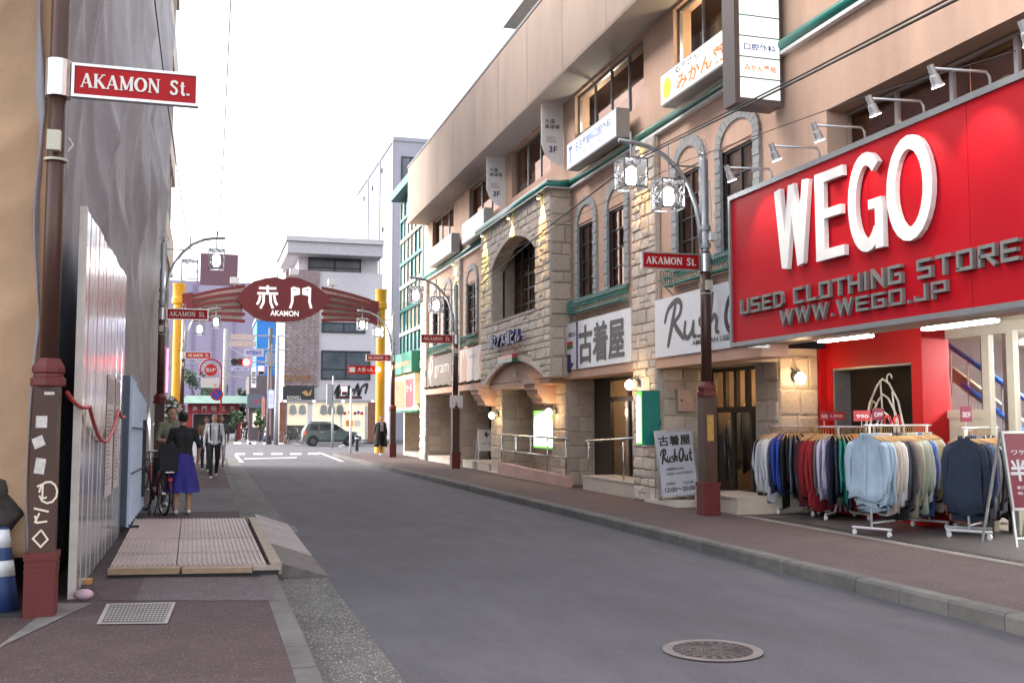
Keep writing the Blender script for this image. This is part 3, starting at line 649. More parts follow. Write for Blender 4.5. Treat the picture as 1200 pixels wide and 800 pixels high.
for Y, k in ((sy[0],'far end of the red sign'),(sy[1],'letter W of the red sign'),(sy[2],'letter E of the red sign'),(sy[3],'letter G of the red sign'),(sy[4],'letter O of the red sign'),(sy[4]-1.15,'near half of the red sign')): sign_spot(Y, 'grey arm spotlight reaching out over the '+k)
# ---------------------------------------------------------------- WEGO shop front, set back
SHOP = part_group('shop_front', BLD, 'red framed clothes shop entrance set back under the red sign')
M_rframe = mat('red_shop_frame', (.38,.008,.012), .5, var=.06, scale=2, spec=.25)
M_beige = mat('beige_door', (.44,.41,.33), .5, var=.05)
r = MB(); r.box(9.6, 10.06, 12.13, 12.36, SWZ, 2.9); r.box(9.6, 10.06, 14.3, 14.5, SWZ, 2.9); r.box(9.47,9.6,14.44,14.5,SWZ,2.75); r.box(9.6, 10.06, 12.36, 14.3, 2.42, 2.9); r.box(9.64,10.06,12.36,14.3,SWZ,.6); r.build('frame', M_rframe, SHOP)
MB().box(9.92, 10.0, 12.36, 14.3, .6, 2.42).build('black_panel', mat('dark_brown_panel',(.018,.012,.010),.7,var=.2,scale=3,spec=.15), SHOP)
tr = MB(); tr.box(9.62,9.93,12.361,12.385,.6,2.42); tr.box(9.62,9.93,14.27,14.299,.6,2.42); tr.box(9.62,9.93,12.39,14.27,2.39,2.419); tr.build('panel_trim', M_greyal, SHOP)
# white tube figure of nested hangers
hg = MB(); O = Vector((9.80, onX(1035,470,9.80).y, 1.50))
def hp(pts): return [O+Vector((0,-a*1.1,b*.95)) for a, b in pts]
for s_, dz in ((1,0),(.78,-.08),(.55,-.18)):
    hg.tube(hp([(-.42*s_,-.3),(-.40*s_,0),(-.30*s_,.38*s_+dz),(-.12*s_,.66*s_+dz),(0,.76*s_+dz),(.14*s_,.68*s_+dz),(.32*s_,.40*s_+dz),(.42*s_,0),(.44*s_,-.3)]), .016, 6)
hg.tube(hp([(-.05,.74),(-.02,.2),(-.1,-.2)]), .014, 6); hg.tube(hp([(.2,.55),(.24,.2),(.3,-.1)]), .014, 6)
hg.tube([O+Vector((0,-.16-.06*math.cos(t*.6),.72+.07*math.sin(t*.6))) for t in range(9)], .013, 6); hg.tube(hp([(-.32,.2),(-.22,.42),(-.16,.36),(-.28,.12)]), .013, 6)
hg.build('tube_figure', mat('white_tube',(.8,.78,.72),.5,var=0), SHOP, smooth=True)
# glazed front right of the red frame
g = MB(); XG = 10.02
d = MB(); d.box(XG, XG+.06, 11.45, 12.12, SWZ, 1.62); d.box(XG-.02,XG+.07,11.43,12.13,1.62,1.74); d.box(XG-.02,XG+.07,11.30,11.428,SWZ,2.738); d.box(XG-.02,XG+.07,10.86,10.98,SWZ,2.738); d.box(XG-.02,XG+.07,10.86,12.13,2.74,2.9)
d.box(XG-.02,XG+.07,7.0,10.86,2.76,2.9); d.box(XG-.02,XG+.07,8.6,8.68,SWZ,2.758); d.build('door_frame', M_beige, SHOP)
dd = MB(); dd.box(XG-.01, XG-.003, 11.52, 12.04, .3, 1.5); dd.build('door_leaf', mat('beige_leaf',(.40,.37,.30),.5), SHOP)
bb = MB(); bb.box(XG+.08,XG+.14,11.05,11.16,SWZ,2.9); bb.box(XG+.08,XG+.14,11.5,11.56,1.74,2.74); bb.build('mullion', mat('brown_mullion',(.09,.03,.025),.5), SHOP)
for a, b, c, e in ((11.43,12.1,1.74,2.74),(10.98,11.3,SWZ,2.74),(8.68,10.86,SWZ,2.76),(6.8,8.6,SWZ,2.76)): MB().add([(XG+.02,a,c),(XG+.02,b,c),(XG+.02,b,e),(XG+.02,a,e)], [(0,3,2,1)]).build('pane', M_glass, SHOP)
ce = MB(); ce.box(XW+.1, 14.5, 2.5, 13.08, 2.9, 2.95); ce.box(8.2, 14.5, 13.08, 14.3, 2.9, 2.95); ce.build('ceiling', mat('cream_ceiling',(.66,.61,.53),.7,var=.06), SHOP)
wl = MB(); wl.box(14.0,14.1,2.5,14.3,SWZ,2.9); wl.box(10.1,14,14.2,14.3,SWZ,2.9); wl.build('inner_wall', mat('mauve_inner_wall',(.42,.36,.37),.7,var=.06), SHOP)
MB().box(10.1,14,2.5,14.2,SWZ+.004,SWZ+.02).build('inner_floor', mat('shop_floor',(.33,.29,.25),.4), SHOP)
sh = MB(); 
for z in (.6,1.0,1.4,1.8): sh.box(13.4,13.95,8.5,13.5,z,z+.03)
for yv in (8.5,9.75,11,12.25,13.47): sh.box(13.4,13.95,yv,yv+.03,SWZ,2.0)
sh.build('shelving', mat('white_shelf',(.6,.6,.58),.5), SHOP)
# stair with blue handrails behind the glass
st = MB()
RX = 10.9
for a_, b_ in (((1100,396),(1205,470)),((1128,450),(1205,510))):
    p, q = onX(*a_, RX), onX(*b_, RX); st.tube([p, q, q+(q-p)*.35], .04, 8)
st.build('handrail', mat('blue_rail',(.03,.12,.55),.35), SHOP, smooth=True)
s2 = MB(); p, q = onX(1112,425,RX+.1), onX(1205,495,RX+.1); s2.prism([(-p.y,p.z),(-q.y,q.z),(-q.y,q.z-.22),(-p.y,p.z-.22)], (RX+.1,0,0), U_ST, VZ, .05); s2.build('stair_string', mat('cream_string',(.6,.5,.33),.5), SHOP)
s3 = MB()
for i in range(5):
    p = onX(1114+i*20, 406+i*14, RX); s3.tube([p-Vector((0,0,.75)), p], .014, 6)
s3.build('baluster', M_steel, SHOP)
M_fluo = emis('fluorescent', (1,.97,.95), 20)
def tubelamp(a, b, lab):
    t = thing('tube_light', lab, 'tube light', tuple((Vector(a)+Vector(b))/2), 'tube lights under the red sign')
    m = MB(); a, b = Vector(a), Vector(b); e = (b-a).normalized(); s = Vector((e.y,-e.x,0))*.05
    m.tube([a+Vector((0,0,.045)), b+Vector((0,0,.045))], .045, 6); m.build('housing', M_white, t)
    for k in (-1, 1): MB().tube([a+s*k*.7-e*-.03, b+s*k*.7-e*.03], .02, 8).build('tube', emis('indoor_fluorescent',(1,.97,.95),60) if 'inside' in lab else M_fluo, t, smooth=True)
p0 = onY(962,398,12.6); 
for a_, b_, k in ((G(960,400,2.70),G(1022,393,2.70),'above the round clothes racks'),(G(1082,386,2.74),G(1169,375,2.74),'above the straight shirt racks'),((11.2,9.6,2.7),(11.2,12.0,2.7),'inside the shop behind the beige door'),((12.4,7.6,2.7),(12.4,10,2.7),'inside the shop behind the large pane')):
    tubelamp(tuple(a_),tuple(b_),'white fluorescent tube light on the ceiling '+k)
# ---------------------------------------------------------------- other shop fronts in the recesses
def glazed(name, lab, y0, y1, X, transom, nlow, ntop, mf, seed, dp=2.6):
    t = part_group(name, BLD, lab)
    f = MB(); fw = .07
    f.box(X, X+.08, y0, y0+fw, SWZ, 2.52); f.box(X, X+.08, y1-fw, y1, SWZ, 2.52); f.box(X, X+.08, y0+fw, y1-fw, 2.45, 2.52); f.box(X, X+.08, y0+fw, y1-fw, transom-.05, transom+.05)
    f.box(X,X+.08,y0+fw,y1-fw,SWZ,SWZ+.12)
    for i in range(1, nlow): yv = y0+fw+(y1-y0-2*fw)*i/nlow; f.box(X+.004, X+.076, yv-.035, yv+.035, SWZ+.12, transom-.05)
    for i in range(1, ntop): yv = y0+fw+(y1-y0-2*fw)*i/ntop; f.box(X+.004, X+.076, yv-.05, yv+.05, transom+.05, 2.45)
    f.build('frame', mf, t)
    for i in range(nlow):
        a = y0+fw+(y1-y0-2*fw)*i/nlow; b = y0+fw+(y1-y0-2*fw)*(i+1)/nlow; MB().add([(X+.04,a,SWZ+.1),(X+.04,b,SWZ+.1),(X+.04,b,transom),(X+.04,a,transom)],[(0,3,2,1)]).build('pane', M_glass, t)
    for i in range(ntop):
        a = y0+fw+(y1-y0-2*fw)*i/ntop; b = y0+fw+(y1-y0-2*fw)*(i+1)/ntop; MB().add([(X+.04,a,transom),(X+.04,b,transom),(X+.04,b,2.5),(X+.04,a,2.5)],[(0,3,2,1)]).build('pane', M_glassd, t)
    rm = MB(); rm.box(X+dp,X+dp+.1,y0-.1,y1+.1,SWZ,2.7); rm.box(X+.1,X+dp,y1+.02,y1+.1,SWZ,2.7); rm.box(X+.1,X+dp,y0-.1,y0-.02,SWZ,2.7); rm.box(X+.1,X+dp,y0,y1,2.62,2.7); rm.build('inner_wall', mat('shop_inner_wall',(.20,.14,.09),.8,var=.2,scale=2), t)
    MB().box(X+.1,X+dp,y0,y1,SWZ-.02,SWZ+.01).build('inner_floor', mat('wood_floor',(.2,.12,.07),.5,var=.2,stretch=(1,8,1)), t)
    return t
RS = glazed('shop_front', 'dark framed shop window with five small top panes and coats hanging inside', 14.72, 16.8, 8.77, 1.78, 3, 5, M_bronze, 1, 1.6)
FS = glazed('shop_front', 'bronze framed glass door of the second-hand clothes shop beside the green light box', 17.95, 21.0, RECESS, 2.05, 3, 3, M_bronze, 2)
MB().box(RECESS,RECESS+.06,21.0,21.9,SWZ,2.52).build('side_panel', M_bronze, FS)
ES = glazed('shop_front', 'brown framed lift lobby door inside the stone entrance arch', 22.9, 24.6, 8.6, 2.1, 2, 2, mat('brown_frame',(.16,.11,.07),.5), 3)
CS = glazed('shop_front', 'dark framed shop door behind the white sandwich board', 28.35, 30.9, 8.7, 2.1, 3, 3, M_bronze, 4)
GS = glazed('shop_front', 'dark framed door below the brown billboard', 32.9, 36.0, 8.7, 2.1, 3, 3, M_bronze, 5)
def pend(t, x, y, z, e, col=(1,.68,.36)):
    MB().ball((x,y,z), .05, 8, 6).build('bulb', M_warm, t, smooth=True); point('bulb', (x,y,z-.12), e, col, .06, t)
pend(RS, 9.6, 15.5, 2.3, 5); pend(RS, 9.6, 16.3, 2.3, 5); pend(FS, 9.6, 18.6, 2.3, 16); pend(FS, 9.3, 20.2, 2.3, 14); pend(ES, 9.6, 23.8, 2.35, 12); pend(CS, 9.6, 29.5, 2.3, 6); pend(GS, 9.6, 34, 2.3, 4)
wd = MB(); wd.box(9.5,9.9,18.3,18.7,SWZ,2.2); wd.box(9.7,9.95,19.0,20.6,SWZ,1.1); wd.build('counter', mat('pale_wood',(.5,.3,.13),.5,var=.2,stretch=(6,6,1)), FS)
# meter boxes
for X_, Y_, z0, z1, w_ in ((8.05, 16.82, 1.75, 2.15, .34),):
    t = thing('meter_box', 'flat pinkish steel meter box on the coursed stone wall beside the dark shop window', 'meter box', (X_, Y_, z0))
    MB().box(X_, X_+w_, Y_-.09, Y_, z0, z1).build('case', mat('pink_steel',(.45,.33,.28),.5,metal=.2), t); MB().box(X_+.01, X_+w_-.01, Y_-.1, Y_-.09, z0+.01, z1-.01).build('door', mat('pink_steel_door',(.48,.35,.3),.5,metal=.2), t)
    MB().box(X_+.06, X_+.085, Y_-.11, Y_-.1, z0+.18, z0+.22).build('latch', M_black, t)
t = thing('meter_box', 'square pinkish service hatch on the stone wall above the green lit poster', 'meter box', (8.6, 25.4, 1.95))
MB().box(8.5,8.6,25.0,25.7,1.98,2.42).build('case', MATS['pink_steel'], t); MB().box(8.49,8.5,25.01,25.69,1.99,2.41).build('door', MATS['pink_steel_door'], t)
# steps, slopes and platforms along the shop line
def slab(name, lab, cat, x0, x1, y0, y1, z0, z1, m, ntile=1):
    t = thing(name, lab, cat, ((x0+x1)/2,(y0+y1)/2,z0))
    MB().box(x0, x1, y0+.004, y1-.004, z0, z1-.03).build('riser', m, t)
    n = ntile
    for i in range(n): a, b = y0+(y1-y0)*i/n, y0+(y1-y0)*(i+1)/n; MB().box(x0-.015, x1, a+.003, b-.003, z1-.03+.001, z1).build('tile', m, t)
    return t
slab('step', 'pale tiled platform in front of the dark coat shop window, beside the lamp post', 'step', 7.95, 8.77, 14.45, 15.9, SWZ-.02, .40, M_tile, 3)
slab('step', 'long pale tiled step with a small vent below the green light box', 'step', 7.72, RECESS, 17.3, 20.7, SWZ-.02, .43, M_tile, 5)
slab('step', 'pale tiled step carrying the white sandwich board', 'step', 7.75, 8.7, 28.4, 31.6, SWZ-.02, .36, M_tile, 4)
slab('step', 'pale tiled step below the brown billboard', 'step', 7.75, 8.7, 33.2, 36.9, SWZ-.02, .32, M_tile, 4)
def wedge(lab, x0, x1, y0, y1, h0, h1, m):
    MB().add([(x0,y0,SWZ-.01),(x1,y0,SWZ-.01),(x1,y1,SWZ-.01),(x0,y1,SWZ-.01),(x0,y0,SWZ+h0),(x1,y0,SWZ+h0),(x1,y1,SWZ+h1),(x0,y1,SWZ+h1)],[(0,3,2,1),(4,5,6,7),(0,1,5,4),(1,2,6,5),(2,3,7,6),(3,0,4,7)]).build('access_slope', m, label=lab, cat='ramp')
wedge('pale sloped slab on the pavement under the leaning second-hand shop board', 7.62, RECESS, 15.92, 17.28, .12, .03, M_tip)
wedge('pale sloped slab between the entrance railing and the sandwich board step', 7.7, 8.7, 27.2, 28.38, .1, .02, M_tip)
wedge('pale sloped slab between the two far shop steps', 7.7, 8.6, 31.65, 33.15, .1, .02, M_tip)
# pink ramp with steel railing
t = thing('railing', 'steel handrail with posts standing on the pink ramp wall of the stone entrance', 'railing', (7.68, 24.5, .3))
pr_ = MB(); pr_.prism([(-21.35,SWZ-.02),(-27.0,SWZ-.02),(-27.0,.46),(-21.35,.36)], (7.72,0,0), U_ST, VZ, .12); pr_.build('ramp_wall', M_pinkstep, t)
MB().box(7.73, 8.6, 22.0, 27.0, SWZ-.02, .27).build('ramp_floor', M_tile, t)
for i in range(5):
    y = 21.6+i*1.3; MB().tube([(7.66,y,.35),(7.66,y,1.17+.012*i)], .019, 8).build('post', M_steel, t, smooth=True)
for dz in (0,-.42): MB().tube([(7.66,21.5,1.18+dz),(7.66,26.9,1.22+dz)], .024 if not dz else .014, 8).build('rail', M_steel, t, smooth=True)
t = thing('railing', 'short steel handrail above the tiled step of the second-hand shop', 'railing', (7.78, 19.8, .43))
for y in (20.5, 18.6): MB().tube([(7.78,y,.42),(7.78,y,1.17)], .019, 8).build('post', M_steel, t, smooth=True)
MB().tube([(7.78,20.6,1.16),(7.78,18.6,1.24),(7.78,17.5,1.27)], .024, 8).build('rail', M_steel, t, smooth=True)
# ================================================================ signs on the facade
M_sgw = mat('white_sign_face', (.70,.70,.74), .35, var=.03); M_navy = mat('navy_print', (.02,.02,.12), .5, var=0); M_gunmetal = mat('grey_print', (.055,.045,.042), .5, var=0)
M_rprint = mat('red_print', (.5,.02,.03), .5, var=0); M_gprint = mat('green_print', (.02,.2,.05), .5, var=0)
t = thing('shop_sign', 'white fascia sign with large dark characters for second-hand clothes and a blue down arrow', 'sign', (X1-.1, 19.9, 2.7))
MB().box(X1-.13, X1-.0, 20.92, 21.86, 2.705, 3.735).build('arrow_board', M_sgw, t); MB().box(X1-.13, X1-.0, 17.92, 20.84, 2.705, 3.735).build('board', M_sgw, t); MB().box(X1-.14, X1-.0, 20.845, 20.915, 2.705, 3.735).build('divider', M_navy, t)
lettering('古着屋', M_gunmetal, t, (X1-.134, 20.75, 2.82), U_ST, 2.5, .78, bold=0, fat=.022)
lettering('第2アメ横ビル', M_navy, t, (X1-.134, 21.8, 3.42), U_ST, .82, .12, bold=.02)
MB().box(X1-.137,X1-.131,21.15,21.75,3.25,3.33).build('red_stripe', M_rprint, t); MB().box(X1-.137,X1-.131,21.15,21.75,3.17,3.25).build('green_stripe', M_gprint, t)
MB().prism([(.2,0),(.2,-.2),(0,-.2),(.32,-.42),(.64,-.2),(.44,-.2),(.44,0)],(X1-.131,21.72,3.05),U_ST,VZ,.005).build('arrow', M_navy, t)
t = thing('shop_sign', 'white fascia sign with brushed script lettering half hidden by the red sign', 'sign', (X1-.1, 15, 2.7))
MB().box(X1-.13, X1-.0, 12.95, 16.83, 2.705, 3.735).build('board', M_sgw, t)
def brush(strokes, m, parent, o, u, w, h, v=VZ, depth=.004):
    mb = MB(); k = 0
    for pts, wt in strokes:
        n = len(pts); P = []
        for i in range(n-1):           # Catmull-Rom
            p0, p1, p2, p3 = pts[max(i-1,0)], pts[i], pts[i+1], pts[min(i+2,n-1)]
            for s in range(5):
                t_ = s/5; P.append(tuple(.5*((2*p1[j])+(-p0[j]+p2[j])*t_+(2*p0[j]-5*p1[j]+4*p2[j]-p3[j])*t_**2+(-p0[j]+3*p1[j]-3*p2[j]+p3[j])*t_**3) for j in (0,1)))
        P.append(pts[-1]); N = len(P)
        mb.stroke([(a*w, b*h) for a, b in P], [wt*1.3*h*(.55+.45*math.sin(math.pi*(i+.6)/N)) for i in range(N)], o, u, v, depth+.0003*k); k += 1
    return mb.build('lettering', m, parent)
RUSH = [([(.05,.0),(.09,.45),(.135,.95)], .11), ([(.02,.55),(.06,.85),(.14,1.0),(.185,.9),(.17,.68),(.11,.52)], .10), ([(.11,.54),(.15,.35),(.21,.13)], .11),
 ([(.225,.52),(.215,.25),(.24,.14),(.28,.25),(.30,.5)], .09), ([(.30,.5),(.295,.2),(.325,.14)], .09), ([(.41,.52),(.36,.5),(.36,.38),(.405,.3),(.39,.15),(.33,.14)], .08),
 ([(.47,1.0),(.445,.5),(.43,.14)], .10), ([(.435,.3),(.475,.5),(.50,.42),(.495,.2),(.52,.14)], .09), ([(.66,1.0),(.60,.75),(.575,.4),(.61,.14),(.67,.3),(.71,.7),(.69,.97),(.64,.98)], .11),
 ([(.755,.55),(.745,.25),(.77,.15),(.805,.25),(.825,.55)], .09), ([(.825,.55),(.815,.22),(.84,.15)], .09), ([(.93,.95),(.905,.4),(.925,.15),(.96,.2)], .09), ([(.86,.62),(.98,.66)], .08)]
brush(RUSH, M_gunmetal, t, (X1-.131, 16.5, 2.86), U_ST, 4.0, .78)
lettering('AMERICAN USED CLOTHING', M_gunmetal, t, (X1-.134, 15.35, 2.83), U_ST, 2.35, .085, bold=.02)
def billboard(lab, y0, y1, z0, z1, X, m):
    t = thing('billboard', lab, 'billboard', (X, (y0+y1)/2, z0)); MB().box(X, X1, y0, y1, z0, z1).build('board', m, t); return t
t = billboard('dark brown billboard with white script name and lamps along its lower edge', 32.95, 36.9, 2.75, 3.82, X1-.1, mat('brown_board',(.11,.065,.052),.5,var=.3,scale=.8))
lettering('gram', mat('cream_print',(.75,.7,.62),.5,var=0), t, (X1-.104, 35.6, 3.08), U_ST, 2.2, .42, bold=-.01)
brush([([(.2,.9),(.05,.6),(.1,.35),(.5,.5),(.6,.9),(.3,1),(.25,.3),(.35,.0)],.08)], MATS['cream_print'], t, (X1-.101, 36.6, 2.85), U_ST, 1.0, .9)
for y in (33.6,34.5,35.4,36.3): MB().tube([(X1-.1,y,2.78),(X1-.3,y,2.72),(X1-.34,y,2.78)], .03, 6).build('lamp', M_black, t)
t = billboard('pale cosmetics billboard picturing soft hands and faint print', 28.4, 31.85, 2.75, 3.82, X1-.1, mat('pale_board',(.66,.55,.50),.5,var=.12,scale=1))
M_skinp = mat('skin_print',(.62,.33,.24),.55,var=.1)
for ya, sg in ((31.6,1),(28.7,-1)): MB().prism([(0,0),(.75*sg,0),(.6*sg,.3),(.7*sg,.62),(.45*sg,.95),(.3*sg,.7),(.12*sg,.9),(0,.6)],(X1-.101,ya,2.78),U_ST,VZ,.004).build('picture', M_skinp, t)
lettering('ESSENCE', mat('faint_print',(.4,.33,.3),.5,var=0), t, (X1-.105, 30.6, 3.5), U_ST, .9, .07)
for y in (29.2,30.2,31.2): MB().tube([(X1-.1,y,2.78),(X1-.3,y,2.72),(X1-.34,y,2.78)], .03, 6).build('lamp', M_black, t)
# building name on the tower
t = thing('building_name', 'raised blue characters of the building name on the stone tower', 'lettering', (X0-.1, 24.6, 3.5))
lettering('第2アメ横ビル', mat('blue_letter',(.03,.03,.16),.4), t, (X0-.14, 26.0, 3.45), U_ST, 2.75, .36, depth=.08, bold=.0, fat=.006)
st_ = MB()
for i in range(7): st_.tube([(X0-.02,25.8-i*.4,3.6),(X0-.14,25.8-i*.4,3.6)], .012, 5)
st_.build('pin', M_steel, t)
t = thing('emblem_plate', 'small red and green striped plate below the blue building name', 'plate', (X0-.12, 24.6, 3.05))
MB().box(X0-.2,X0-.08,23.95,25.25,3.12,3.2).build('red_stripe', mat('pinkish_red',(.5,.05,.07),.4), t); MB().box(X0-.2,X0-.08,23.95,25.25,3.03,3.119).build('green_stripe', mat('deep_green',(.01,.16,.1),.4), t)
# light boxes at third-floor level
def lightbox(lab, y0, y1, z0, z1, X, txt, face=M_lit):
    t = thing('light_box_sign', lab, 'light box', (X, (y0+y1)/2, z0)); MB().box(X+.01, X+.28, y0, y1, z0, z1).build('case', M_greyal, t)
    MB().box(X-.005, X+.009, y0+.03, y1-.03, z0+.03, z1-.03).build('face', face, t)
    for s, c, yl, zl, w_, h_, kw in txt: lettering(s, c, t, (X-.009, yl, zl), U_ST, w_, h_, **kw)
    return t
M_lit2 = emis('cool_lightbox', (.93,.96,1), .24); M_bluep = mat('blue_print',(.05,.12,.45),.5,var=0); M_orangep = mat('orange_print',(.5,.12,.01),.5,var=0,emit=.12,ecol=(1,.3,.02))
lightbox('white lit dental clinic sign with pale blue characters below the third floor', 17.8, 20.6, 6.98, 7.55, 7.35, [('T', M_bluep, 20.45, 7.08, .22, .36, dict(bold=.03)), ('名古屋歯科口腔外科', M_bluep, 20.05, 7.24, 2.0, .2, {}), ('インプラントセンター', M_bluep, 20.0, 7.07, 1.6, .1, {})], M_lit2)
t = lightbox('white lit pharmacy sign with orange characters beside the tall vertical light box', 13.05, 15.8, 6.95, 7.50, 7.35, [('みかん薬局', M_orangep, 15.15, 7.02, 2.1, .27, dict(bold=.03)), ('処方せん', M_ink, 15.2, 7.32, .85, .14, {})], M_lit)
t2 = MB(); t2.prism([(.16*math.cos(i*math.pi/10), .18*math.sin(i*math.pi/10)) for i in range(20)], (7.345,15.52,7.2), U_ST, VZ, .005); t2.build('round_mark', mat('yellow_print',(.9,.6,.02),.5,var=0,emit=.15,ecol=(1,.7,.05)), t)
lightbox('plain white sign box above the stone tower, further from the red sign', 27.75, 30.4, 6.98, 7.62, 7.4, [], mat('unlit_white_face',(.8,.79,.78),.4,var=.03))
lightbox('small white sign box with faint print at the far end of the third floor', 31.8, 35.4, 6.98, 7.6, 7.4, [('クリニック', mat('faint_orange',(.7,.5,.4),.5,var=0), 35, 7.2, 2.4, .22, {})], MATS['unlit_white_face'])
# tall vertical light box
t = thing('light_box_sign', 'tall brown framed vertical light box of clinic names jutting from the facade', 'light box', (7.4, 12.7, 6.1))
M_brcase = mat('brown_case', (.13,.105,.10), .45, metal=.3, var=.1)
MB().box(6.98, 7.72, 12.55, 12.9, 6.02, 10.5).build('case', M_brcase, t); MB().box(7.72,X1,12.65,12.8,6.5,6.6).build('bracket', M_brcase, t)
z = 6.10; rows = [('', None), ('みかん薬局', M_orangep), ('口腔外科', M_bluep), ('', None), ('', None), ('クリニック', M_orangep), ('', None), ('', None)]
for s, c in rows:
    MB().box(7.06, 7.685, 12.538, 12.549, z+.008, z+.285).build('face', M_lit, t)
    if s: lettering(s, c, t, (7.12, 12.534, z+.09), U_CAM, .5, .1, bold=.02)
    MB().box(7.06,7.685,12.54,12.548,z+.287,z+.299).build('divider', M_teal, t)
    z += .30
# hanging flag banners
M_flag = mat('grey_white_banner', (.74,.74,.74), .7, var=.05)
for Y, lab in ((22.05, 'white 3F table tennis flag banner with rounded tip above the tower corner'), (26.9, 'white 3F table tennis flag banner with rounded tip beyond the tower corner')):
    t = thing('flag_banner', lab, 'banner', (7.5, Y, 7.45), 'third-floor flag banners')
    MB().prism([(.0,1.42),(.0,.5),(.08,.28),(.25,.1),(.5,0),(.53,0),(.53,1.42)], (7.24,Y,7.44), U_CAM, VZ, .03).build('cloth', M_flag, t)
    lettering('大須\n卓球場', M_ink, t, (7.32,Y-.033,8.3), U_CAM, .36, .26); lettering('3F', M_navy, t, (7.42,Y-.033,7.75), U_CAM, .2, .15, bold=.02); lettering('TABLE\nTENNIS', MATS['faint_print'], t, (7.34,Y-.033,7.98), U_CAM, .26, .16)
    for z in (8.8, 7.6): MB().tube([(X1,Y-.0,z),(7.6,Y,z)], .015, 6).build('bracket', M_greyal, t)
# green light boxes at street level
M_greenlit = emis('green_edge_light', (.16,.75,.05), .35); M_whitelit = emis('poster_light', (1,1,.98), 1.2); M_greencase = mat('green_case',(.01,.2,.16),.4)
t = thing('light_box_sign', 'slim green light box with glowing white arch panel on the stone pilaster', 'light box', (7.45, 16.9, 1.2))
MB().box(7.36, 7.7, 16.72, 16.97, 1.16, 2.12).build('case', M_greencase, t); MB().box(7.71,X1-.02,16.85,16.9,1.5,1.6).build('bracket', M_greencase, t)
MB().box(7.345,7.359,16.735,16.955,1.175,2.105).build('face', M_greenlit, t)
MB().prism([(.02,.03),(.20,.03),(.20,.75),(.17,.84),(.11,.88),(.05,.84),(.02,.75)],(7.344,16.955,1.175),U_ST,VZ,.006).build('arch_panel', M_whitelit, t)
MB().box(7.375,7.685,16.712,16.719,1.18,2.10).build('side_face', mat('green_side',(.01,.22,.18),.35), t)
t = thing('light_box_sign', 'wide green framed poster light box glowing in the stone entrance', 'light box', (8.3, 25, .9))
MB().box(8.35, 8.6, 24.45, 26.1, .86, 1.86).build('case', M_greencase, t)
MB().box(8.335,8.349,24.47,26.08,.88,1.84).build('face', M_greenlit, t)
MB().prism([(.07,.05),(1.54,.05),(1.54,.6),(1.5,.78),(1.3,.88),(.8,.92),(.3,.88),(.11,.78),(.07,.6)],(8.334,26.08,.88),U_ST,VZ,.006).build('arch_panel', M_whitelit, t)
# wall lanterns
M_globe = emis('lamp_globe', (1,.78,.46), 6)
def sconce(X, Y, z, lab, turn=False):
    t = thing('wall_lamp', lab, 'wall lamp', (X, Y, z))
    if turn: t.rotation_euler[2] = math.pi/2
    MB().ball((X-.02,Y,z+.02),(.025,.05,.09),10,8).build('back_plate', M_black, t, smooth=True)
    MB().tube([(X-.02,Y,z+.02),(X-.09,Y,z+.10),(X-.16,Y,z+.11),(X-.20,Y,z+.06)], .012, 6).build('arm', M_black, t, smooth=True)
    sc_ = MB()
    for s in (-1,1): sc_.tube([(X-.05,Y+s*.02,z+.06),(X-.07,Y+s*.05,z+.13),(X-.03,Y+s*.06,z+.15),(X-.03,Y+s*.03,z+.11)], .008, 5)
    sc_.build('scroll', M_black, t)
    MB().lathe([(.02,.07),(.05,.05),(.085,0),(.08,-.05),(.05,-.1),(.0,-.12)],(X-.2,Y,z),12).build('globe', M_globe, t, smooth=True)
    point('bulb', (X-.22,Y,z-.02), 13, (1,.58,.24), .09, t)
sconce(9.0, 14.46, 2.28, 'lit wall lamp on the stone pier beside the red shop frame', True)
sconce(X1-.15, 17.5, 2.27, 'lit wall lamp above the slim green light box')
sconce(X1-.06, 22.45, 1.8, 'lit wall lamp on the near pier of the stone entrance arch')
sconce(X1-.06, 27.4, 1.75, 'lit wall lamp on the far pier of the stone entrance arch')
sconce(X1-.15, 37.9, 2.1, 'lit wall lamp on the far stone pilaster by the mannequin window')
# downlights washing the stonework
for (X, Y, col, e, k) in ((X1-.08,17.35,(1,.5,.12),130,'pilaster over the second-hand sign'),(X0,22.05,(1,.58,.1),130,'near corner of the stone tower'),(X0,24.5,(1,.6,.1),130,'crown of the tower window arch'),(X0,27.1,(.95,.8,.1),130,'far corner of the stone tower'),(X1-.08,32.4,(.75,.95,.1),130,'pilaster beyond the tower'),(X1-.08,37.6,(.75,.95,.2),90,'last pilaster of the pink building')):
    t = thing('wall_downlight', 'small yellow downlight washing the '+k, 'downlight', (X-.12, Y, 6.68))
    MB().lathe([(.03,.0),(.045,.02),(.045,.09),(.02,.1)], (X-.13,Y,6.66), 10).build('housing', M_lampg, t); MB().lathe([(.034,-.002),(.034,-.006)],(X-.13,Y,6.66),10).build('lens', emis('yellow_lens',(1,.7,.2),12), t); MB().box(X-.1,X,Y-.01,Y+.01,6.73,6.75).build('bracket', M_lampg, t)
    spot('bulb', (X-.14,Y,6.63), (X+.02,Y,6.1), e, col, 62, .9, .02, t)
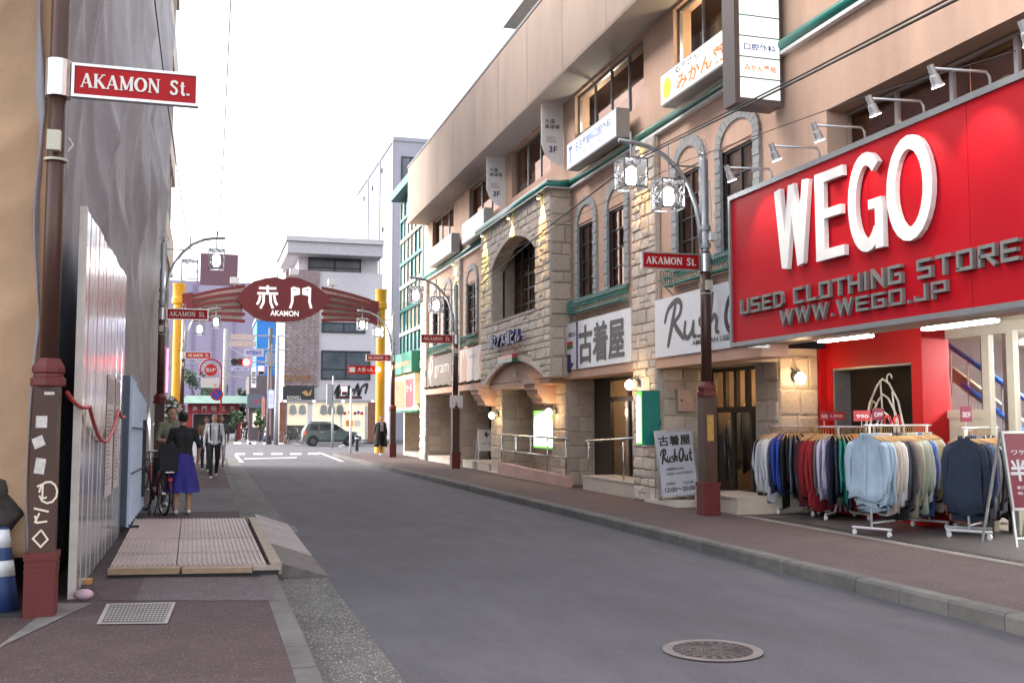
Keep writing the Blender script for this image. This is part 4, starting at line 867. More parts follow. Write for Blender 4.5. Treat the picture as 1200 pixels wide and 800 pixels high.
# ================================================================ street lamp posts
M_lpole = mat('brown_lamp_pole', (.075,.035,.026), .38, metal=.25, var=.12, scale=8, bump=.1)
M_lbox = mat('brown_lamp_box', (.06,.024,.016), .5, var=.15, scale=6, dirt=.2)
M_lred = mat('oxide_red_metal', (.12,.012,.011), .55, var=.15, scale=6, dirt=.25)
M_lsil = mat('silver_arm', (.36,.37,.39), .4, metal=.6, var=.08)
M_signred = mat('street_sign_red', (.42,.008,.012), .45, var=.04, spec=.2); M_cream = mat('cream_letter', (.78,.76,.70), .45, var=0)
M_bulb = emis('lantern_bulb', (1,.99,.96), 9); M_diff = emis('lantern_haze', (1,.99,.97), 3.0)
M_lglass = glass('lantern_glass', (.97,.97,.98), .1, 0.0, (1,1,1), 1.1)
def lamp_post(sx, label, full=True):
    """sx=+1: arm and sign reach towards +x (left kerb), -1: towards -x"""
    t = thing('street_lamp', label, 'street lamp', (0,0,0), 'twin lantern street lamps')
    B = lambda mb, n, m, sm=False, p=None: mb.build(n, m, p or t, sm, local=True)
    b = MB(); b.box(-.135,.135,-.135,.135,0,.50); b.box(-.145,.145,-.145,.145,.47,.53); b.box(-.14,.14,-.14,.14,.37,.385); b.box(-.14,.14,-.14,.14,.42,.435); B(b, 'base', M_lred)
    b = MB(); b.box(-.11,.11,-.11,.11,.53,1.93); B(b, 'lower_shaft', M_lbox)
    b = MB(); b.lathe([(.155,1.92),(.16,1.93),(.16,1.99),(.135,2.0),(.135,2.03),(.15,2.04),(.15,2.08),(.125,2.12),(.10,2.16)],(0,0,0),8); B(b, 'collar', M_lred)
    b = MB(); b.lathe([(.085,1.9),(.082,4.3)],(0,0,0),20); B(b, 'shaft', M_lpole, True)
    b = MB(); b.lathe([(.08,4.3),(.072,4.32),(.072,5.85),(.06,5.88)],(0,0,0),16); B(b, 'upper_shaft', M_lsil, True)
    f = MB(); f.lathe([(.03,5.88),(.035,5.95),(.015,6.0)],(0,0,0),8); f.tube([(.045*math.sin(a*.5236)*1.3,0,6.09+.11*math.cos(a*.5236)) for a in range(12)],.006,4,closed=True)
    for s in (-1,1): f.tube([(s*.06+.05*math.cos(a*.7854),0,5.98+.05*math.sin(a*.7854)) for a in range(8)],.006,4,closed=True)
    B(f, 'finial', M_lsil)
    pts = [(0+sx*(.06+.0),0,4.45)]+[(sx*(.06+1.02*math.sin(a*math.pi/2/10)),0,4.45+1.58*(1-math.cos(a*math.pi/2/10))**.0*math.sin(a*math.pi/2/10)) for a in range(1,1)]
    pts = [(sx*x,0,z) for x,z in ((.07,4.35),(.08,4.7),(.14,5.05),(.26,5.38),(.44,5.65),(.68,5.87),(.95,6.0),(1.2,6.05),(1.45,6.06))]
    a = MB(); a.tube(pts,.038,10); B(a,'arm',M_lsil,True)
    a = MB(); a.tube([(0,0,5.72),(sx*.53,0,5.72)],.016,6); B(a,'brace',M_lsil)
    for z in (4.66,4.36): B(MB().lathe([(.095,z),(.095,z+.08)],(0,0,0),12),'clamp',M_lsil)
    for k, (x, zt, zl) in enumerate(((1.25,6.22,5.28),(.62,6.05,4.98))):
        L_ = MB(); L_.tube([(sx*x,0,zt),(sx*x,0,zl+.5)],.018,6); L_.lathe([(.02,zl+.52),(.06,zl+.47)],(sx*x,0,0),8)
        lan = B(L_,'lantern',M_lsil)
        c = MB(); q = .19; h = .46; X_ = sx*x
        for u in (-q,q):
            for v in (-q,q): c.box(X_+u-.012,X_+u+.012,v-.012,v+.012,zl,zl+h)
        for z in (zl,zl+h):
            for u in (-q,q): c.box(X_+u-.012,X_+u+.012,-q,q,z-.012,z+.012); c.box(X_-q,X_+q,u-.012,u+.012,z-.012,z+.012)
        c.box(X_-q,X_+q,-q,q,zl+h+.005,zl+h+.02)
        rs = random.Random(5)
        if full:
            for fc in range(4):
                ca, sa = math.cos(fc*math.pi/2), math.sin(fc*math.pi/2)
                def pt(u, z): return (X_+u*ca-(-q)*sa*-1*(-1), 0, 0) if False else (X_+u*ca+q*sa, u*sa-q*ca, z)
                for j in range(15):
                    u, z = rs.uniform(-q,q), zl+rs.uniform(0,h); an = rs.choice((.9,-.9,.5,-.5,1.2)); l = rs.uniform(.1,.22)
                    u2, z2 = max(-q,min(q,u+l*math.cos(an))), max(zl,min(zl+h,z+l*math.sin(an))); c.tube([pt(u,z),pt(u2,z2)],.0075,4)
        B(c,'cage',mat('lantern_steel',(.22,.22,.23),.4,metal=.6),False,lan)
        g = MB()
        for u in (-q+.016,q-.016): g.quad((X_+u,-q,zl),(X_+u,q,zl),(X_+u,q,zl+h),(X_+u,-q,zl+h)); g.quad((X_-q,u,zl),(X_+q,u,zl),(X_+q,u,zl+h),(X_-q,u,zl+h))
        B(g,'glass',M_lglass,False,lan)
        bl = MB(); bl.lathe([(.03,zl+.36),(.08,zl+.32),(.085,zl+.12),(.05,zl+.06)],(X_,0,0),12); B(bl,'bulb',M_bulb,True,lan)
    s = MB(); z0,z1 = 3.98,4.26; xa,xb = .10,1.09
    s.box(sx*xa,sx*xb,-.035,.035,z0,z0+.022); s.box(sx*xa,sx*xb,-.035,.035,z1-.022,z1); s.box(sx*xb,sx*(xb-.022),-.035,.035,z0+.022,z1-.022); s.box(sx*xa,sx*(xa+.022),-.035,.035,z0+.022,z1-.022); s.lathe([(.098,z0-.01),(.098,z1+.01)],(0,0,0),16)
    sg = B(s,'sign_frame',M_alu)
    s = MB(); s.box(sx*(xa+.022),sx*(xb-.022),-.025,.025,z0+.022,z1-.022); B(s,'sign_face',M_signred,False,sg)
    x0 = min(sx*xa,sx*xb)+.07
    tx = serif_text('AKAMON St.', M_cream, None, (x0,-.0255,z0+.085), U_CAM, .85, .115, .003); tx.parent = sg
    e = MB(); e.box(-.05,.05,-.16,-.09,3.66,3.82); e.lathe([(.0905,3.6),(.0905,3.62)],(0,0,0),12); e.tube([(.09*sx,0,3.8),(.13*sx,-.02,3.74),(.09*sx,-.03,3.68)],.008,4); B(e,'sensor_box',mat('cream_box',(.55,.52,.42),.5))
    return t
LP = lamp_post(1, 'twin lantern street lamp with graffiti on its brown box shaft beside the tan sheet')
LP.location = (-1.22, 8.85, LZ)
# stickers and graffiti only on the near post
for x, z, w_, h_, r_ in ((-.03,1.62,.10,.10,.0),(-.05,1.45,.10,.09,.4),(-.03,1.25,.09,.13,-.15),(.03,1.86,.09,.025,0)):
    ca, sa = math.cos(r_), math.sin(r_); MB().add([(x+ca*u*w_/2-sa*v*h_/2,-.1125,z+sa*u*w_/2+ca*v*h_/2) for u,v in ((-1,-1),(1,-1),(1,1),(-1,1))],[(0,1,2,3)]).build('sticker', mat('pale_sticker',(.55,.50,.47),.6,var=.25,scale=40), LP, local=True)
gr = MB(); M_graf = mat('cream_marker',(.72,.62,.48),.6,var=.1)
def gs(pts, w_=.016, k=[0]): gr.stroke(pts, w_, (0,-.111,0), U_CAM, VZ, .002+.0002*(k[0]%9)); k[0] += 1
gs([(.05+-.08*math.cos(a*.6),1.03+.09*math.sin(a*.6)) for a in range(11)]); gs([(-.05,1.08),(.0,1.1),(.0,.98),(.04,.99)]); gs([(-.07,.9),(.06,.87)]); gs([(-.06,.84),(-.04,.78),(.05,.79)]); gs([(-.02,.86),(-.06,.78)])
gs([(0,.72),(-.07,.65),(0,.58),(.06,.64),(0,.72)]); 
gr.build('graffiti', M_graf, LP, local=True)
lpos = [((-1.12,26.4), 'twin lantern street lamp standing against the concrete building'), ((-1.0,43.2), 'twin lantern street lamp standing behind the left yellow arch post')]
for (x, y), lab in lpos:
    c = copy_thing(LP, (x,y,LZ), None, lab)
    for ch in list(c.children):
        if ch.name.startswith(('sticker','graffiti')): bpy.data.objects.remove(ch)
for ch in list(LP.children_recursive):
    k = ch.name.split('.')[0]
    if k in ('arm','brace','lantern','cage','glass','bulb','finial'): bpy.data.objects.remove(ch)
    elif k == 'clamp': bpy.data.objects.remove(ch)
    elif k in ('base','lower_shaft','collar','sticker','graffiti'): ch.scale = (.82,.82,.93)
    elif k == 'shaft': ch.scale = (.82,.82,1)
    elif k == 'sign_frame': ch.location.z = .16
    elif k == 'upper_shaft': ch.data = ch.data.copy(); ch.data.materials[0] = M_lpole
LP['label'] = 'near brown street name post with graffiti and stickers on its box shaft'; LP['group'] = ''; del LP['group']
RP = lamp_post(-1, 'twin lantern street lamp by the coat shop window in front of the red sign')
RP.location = (7.49, 14.52, SWZ); RP.scale = (1,1,.957)
for (x, y), lab in (((7.27,30.6),'twin lantern street lamp with a blank white plate in front of the brown billboard'), ((7.08,40.6),'twin lantern street lamp beside the teal glass building and right arch post')):
    c = copy_thing(RP, (x,y,SWZ), None, lab)
    if y < 31: MB().box(x-.2,x+.2,y-.14,y-.11,2.05,2.45).build('plate', M_sgw, c)
MB().box(-.06,.05,-.1135,-.1105,1.2,1.62).build('poster', mat('ochre_poster',(.42,.25,.05),.6,var=.3,scale=20), RP, local=True)
cm = MB(); cm.box(.03,.13,-.16,-.05,4.48,4.6); cm.tube([(.07,-.05,5.5),(.1,-.03,5.0),(.09,-.03,4.6)],.012,5); cm.tube([(.1,-.1,4.48),(.16,-.1,4.3),(.06,-.09,4.22)],.01,5); cm.build('camera', M_white, RP, local=True)
# ================================================================ sheeted building site on the left
def sheet(name, P, nu, nv, amp, m, lab, seed, ropes=(), levels=(), thick=.012, fr=1.0, bias=0.0):
    """wrinkled hanging sheet; P(u,v) gives the flat point and its normal; ropes and levels are lashing lines over it"""
    def S(u, v):
        p, n, L_, H_ = P(u, v); a, b = u*L_*fr, v*H_*fr
        q1 = noise.noise((a*.34-b*.30+seed, b*.15+a*.05, seed)); q2 = noise.noise((a*.62+b*.26, b*.20-a*.1+seed, 5)); q3 = noise.noise((a*1.5-b*.4, b*.4+a*.3, seed+2)); q4 = noise.noise((a*.8, b*.05, seed+6))
        d = 1.3*(1-min(1,abs(q1)*2.6))**1.5+.8*(1-min(1,abs(q2)*2.8))+.2*(1-abs(q3)*2)+.6*q4-bias
        return p+n*(d*amp*min(1, .35+max(0, b/fr-2)*.16))
    vs = [S(i/nu, j/nv) for j in range(nv+1) for i in range(nu+1)]
    fs = [(j*(nu+1)+i, j*(nu+1)+i+1, (j+1)*(nu+1)+i+1, (j+1)*(nu+1)+i) for j in range(nv) for i in range(nu)]
    o = MB().add(vs, fs).build(name, m, smooth=True)
    sm = o.modifiers.new('thickness','SOLIDIFY'); sm.thickness = thick; sm.offset = -1
    n0 = P(.5,.5)[1]; H_ = P(0,0)[3]; M_rope = mat('lashing_rope',(.09,.085,.09),.8)
    for u in ropes: MB().tube([S(u, k/70)+n0*.012 for k in range(71)], .011, 4).build('lashing_rope', M_rope, o)
    for h in levels: MB().tube([S(k/90, h/H_)+n0*.014 for k in range(91)], .013, 4).build('lashing_rope', M_rope, o)
    return tag(o, lab, 'sheet')
M_tarp = mat('grey_tarpaulin', (.27,.258,.285), .6, var=.10, scale=4, spec=.4, dirt=.1, bump=.25, bscale=30)
M_tan = mat('tan_sheet', (.46,.29,.175), .8, var=.12, scale=1.6, dirt=.3, bump=.2, bscale=18)
TY0, TY1 = 9.05, 31.0
sheet('tarpaulin', lambda u, v: (Vector((-1.36, TY0+(TY1-TY0)*u**1.35, .1+14.5*v)), Vector((1,0,0)), 20, 14), 210, 180, .16, M_tarp, 'grey wrinkled tarpaulin covering the building site along the pavement', 3.1, bias=.9)
sheet('site_sheet', lambda u, v: (Vector((-8+6.76*u, 9.12, .5+13*v)), Vector((0,-1,0)), 6, 13), 260, 200, .035, M_tan, 'tan canvas sheet closing the end of the building site beside the graffiti lamp post', 7.7, fr=3.2)
bd = thing('site_building', 'sheeted building under works behind the grey tarpaulin', 'building', (-5,20,0))
MB().box(-12,-2.3,9.5,31,0,14.4).build('wall', mat('raw_wall',(.3,.28,.26),.9), bd); MB().box(-12.1,-1.75,9.35,31.05,14.62,14.8).build('roof', M_concrete, bd)
# site hoarding: glossy white ribbed panels
HO = thing('site_hoarding', 'tall glossy white metal hoarding panels with pasted notices', 'hoarding', (-1.08, 12, LZ))
M_hoard = mat('white_gloss_hoarding', (.62,.63,.66), .16, metal=.55, var=.05, scale=2, bump=.06, bscale=3, stretch=(1,1,.15))
hx = -1.06; hy0, hy1 = 9.62, 14.3; hz = 3.46; npn = 6
for i in range(npn):
    a, b = hy0+(hy1-hy0)*i/npn, hy0+(hy1-hy0)*(i+1)/npn; p = MB(); z1 = hz+.02*(i%2)
    prof = [(a+.004,0),(a+.03,.0),(a+.045,-.025),(a+.075,-.025),(a+.09,0)]+[((a+b)/2-.05,0),((a+b)/2-.035,-.02),((a+b)/2+.035,-.02),((a+b)/2+.05,0)]+[(b-.03,0),(b-.004,0)]
    for (y0,d0),(y1,d1) in zip(prof, prof[1:]): p.quad((hx+d0,y0,LZ+.02),(hx+d1,y1,LZ+.02),(hx+d1,y1,z1),(hx+d0,y0,z1))
    p.add([(hx-.04,a+.004,LZ+.02),(hx-.04,b-.004,LZ+.02),(hx-.04,b-.004,z1),(hx-.04,a+.004,z1),(hx,a+.004,LZ+.02),(hx,a+.004,z1),(hx,b-.004,LZ+.02),(hx,b-.004,z1)],[(0,3,2,1),(0,4,5,3),(1,2,7,6),(3,5,7,2)])
    p.build('panel', M_hoard, HO)
MB().box(hx-.05,hx+.012,hy0-.05,hy0+.003,LZ,hz+.01).build('end_post', mat('pale_post',(.68,.62,.57),.4), HO)
M_paper = mat('pasted_notice', (.55,.52,.53), .5, var=.06)
for (ya,yb,z0,z1) in ((12.0,12.85,.75,2.1),(13.05,13.75,.78,2.1)):
    n_ = MB(); n_.quad((hx+.006,ya,z0),(hx+.006,yb,z0),(hx+.006,yb,z1),(hx+.006,ya,z1)); o = n_.build('notice', M_paper, HO)
    MB().quad((hx+.008,ya+.05,z1-.32),(hx+.008,yb-.05,z1-.32),(hx+.008,yb-.05,z1-.04),(hx+.008,ya+.05,z1-.04)).build('notice_panel', mat('grey_notice',(.22,.21,.25),.4), o)
    ln_ = MB(); z = z1-.4
    while z > z0+.1:
        ln_.box(hx+.007,hx+.009,ya+.08,ya+.08+(yb-ya-.16)*random.uniform(.3,1),z,z+.014); z -= .045
    ln_.build('print', mat('grey_ink',(.2,.2,.22),.6,var=0), o)
rp_ = MB(); P0 = Vector((-1.1,8.85,1.86)); pts = []
for (a, b, sag) in (((-1.1,8.9,1.82),(-1.03,9.9,1.72),.05),((-1.03,9.9,1.72),(-1.02,12.9,1.72),.34),((-1.02,12.9,1.72),(-1.02,13.9,1.66),.06)):
    a, b = Vector(a), Vector(b)
    for i in range(10): s = i/10; pts.append(a.lerp(b,s)-Vector((0,0,sag*4*s*(1-s)))+Vector((.015,0,0)))
rp_.tube(pts,.018,8); rp_.build('padding_hose', mat('red_hose',(.45,.03,.035),.5,var=.5,scale=5,stretch=(1,3,1)), smooth=True, label='red protective hose draped from the lamp post along the white hoarding', cat='hose')
# folding gate on castors
AG = thing('folding_gate', 'pale blue folding slat gate on castors beyond the white hoarding', 'gate', (-1.0,16.2,LZ))
M_gate = mat('pale_blue_slat', (.46,.55,.70), .45, var=.08, scale=4)
for i in range(16):
    y = 14.45+i*.21; dx = .06 if i % 2 else -.06; h = 2.18-.02*i+random.uniform(-.02,.02)
    MB().add([(-1.02-dx,y,LZ+.12),(-1.02+dx,y+.2,LZ+.12),(-1.02+dx,y+.2,h),(-1.02-dx,y,h),(-1.05-dx,y,LZ+.12),(-1.05+dx,y+.2,LZ+.12),(-1.05+dx,y+.2,h),(-1.05-dx,y,h)],[(0,1,2,3),(4,7,6,5),(3,2,6,7),(0,4,5,1),(1,5,6,2),(0,3,7,4)]).build('slat', M_gate, AG)
for z in (.9,1.5): MB().tube([(-.94,14.4,z),(-.94,17.8,z-.05)],.012,5).build('tie_bar', M_black, AG)
MB().box(-.98,-.92,17.2,17.3,.4,1.6).build('edge_post', M_black, AG)
for y in (14.6,16,17.6):
    k = MB(); k.box(-1.12,-.84,y-.02,y+.02,LZ+.1,LZ+.13); k.lathe([(.045,-.015),(.045,.015)],(-.86,y,LZ+.045),10,'x'); k.lathe([(.045,-.015),(.045,.015)],(-1.1,y,LZ+.045),10,'x'); k.build('castor', M_black, AG)
# cone, block and rubble bag behind the lamp post
def cone(loc, lab, sc=1):
    t = thing('traffic_cone', lab, 'traffic cone', loc); x, y, z = loc
    b = MB(); b.box(x-.17*sc,x+.17*sc,y-.17*sc,y+.17*sc,z,z+.03*sc); b.build('foot', M_black, t)
    pr = [(.13,.03),(.10,.22),(.085,.32),(.065,.45),(.05,.55),(.03,.68),(.0,.69)]
    for i,(nm,c) in enumerate((('body','b'),('band','w'),('body','b'),('band','w'),('tip','b'))):
        pass
    c = MB(); c.lathe([(r_*sc,h_*sc) for r_,h_ in pr[:-1]],(x,y,z),18); c.build('body', mat('blue_cone',(.012,.035,.12),.6,var=.1), t, smooth=True)
    for h0,h1,r0,r1 in ((.30,.42,.0895,.0705),(.52,.66,.0555,.034)):
        c = MB(); c.lathe([((r0+.002)*sc,h0*sc),((r1+.002)*sc,h1*sc)],(x,y,z),18); c.build('band', mat('white_band',(.6,.6,.6),.5,var=.2,scale=20), t, smooth=True)
cone((-1.52,9.0,LZ), 'blue and white banded cone behind the graffiti lamp post')
MB().box(-2.0,-1.68,8.9,9.1,LZ,.62).build('concrete_block', M_concrete, label='grey concrete block at the foot of the tan sheet', cat='block')
sb = MB(); sb.ball((-1.85,9.2,.85),(.42,.25,.35),20,14); 
o = sb.build('rubble_sack', mat('dark_sack',(.045,.036,.032),.7,var=.4,scale=8,bump=.5,bscale=15), smooth=True, label='dark crumpled sack resting on the block below the tan sheet', cat='sack')
for v in o.data.vertices: v.co += Vector((noise.noise(v.co*4),noise.noise(v.co*5+Vector((3,0,0))),noise.noise(v.co*4+Vector((0,7,0)))))*.13
pb = MB(); c = G(98,696,LZ+.05); pb.ball(c,(.08,.04,.045),10,8); o = pb.build('plastic_bottle', mat('pink_plastic',(.55,.36,.42),.3,var=.2), smooth=True, label='crushed pink plastic bottle by the hoarding foot', cat='bottle')
for i_,(px,py) in enumerate(((100,681),(130,629))):
    c = G(px,py,LZ+.02); MB().box(c.x-.06,c.x+.06,c.y-.05,c.y+.05,LZ,LZ+.045).build('wood_wedge', mat('orange_wood',(.5,.26,.08),.6,var=.2), label=('small wooden wedge under the hoarding by the pink bottle','small wooden wedge under the folding gate')[i_], cat='wedge')
# ribbed steel cover platform and kerb ramp
PF = thing('cover_platform', 'platform of ribbed pinkish plates on timber edges across the left pavement', 'platform', (-.2,14,LZ))
M_plate = mat('worn_ribbed_plate', (.46,.35,.31), .6, metal=0, var=.12, scale=2.5, dirt=.25)
PZ = LZ+.085; c00, c10, c11, c01 = G(128,664,PZ), G(313,661,PZ), G(287,607,PZ), G(158,608,PZ)
def bil(u, v): return c00.lerp(c10,u).lerp(c01.lerp(c11,u),v)
for r_ in range(3):
    v0, v1 = (0,.19,.47,1)[r_]+.004, (0,.19,.47,1)[r_+1]-.004
    for q_ in range(2):
        u0, u1 = (0,.42)[q_]+.003, (.42,1)[q_]-.003; p = MB()
        p.add([bil(u,v)+Vector((0,0,dz)) for dz in (-.03,0) for u,v in ((u0,v0),(u1,v0),(u1,v1),(u0,v1))],[(0,3,2,1),(4,5,6,7),(0,1,5,4),(1,2,6,5),(2,3,7,6),(3,0,4,7)])
        n = 13 if q_ == 0 else 18
        for i in range(n):
            a = u0+(u1-u0)*(i+.2)/n; b = u0+(u1-u0)*(i+.62)/n
            p.add([bil(u,v)+Vector((0,0,dz)) for dz in (.0005,.013) for u,v in ((a,v0+.004),(b,v0+.004),(b,v1-.004),(a,v1-.004))],[(4,5,6,7),(0,1,5,4),(1,2,6,5),(3,0,4,7)])
        p.build('plate', M_plate, PF)
def beam(p, q, w_, z0, z1, nm, m):
    d = (q-p).normalized(); n_ = Vector((-d.y,d.x,0))*w_; MB().add([Vector((s.x,s.y,z)) for z in (z0,z1) for s in (p,q,q+n_,p+n_)],[(0,3,2,1),(4,5,6,7),(0,1,5,4),(1,2,6,5),(2,3,7,6),(3,0,4,7)]).build(nm, m, PF)
M_timb = mat('raw_timber', (.36,.25,.16), .7, var=.2, scale=5, stretch=(1,8,8))
e0, e1 = c00-Vector((0,.16,0)), c10-Vector((0,.16,0))
beam(e0, e0.lerp(e1,.44), .12, LZ+.03, PZ+.005, 'timber', M_timb); beam(e0.lerp(e1,.46), e0.lerp(e1,.9), .12, LZ+.03, PZ-.005, 'timber', M_timb); beam(e0.lerp(e1,.905), e1+Vector((.12,0,0)), .12, LZ+.05, PZ, 'timber', mat('grey_board',(.36,.31,.27),.7,var=.2))
beam(e0+Vector((.0,.03,0)), e1+Vector((.1,.03,0)), .1, LZ-.02, LZ+.05, 'bearer', M_black); beam(c10+Vector((.03,-.1,0)), c11+Vector((.05,0,0)), -.11, LZ, PZ+.015, 'edge_board', mat('ochre_board',(.33,.27,.20),.75,var=.2))
RA = thing('kerb_ramp', 'worn kerb ramp of rubber wedge and steel plate lying in the gutter', 'ramp', (.95,13.5,0))
ra, rb = G(322,668,LZ), G(288,607,LZ)
rq = MB(); y0, y1 = rb.y-1.0, ra.y+.9
p = MB(); p.prism([(0,0),(.5,0),(.0,.16)],(.72,ra.y+1.55,.006),(1,0,0),VZ,1.6); p.build('rubber_wedge', mat('ramp_rubber',(.13,.11,.105),.8,var=.3,scale=8,bump=.4,bscale=20), RA)
p = MB(); p.prism([(0,.02),(.5,.0),(.0,.17)],(.72,rb.y-.3,.006),(1,0,0),VZ,rb.y-.3-(ra.y+1.6)); p.build('steel_ramp', mat('ramp_plate',(.27,.23,.225),.6,metal=.1,var=.25,scale=5,dirt=.3), RA)
# covers in the ground
t = thing('utility_cover', 'rectangular pale patterned steel cover in the left pavement', 'utility cover', tuple(G(160,718,LZ)))
cc = [G(x,y,LZ) for x,y in ((113,732),(196,731),(206,706),(125,708))]
def cb(u,v): return cc[0].lerp(cc[1],u).lerp(cc[3].lerp(cc[2],u),v)
MB().add([cb(u,v)+Vector((0,0,.008)) for u,v in ((0,0),(1,0),(1,1),(0,1))],[(0,1,2,3)]).build('frame', mat('cover_frame',(.36,.32,.29),.6,metal=.3,var=.15), t)
MB().add([cb(u,v)+Vector((0,0,.0095)) for u,v in ((.06,.05),(.95,.05),(.95,.95),(.06,.95))],[(0,1,2,3)]).build('plate', mat('cover_plate',(.10,.088,.082),.6,var=.2), t)
p = MB()
for i in range(16):
    for j in range(9):
        u, v = .09+.845*i/15.5, .09+.85*j/8.6; w_, h_ = .036, .06
        p.add([cb(u+a*w_,v+b*h_)+Vector((0,0,.0135)) for a,b in ((0,.3),(.7,0),(1,.7),(.3,1))],[(0,1,2,3)])
p.build('stud', mat('cover_stud',(.42,.37,.33),.5,metal=.3,var=.15), t)
c = G(835,762.5,0); t = thing('manhole_cover', 'round cast iron manhole cover with concentric wave pattern in the road', 'manhole cover', (c.x,c.y,0))
M_iron = mat('cast_iron', (.17,.15,.145), .5, metal=.4, var=.25, scale=10, dirt=.3); M_irond = mat('cast_iron_dark', (.05,.045,.047), .6, metal=.3, var=.2)
ring = lambda r0,r1,z,n=48,cx=0,cy=0,a0=0,a1=2*math.pi: ([(c.x+cx+r*math.cos(a0+(a1-a0)*i/n), c.y+cy+r*math.sin(a0+(a1-a0)*i/n), z) for i in range(n+1) for r in (r0,r1)], [(2*i,2*i+1,2*i+3,2*i+2) for i in range(n)])
p = MB(); p.add(*ring(.275,.345,.010)); p.build('rim', mat('worn_rim',(.24,.21,.205),.5,metal=.4,var=.25,scale=6), t)
p = MB(); p.lathe([(.276,.001),(.276,.006)],(c.x,c.y,0),40); p.build('plate', M_irond, t)
p = MB()
for k in range(22): a = 2*math.pi*k/22; p.add([(c.x+r*math.cos(a+d),c.y+r*math.sin(a+d),.0105) for r,d in ((.2,-.07),(.265,-.06),(.265,.06),(.2,.07))],[(0,1,2,3)])
for (ox,oy) in ((0,0),(.12,.05),(-.11,.07),(.03,-.13),(-.1,-.09)):
    for r in (.025,.05,.075): p.add(*ring(r,r+.013,.0105+ox*.001,14,ox,oy, 0, 2*math.pi if r < .06 else 4.2))
p.build('pattern', M_iron, t)
# ---------------------------------------------------------------- concrete building beyond the tarpaulin
CB = thing('concrete_building', 'cream concrete building with dark window bays beyond the grey tarpaulin', 'building', (-1.5,36,0))
M_crm = mat('cream_concrete', (.56,.50,.44), .8, var=.1, scale=2, dirt=.15)
b = MB(); b.box(-9,-1.5,31.2,38.6,0,22); b.build('wall', M_crm, CB)
for z in (3.4,6.7,10,13.3,16.6,19.9): MB().box(-1.5,-1.3,31.2,38.6,z,z+1.25).build('spandrel', M_crm, CB)
for z in (1.0,4.65,7.95,11.25,14.55,17.85):
    for i in range(4):
        a = 31.3+i*1.82; MB().box(-1.51,-1.44,a+.2,a+1.7,z,z+2.0).build('window', mat('dark_glass_band',(.03,.03,.035),.12,var=.1), CB); MB().box(-1.5,-1.36,a-.08,a+.2,z,z+2.05).build('pilaster', M_crm, CB)
t = thing('hanging_sign', 'pale blue grey upright sign panel on the concrete building with pink neon edge', 'sign', (-1.3,31.2,3))
MB().box(-1.5,-1.12,31.15,31.4,1.2,4.3).build('board', mat('pale_blue_board',(.42,.47,.55),.5), t); MB().box(-1.38,-1.2,31.13,31.149,1.2,3.65).build('dark_board', mat('dark_board',(.05,.04,.04),.4), t); MB().box(-1.165,-1.115,31.08,31.149,2.4,3.65).build('neon', emis('pink_neon',(1,.16,.3),1.2), t)
# flower stand and lamp by the wall
FLW = thing('flower_stand', 'tall white and green congratulation flower stand by the tarpaulin end', 'flower stand', (-1.0,30,LZ))
fm = [MB(),MB(),MB()]; rs = random.Random(3)
for i in range(900):
    a, r_, z = rs.uniform(0,6.28), .55*math.sqrt(rs.random()), rs.uniform(-1,1); k = math.sqrt(max(0,1-z*z)); p = Vector((-1.0+r_*k*math.cos(a)*.7,30+r_*k*math.sin(a),1.55+z*.68)); s = rs.uniform(.03,.07); m_ = fm[0 if i%5 < 2 else (1 if i%5 < 4 else 2)]
    u = Vector((rs.uniform(-1,1),rs.uniform(-1,1),rs.uniform(-1,1))).normalized(); v = u.orthogonal().normalized(); m_.quad(p-u*s-v*s,p+u*s-v*s*.4,p+u*s+v*s,p-u*s*.4+v*s)
fm[0].build('bloom', mat('white_bloom',(.72,.74,.72),.6), FLW, kind='stuff'); fm[1].build('leaf', mat('leaf_green',(.05,.13,.05),.6,var=.3), FLW, kind='stuff'); fm[2].build('bloom', mat('pink_bloom',(.5,.2,.28),.6), FLW, kind='stuff')
k = MB()
for dx, dy in ((-.25,-.2),(.25,-.2),(0,.3)): k.tube([(-1+dx,30+dy,LZ),(-1,30,1.3)],.02,5)
k.build('stand', M_white, FLW)
t = thing('wall_lamp', 'bright white round lamp on the tarpaulin edge by the flower stand', 'wall lamp', (-1.2,26.8,1.55)); MB().ball((-1.17,26.9,1.5),.09,12,8).build('globe', emis('white_globe',(1,1,1),30), t, smooth=True); MB().box(-1.3,-1.2,26.87,26.93,1.47,1.53).build('bracket', M_black, t)
t = thing('small_sign', 'small cream box sign with dark mark above the flower stand', 'sign', (-.9,31,1.5)); MB().box(-1.1,-.72,31.2,31.35,1.3,1.72).build('case', mat('cream_sign',(.62,.58,.5),.5), t); lettering('田', M_ink, t, (-1.0,31.19,1.42), U_CAM, .18, .2)
# ================================================================ red and yellow gateway arch
AY = 46.0
AR = thing('gateway_arch', 'red street gateway arch with white Akamon characters on yellow posts', 'arch', tuple(onY(326,520,AY)))
M_yel = mat('yellow_post', (.72,.36,.012), .45, var=.08, scale=3, dirt=.1); M_ared = mat('arch_red', (.17,.018,.022), .5, var=.1, scale=3)
for px in (208, 446):
    p = onY(px, 500, AY); q = onY(px, 335 if px < 300 else 342, AY); zt = q.z; x = (p.x+q.x)/2
    m = MB(); m.lathe([(.24,0),(.24,.3),(.205,.34),(.205,zt-.9),(.29,zt-.86),(.29,zt-.62),(.255,zt-.58),(.255,zt-.1),(.27,zt-.06),(.27,zt)],(x,AY,.1),20); smooth_by_angle(m.build('post', M_yel, AR))
def a2(px, py): p = onY(px, py, AY); return p.x, p.z
def apoly(pts, y, dep, nm, m): MB().prism([a2(*p) for p in pts], (0,y,0), U_CAM, VZ, dep).build(nm, m, AR)
apoly([(214,345),(226,343),(226,363),(214,363)], AY, .25, 'end_block', M_ared); apoly([(433,352),(443,354),(443,382),(433,378)], AY, .25, 'end_block', M_ared)
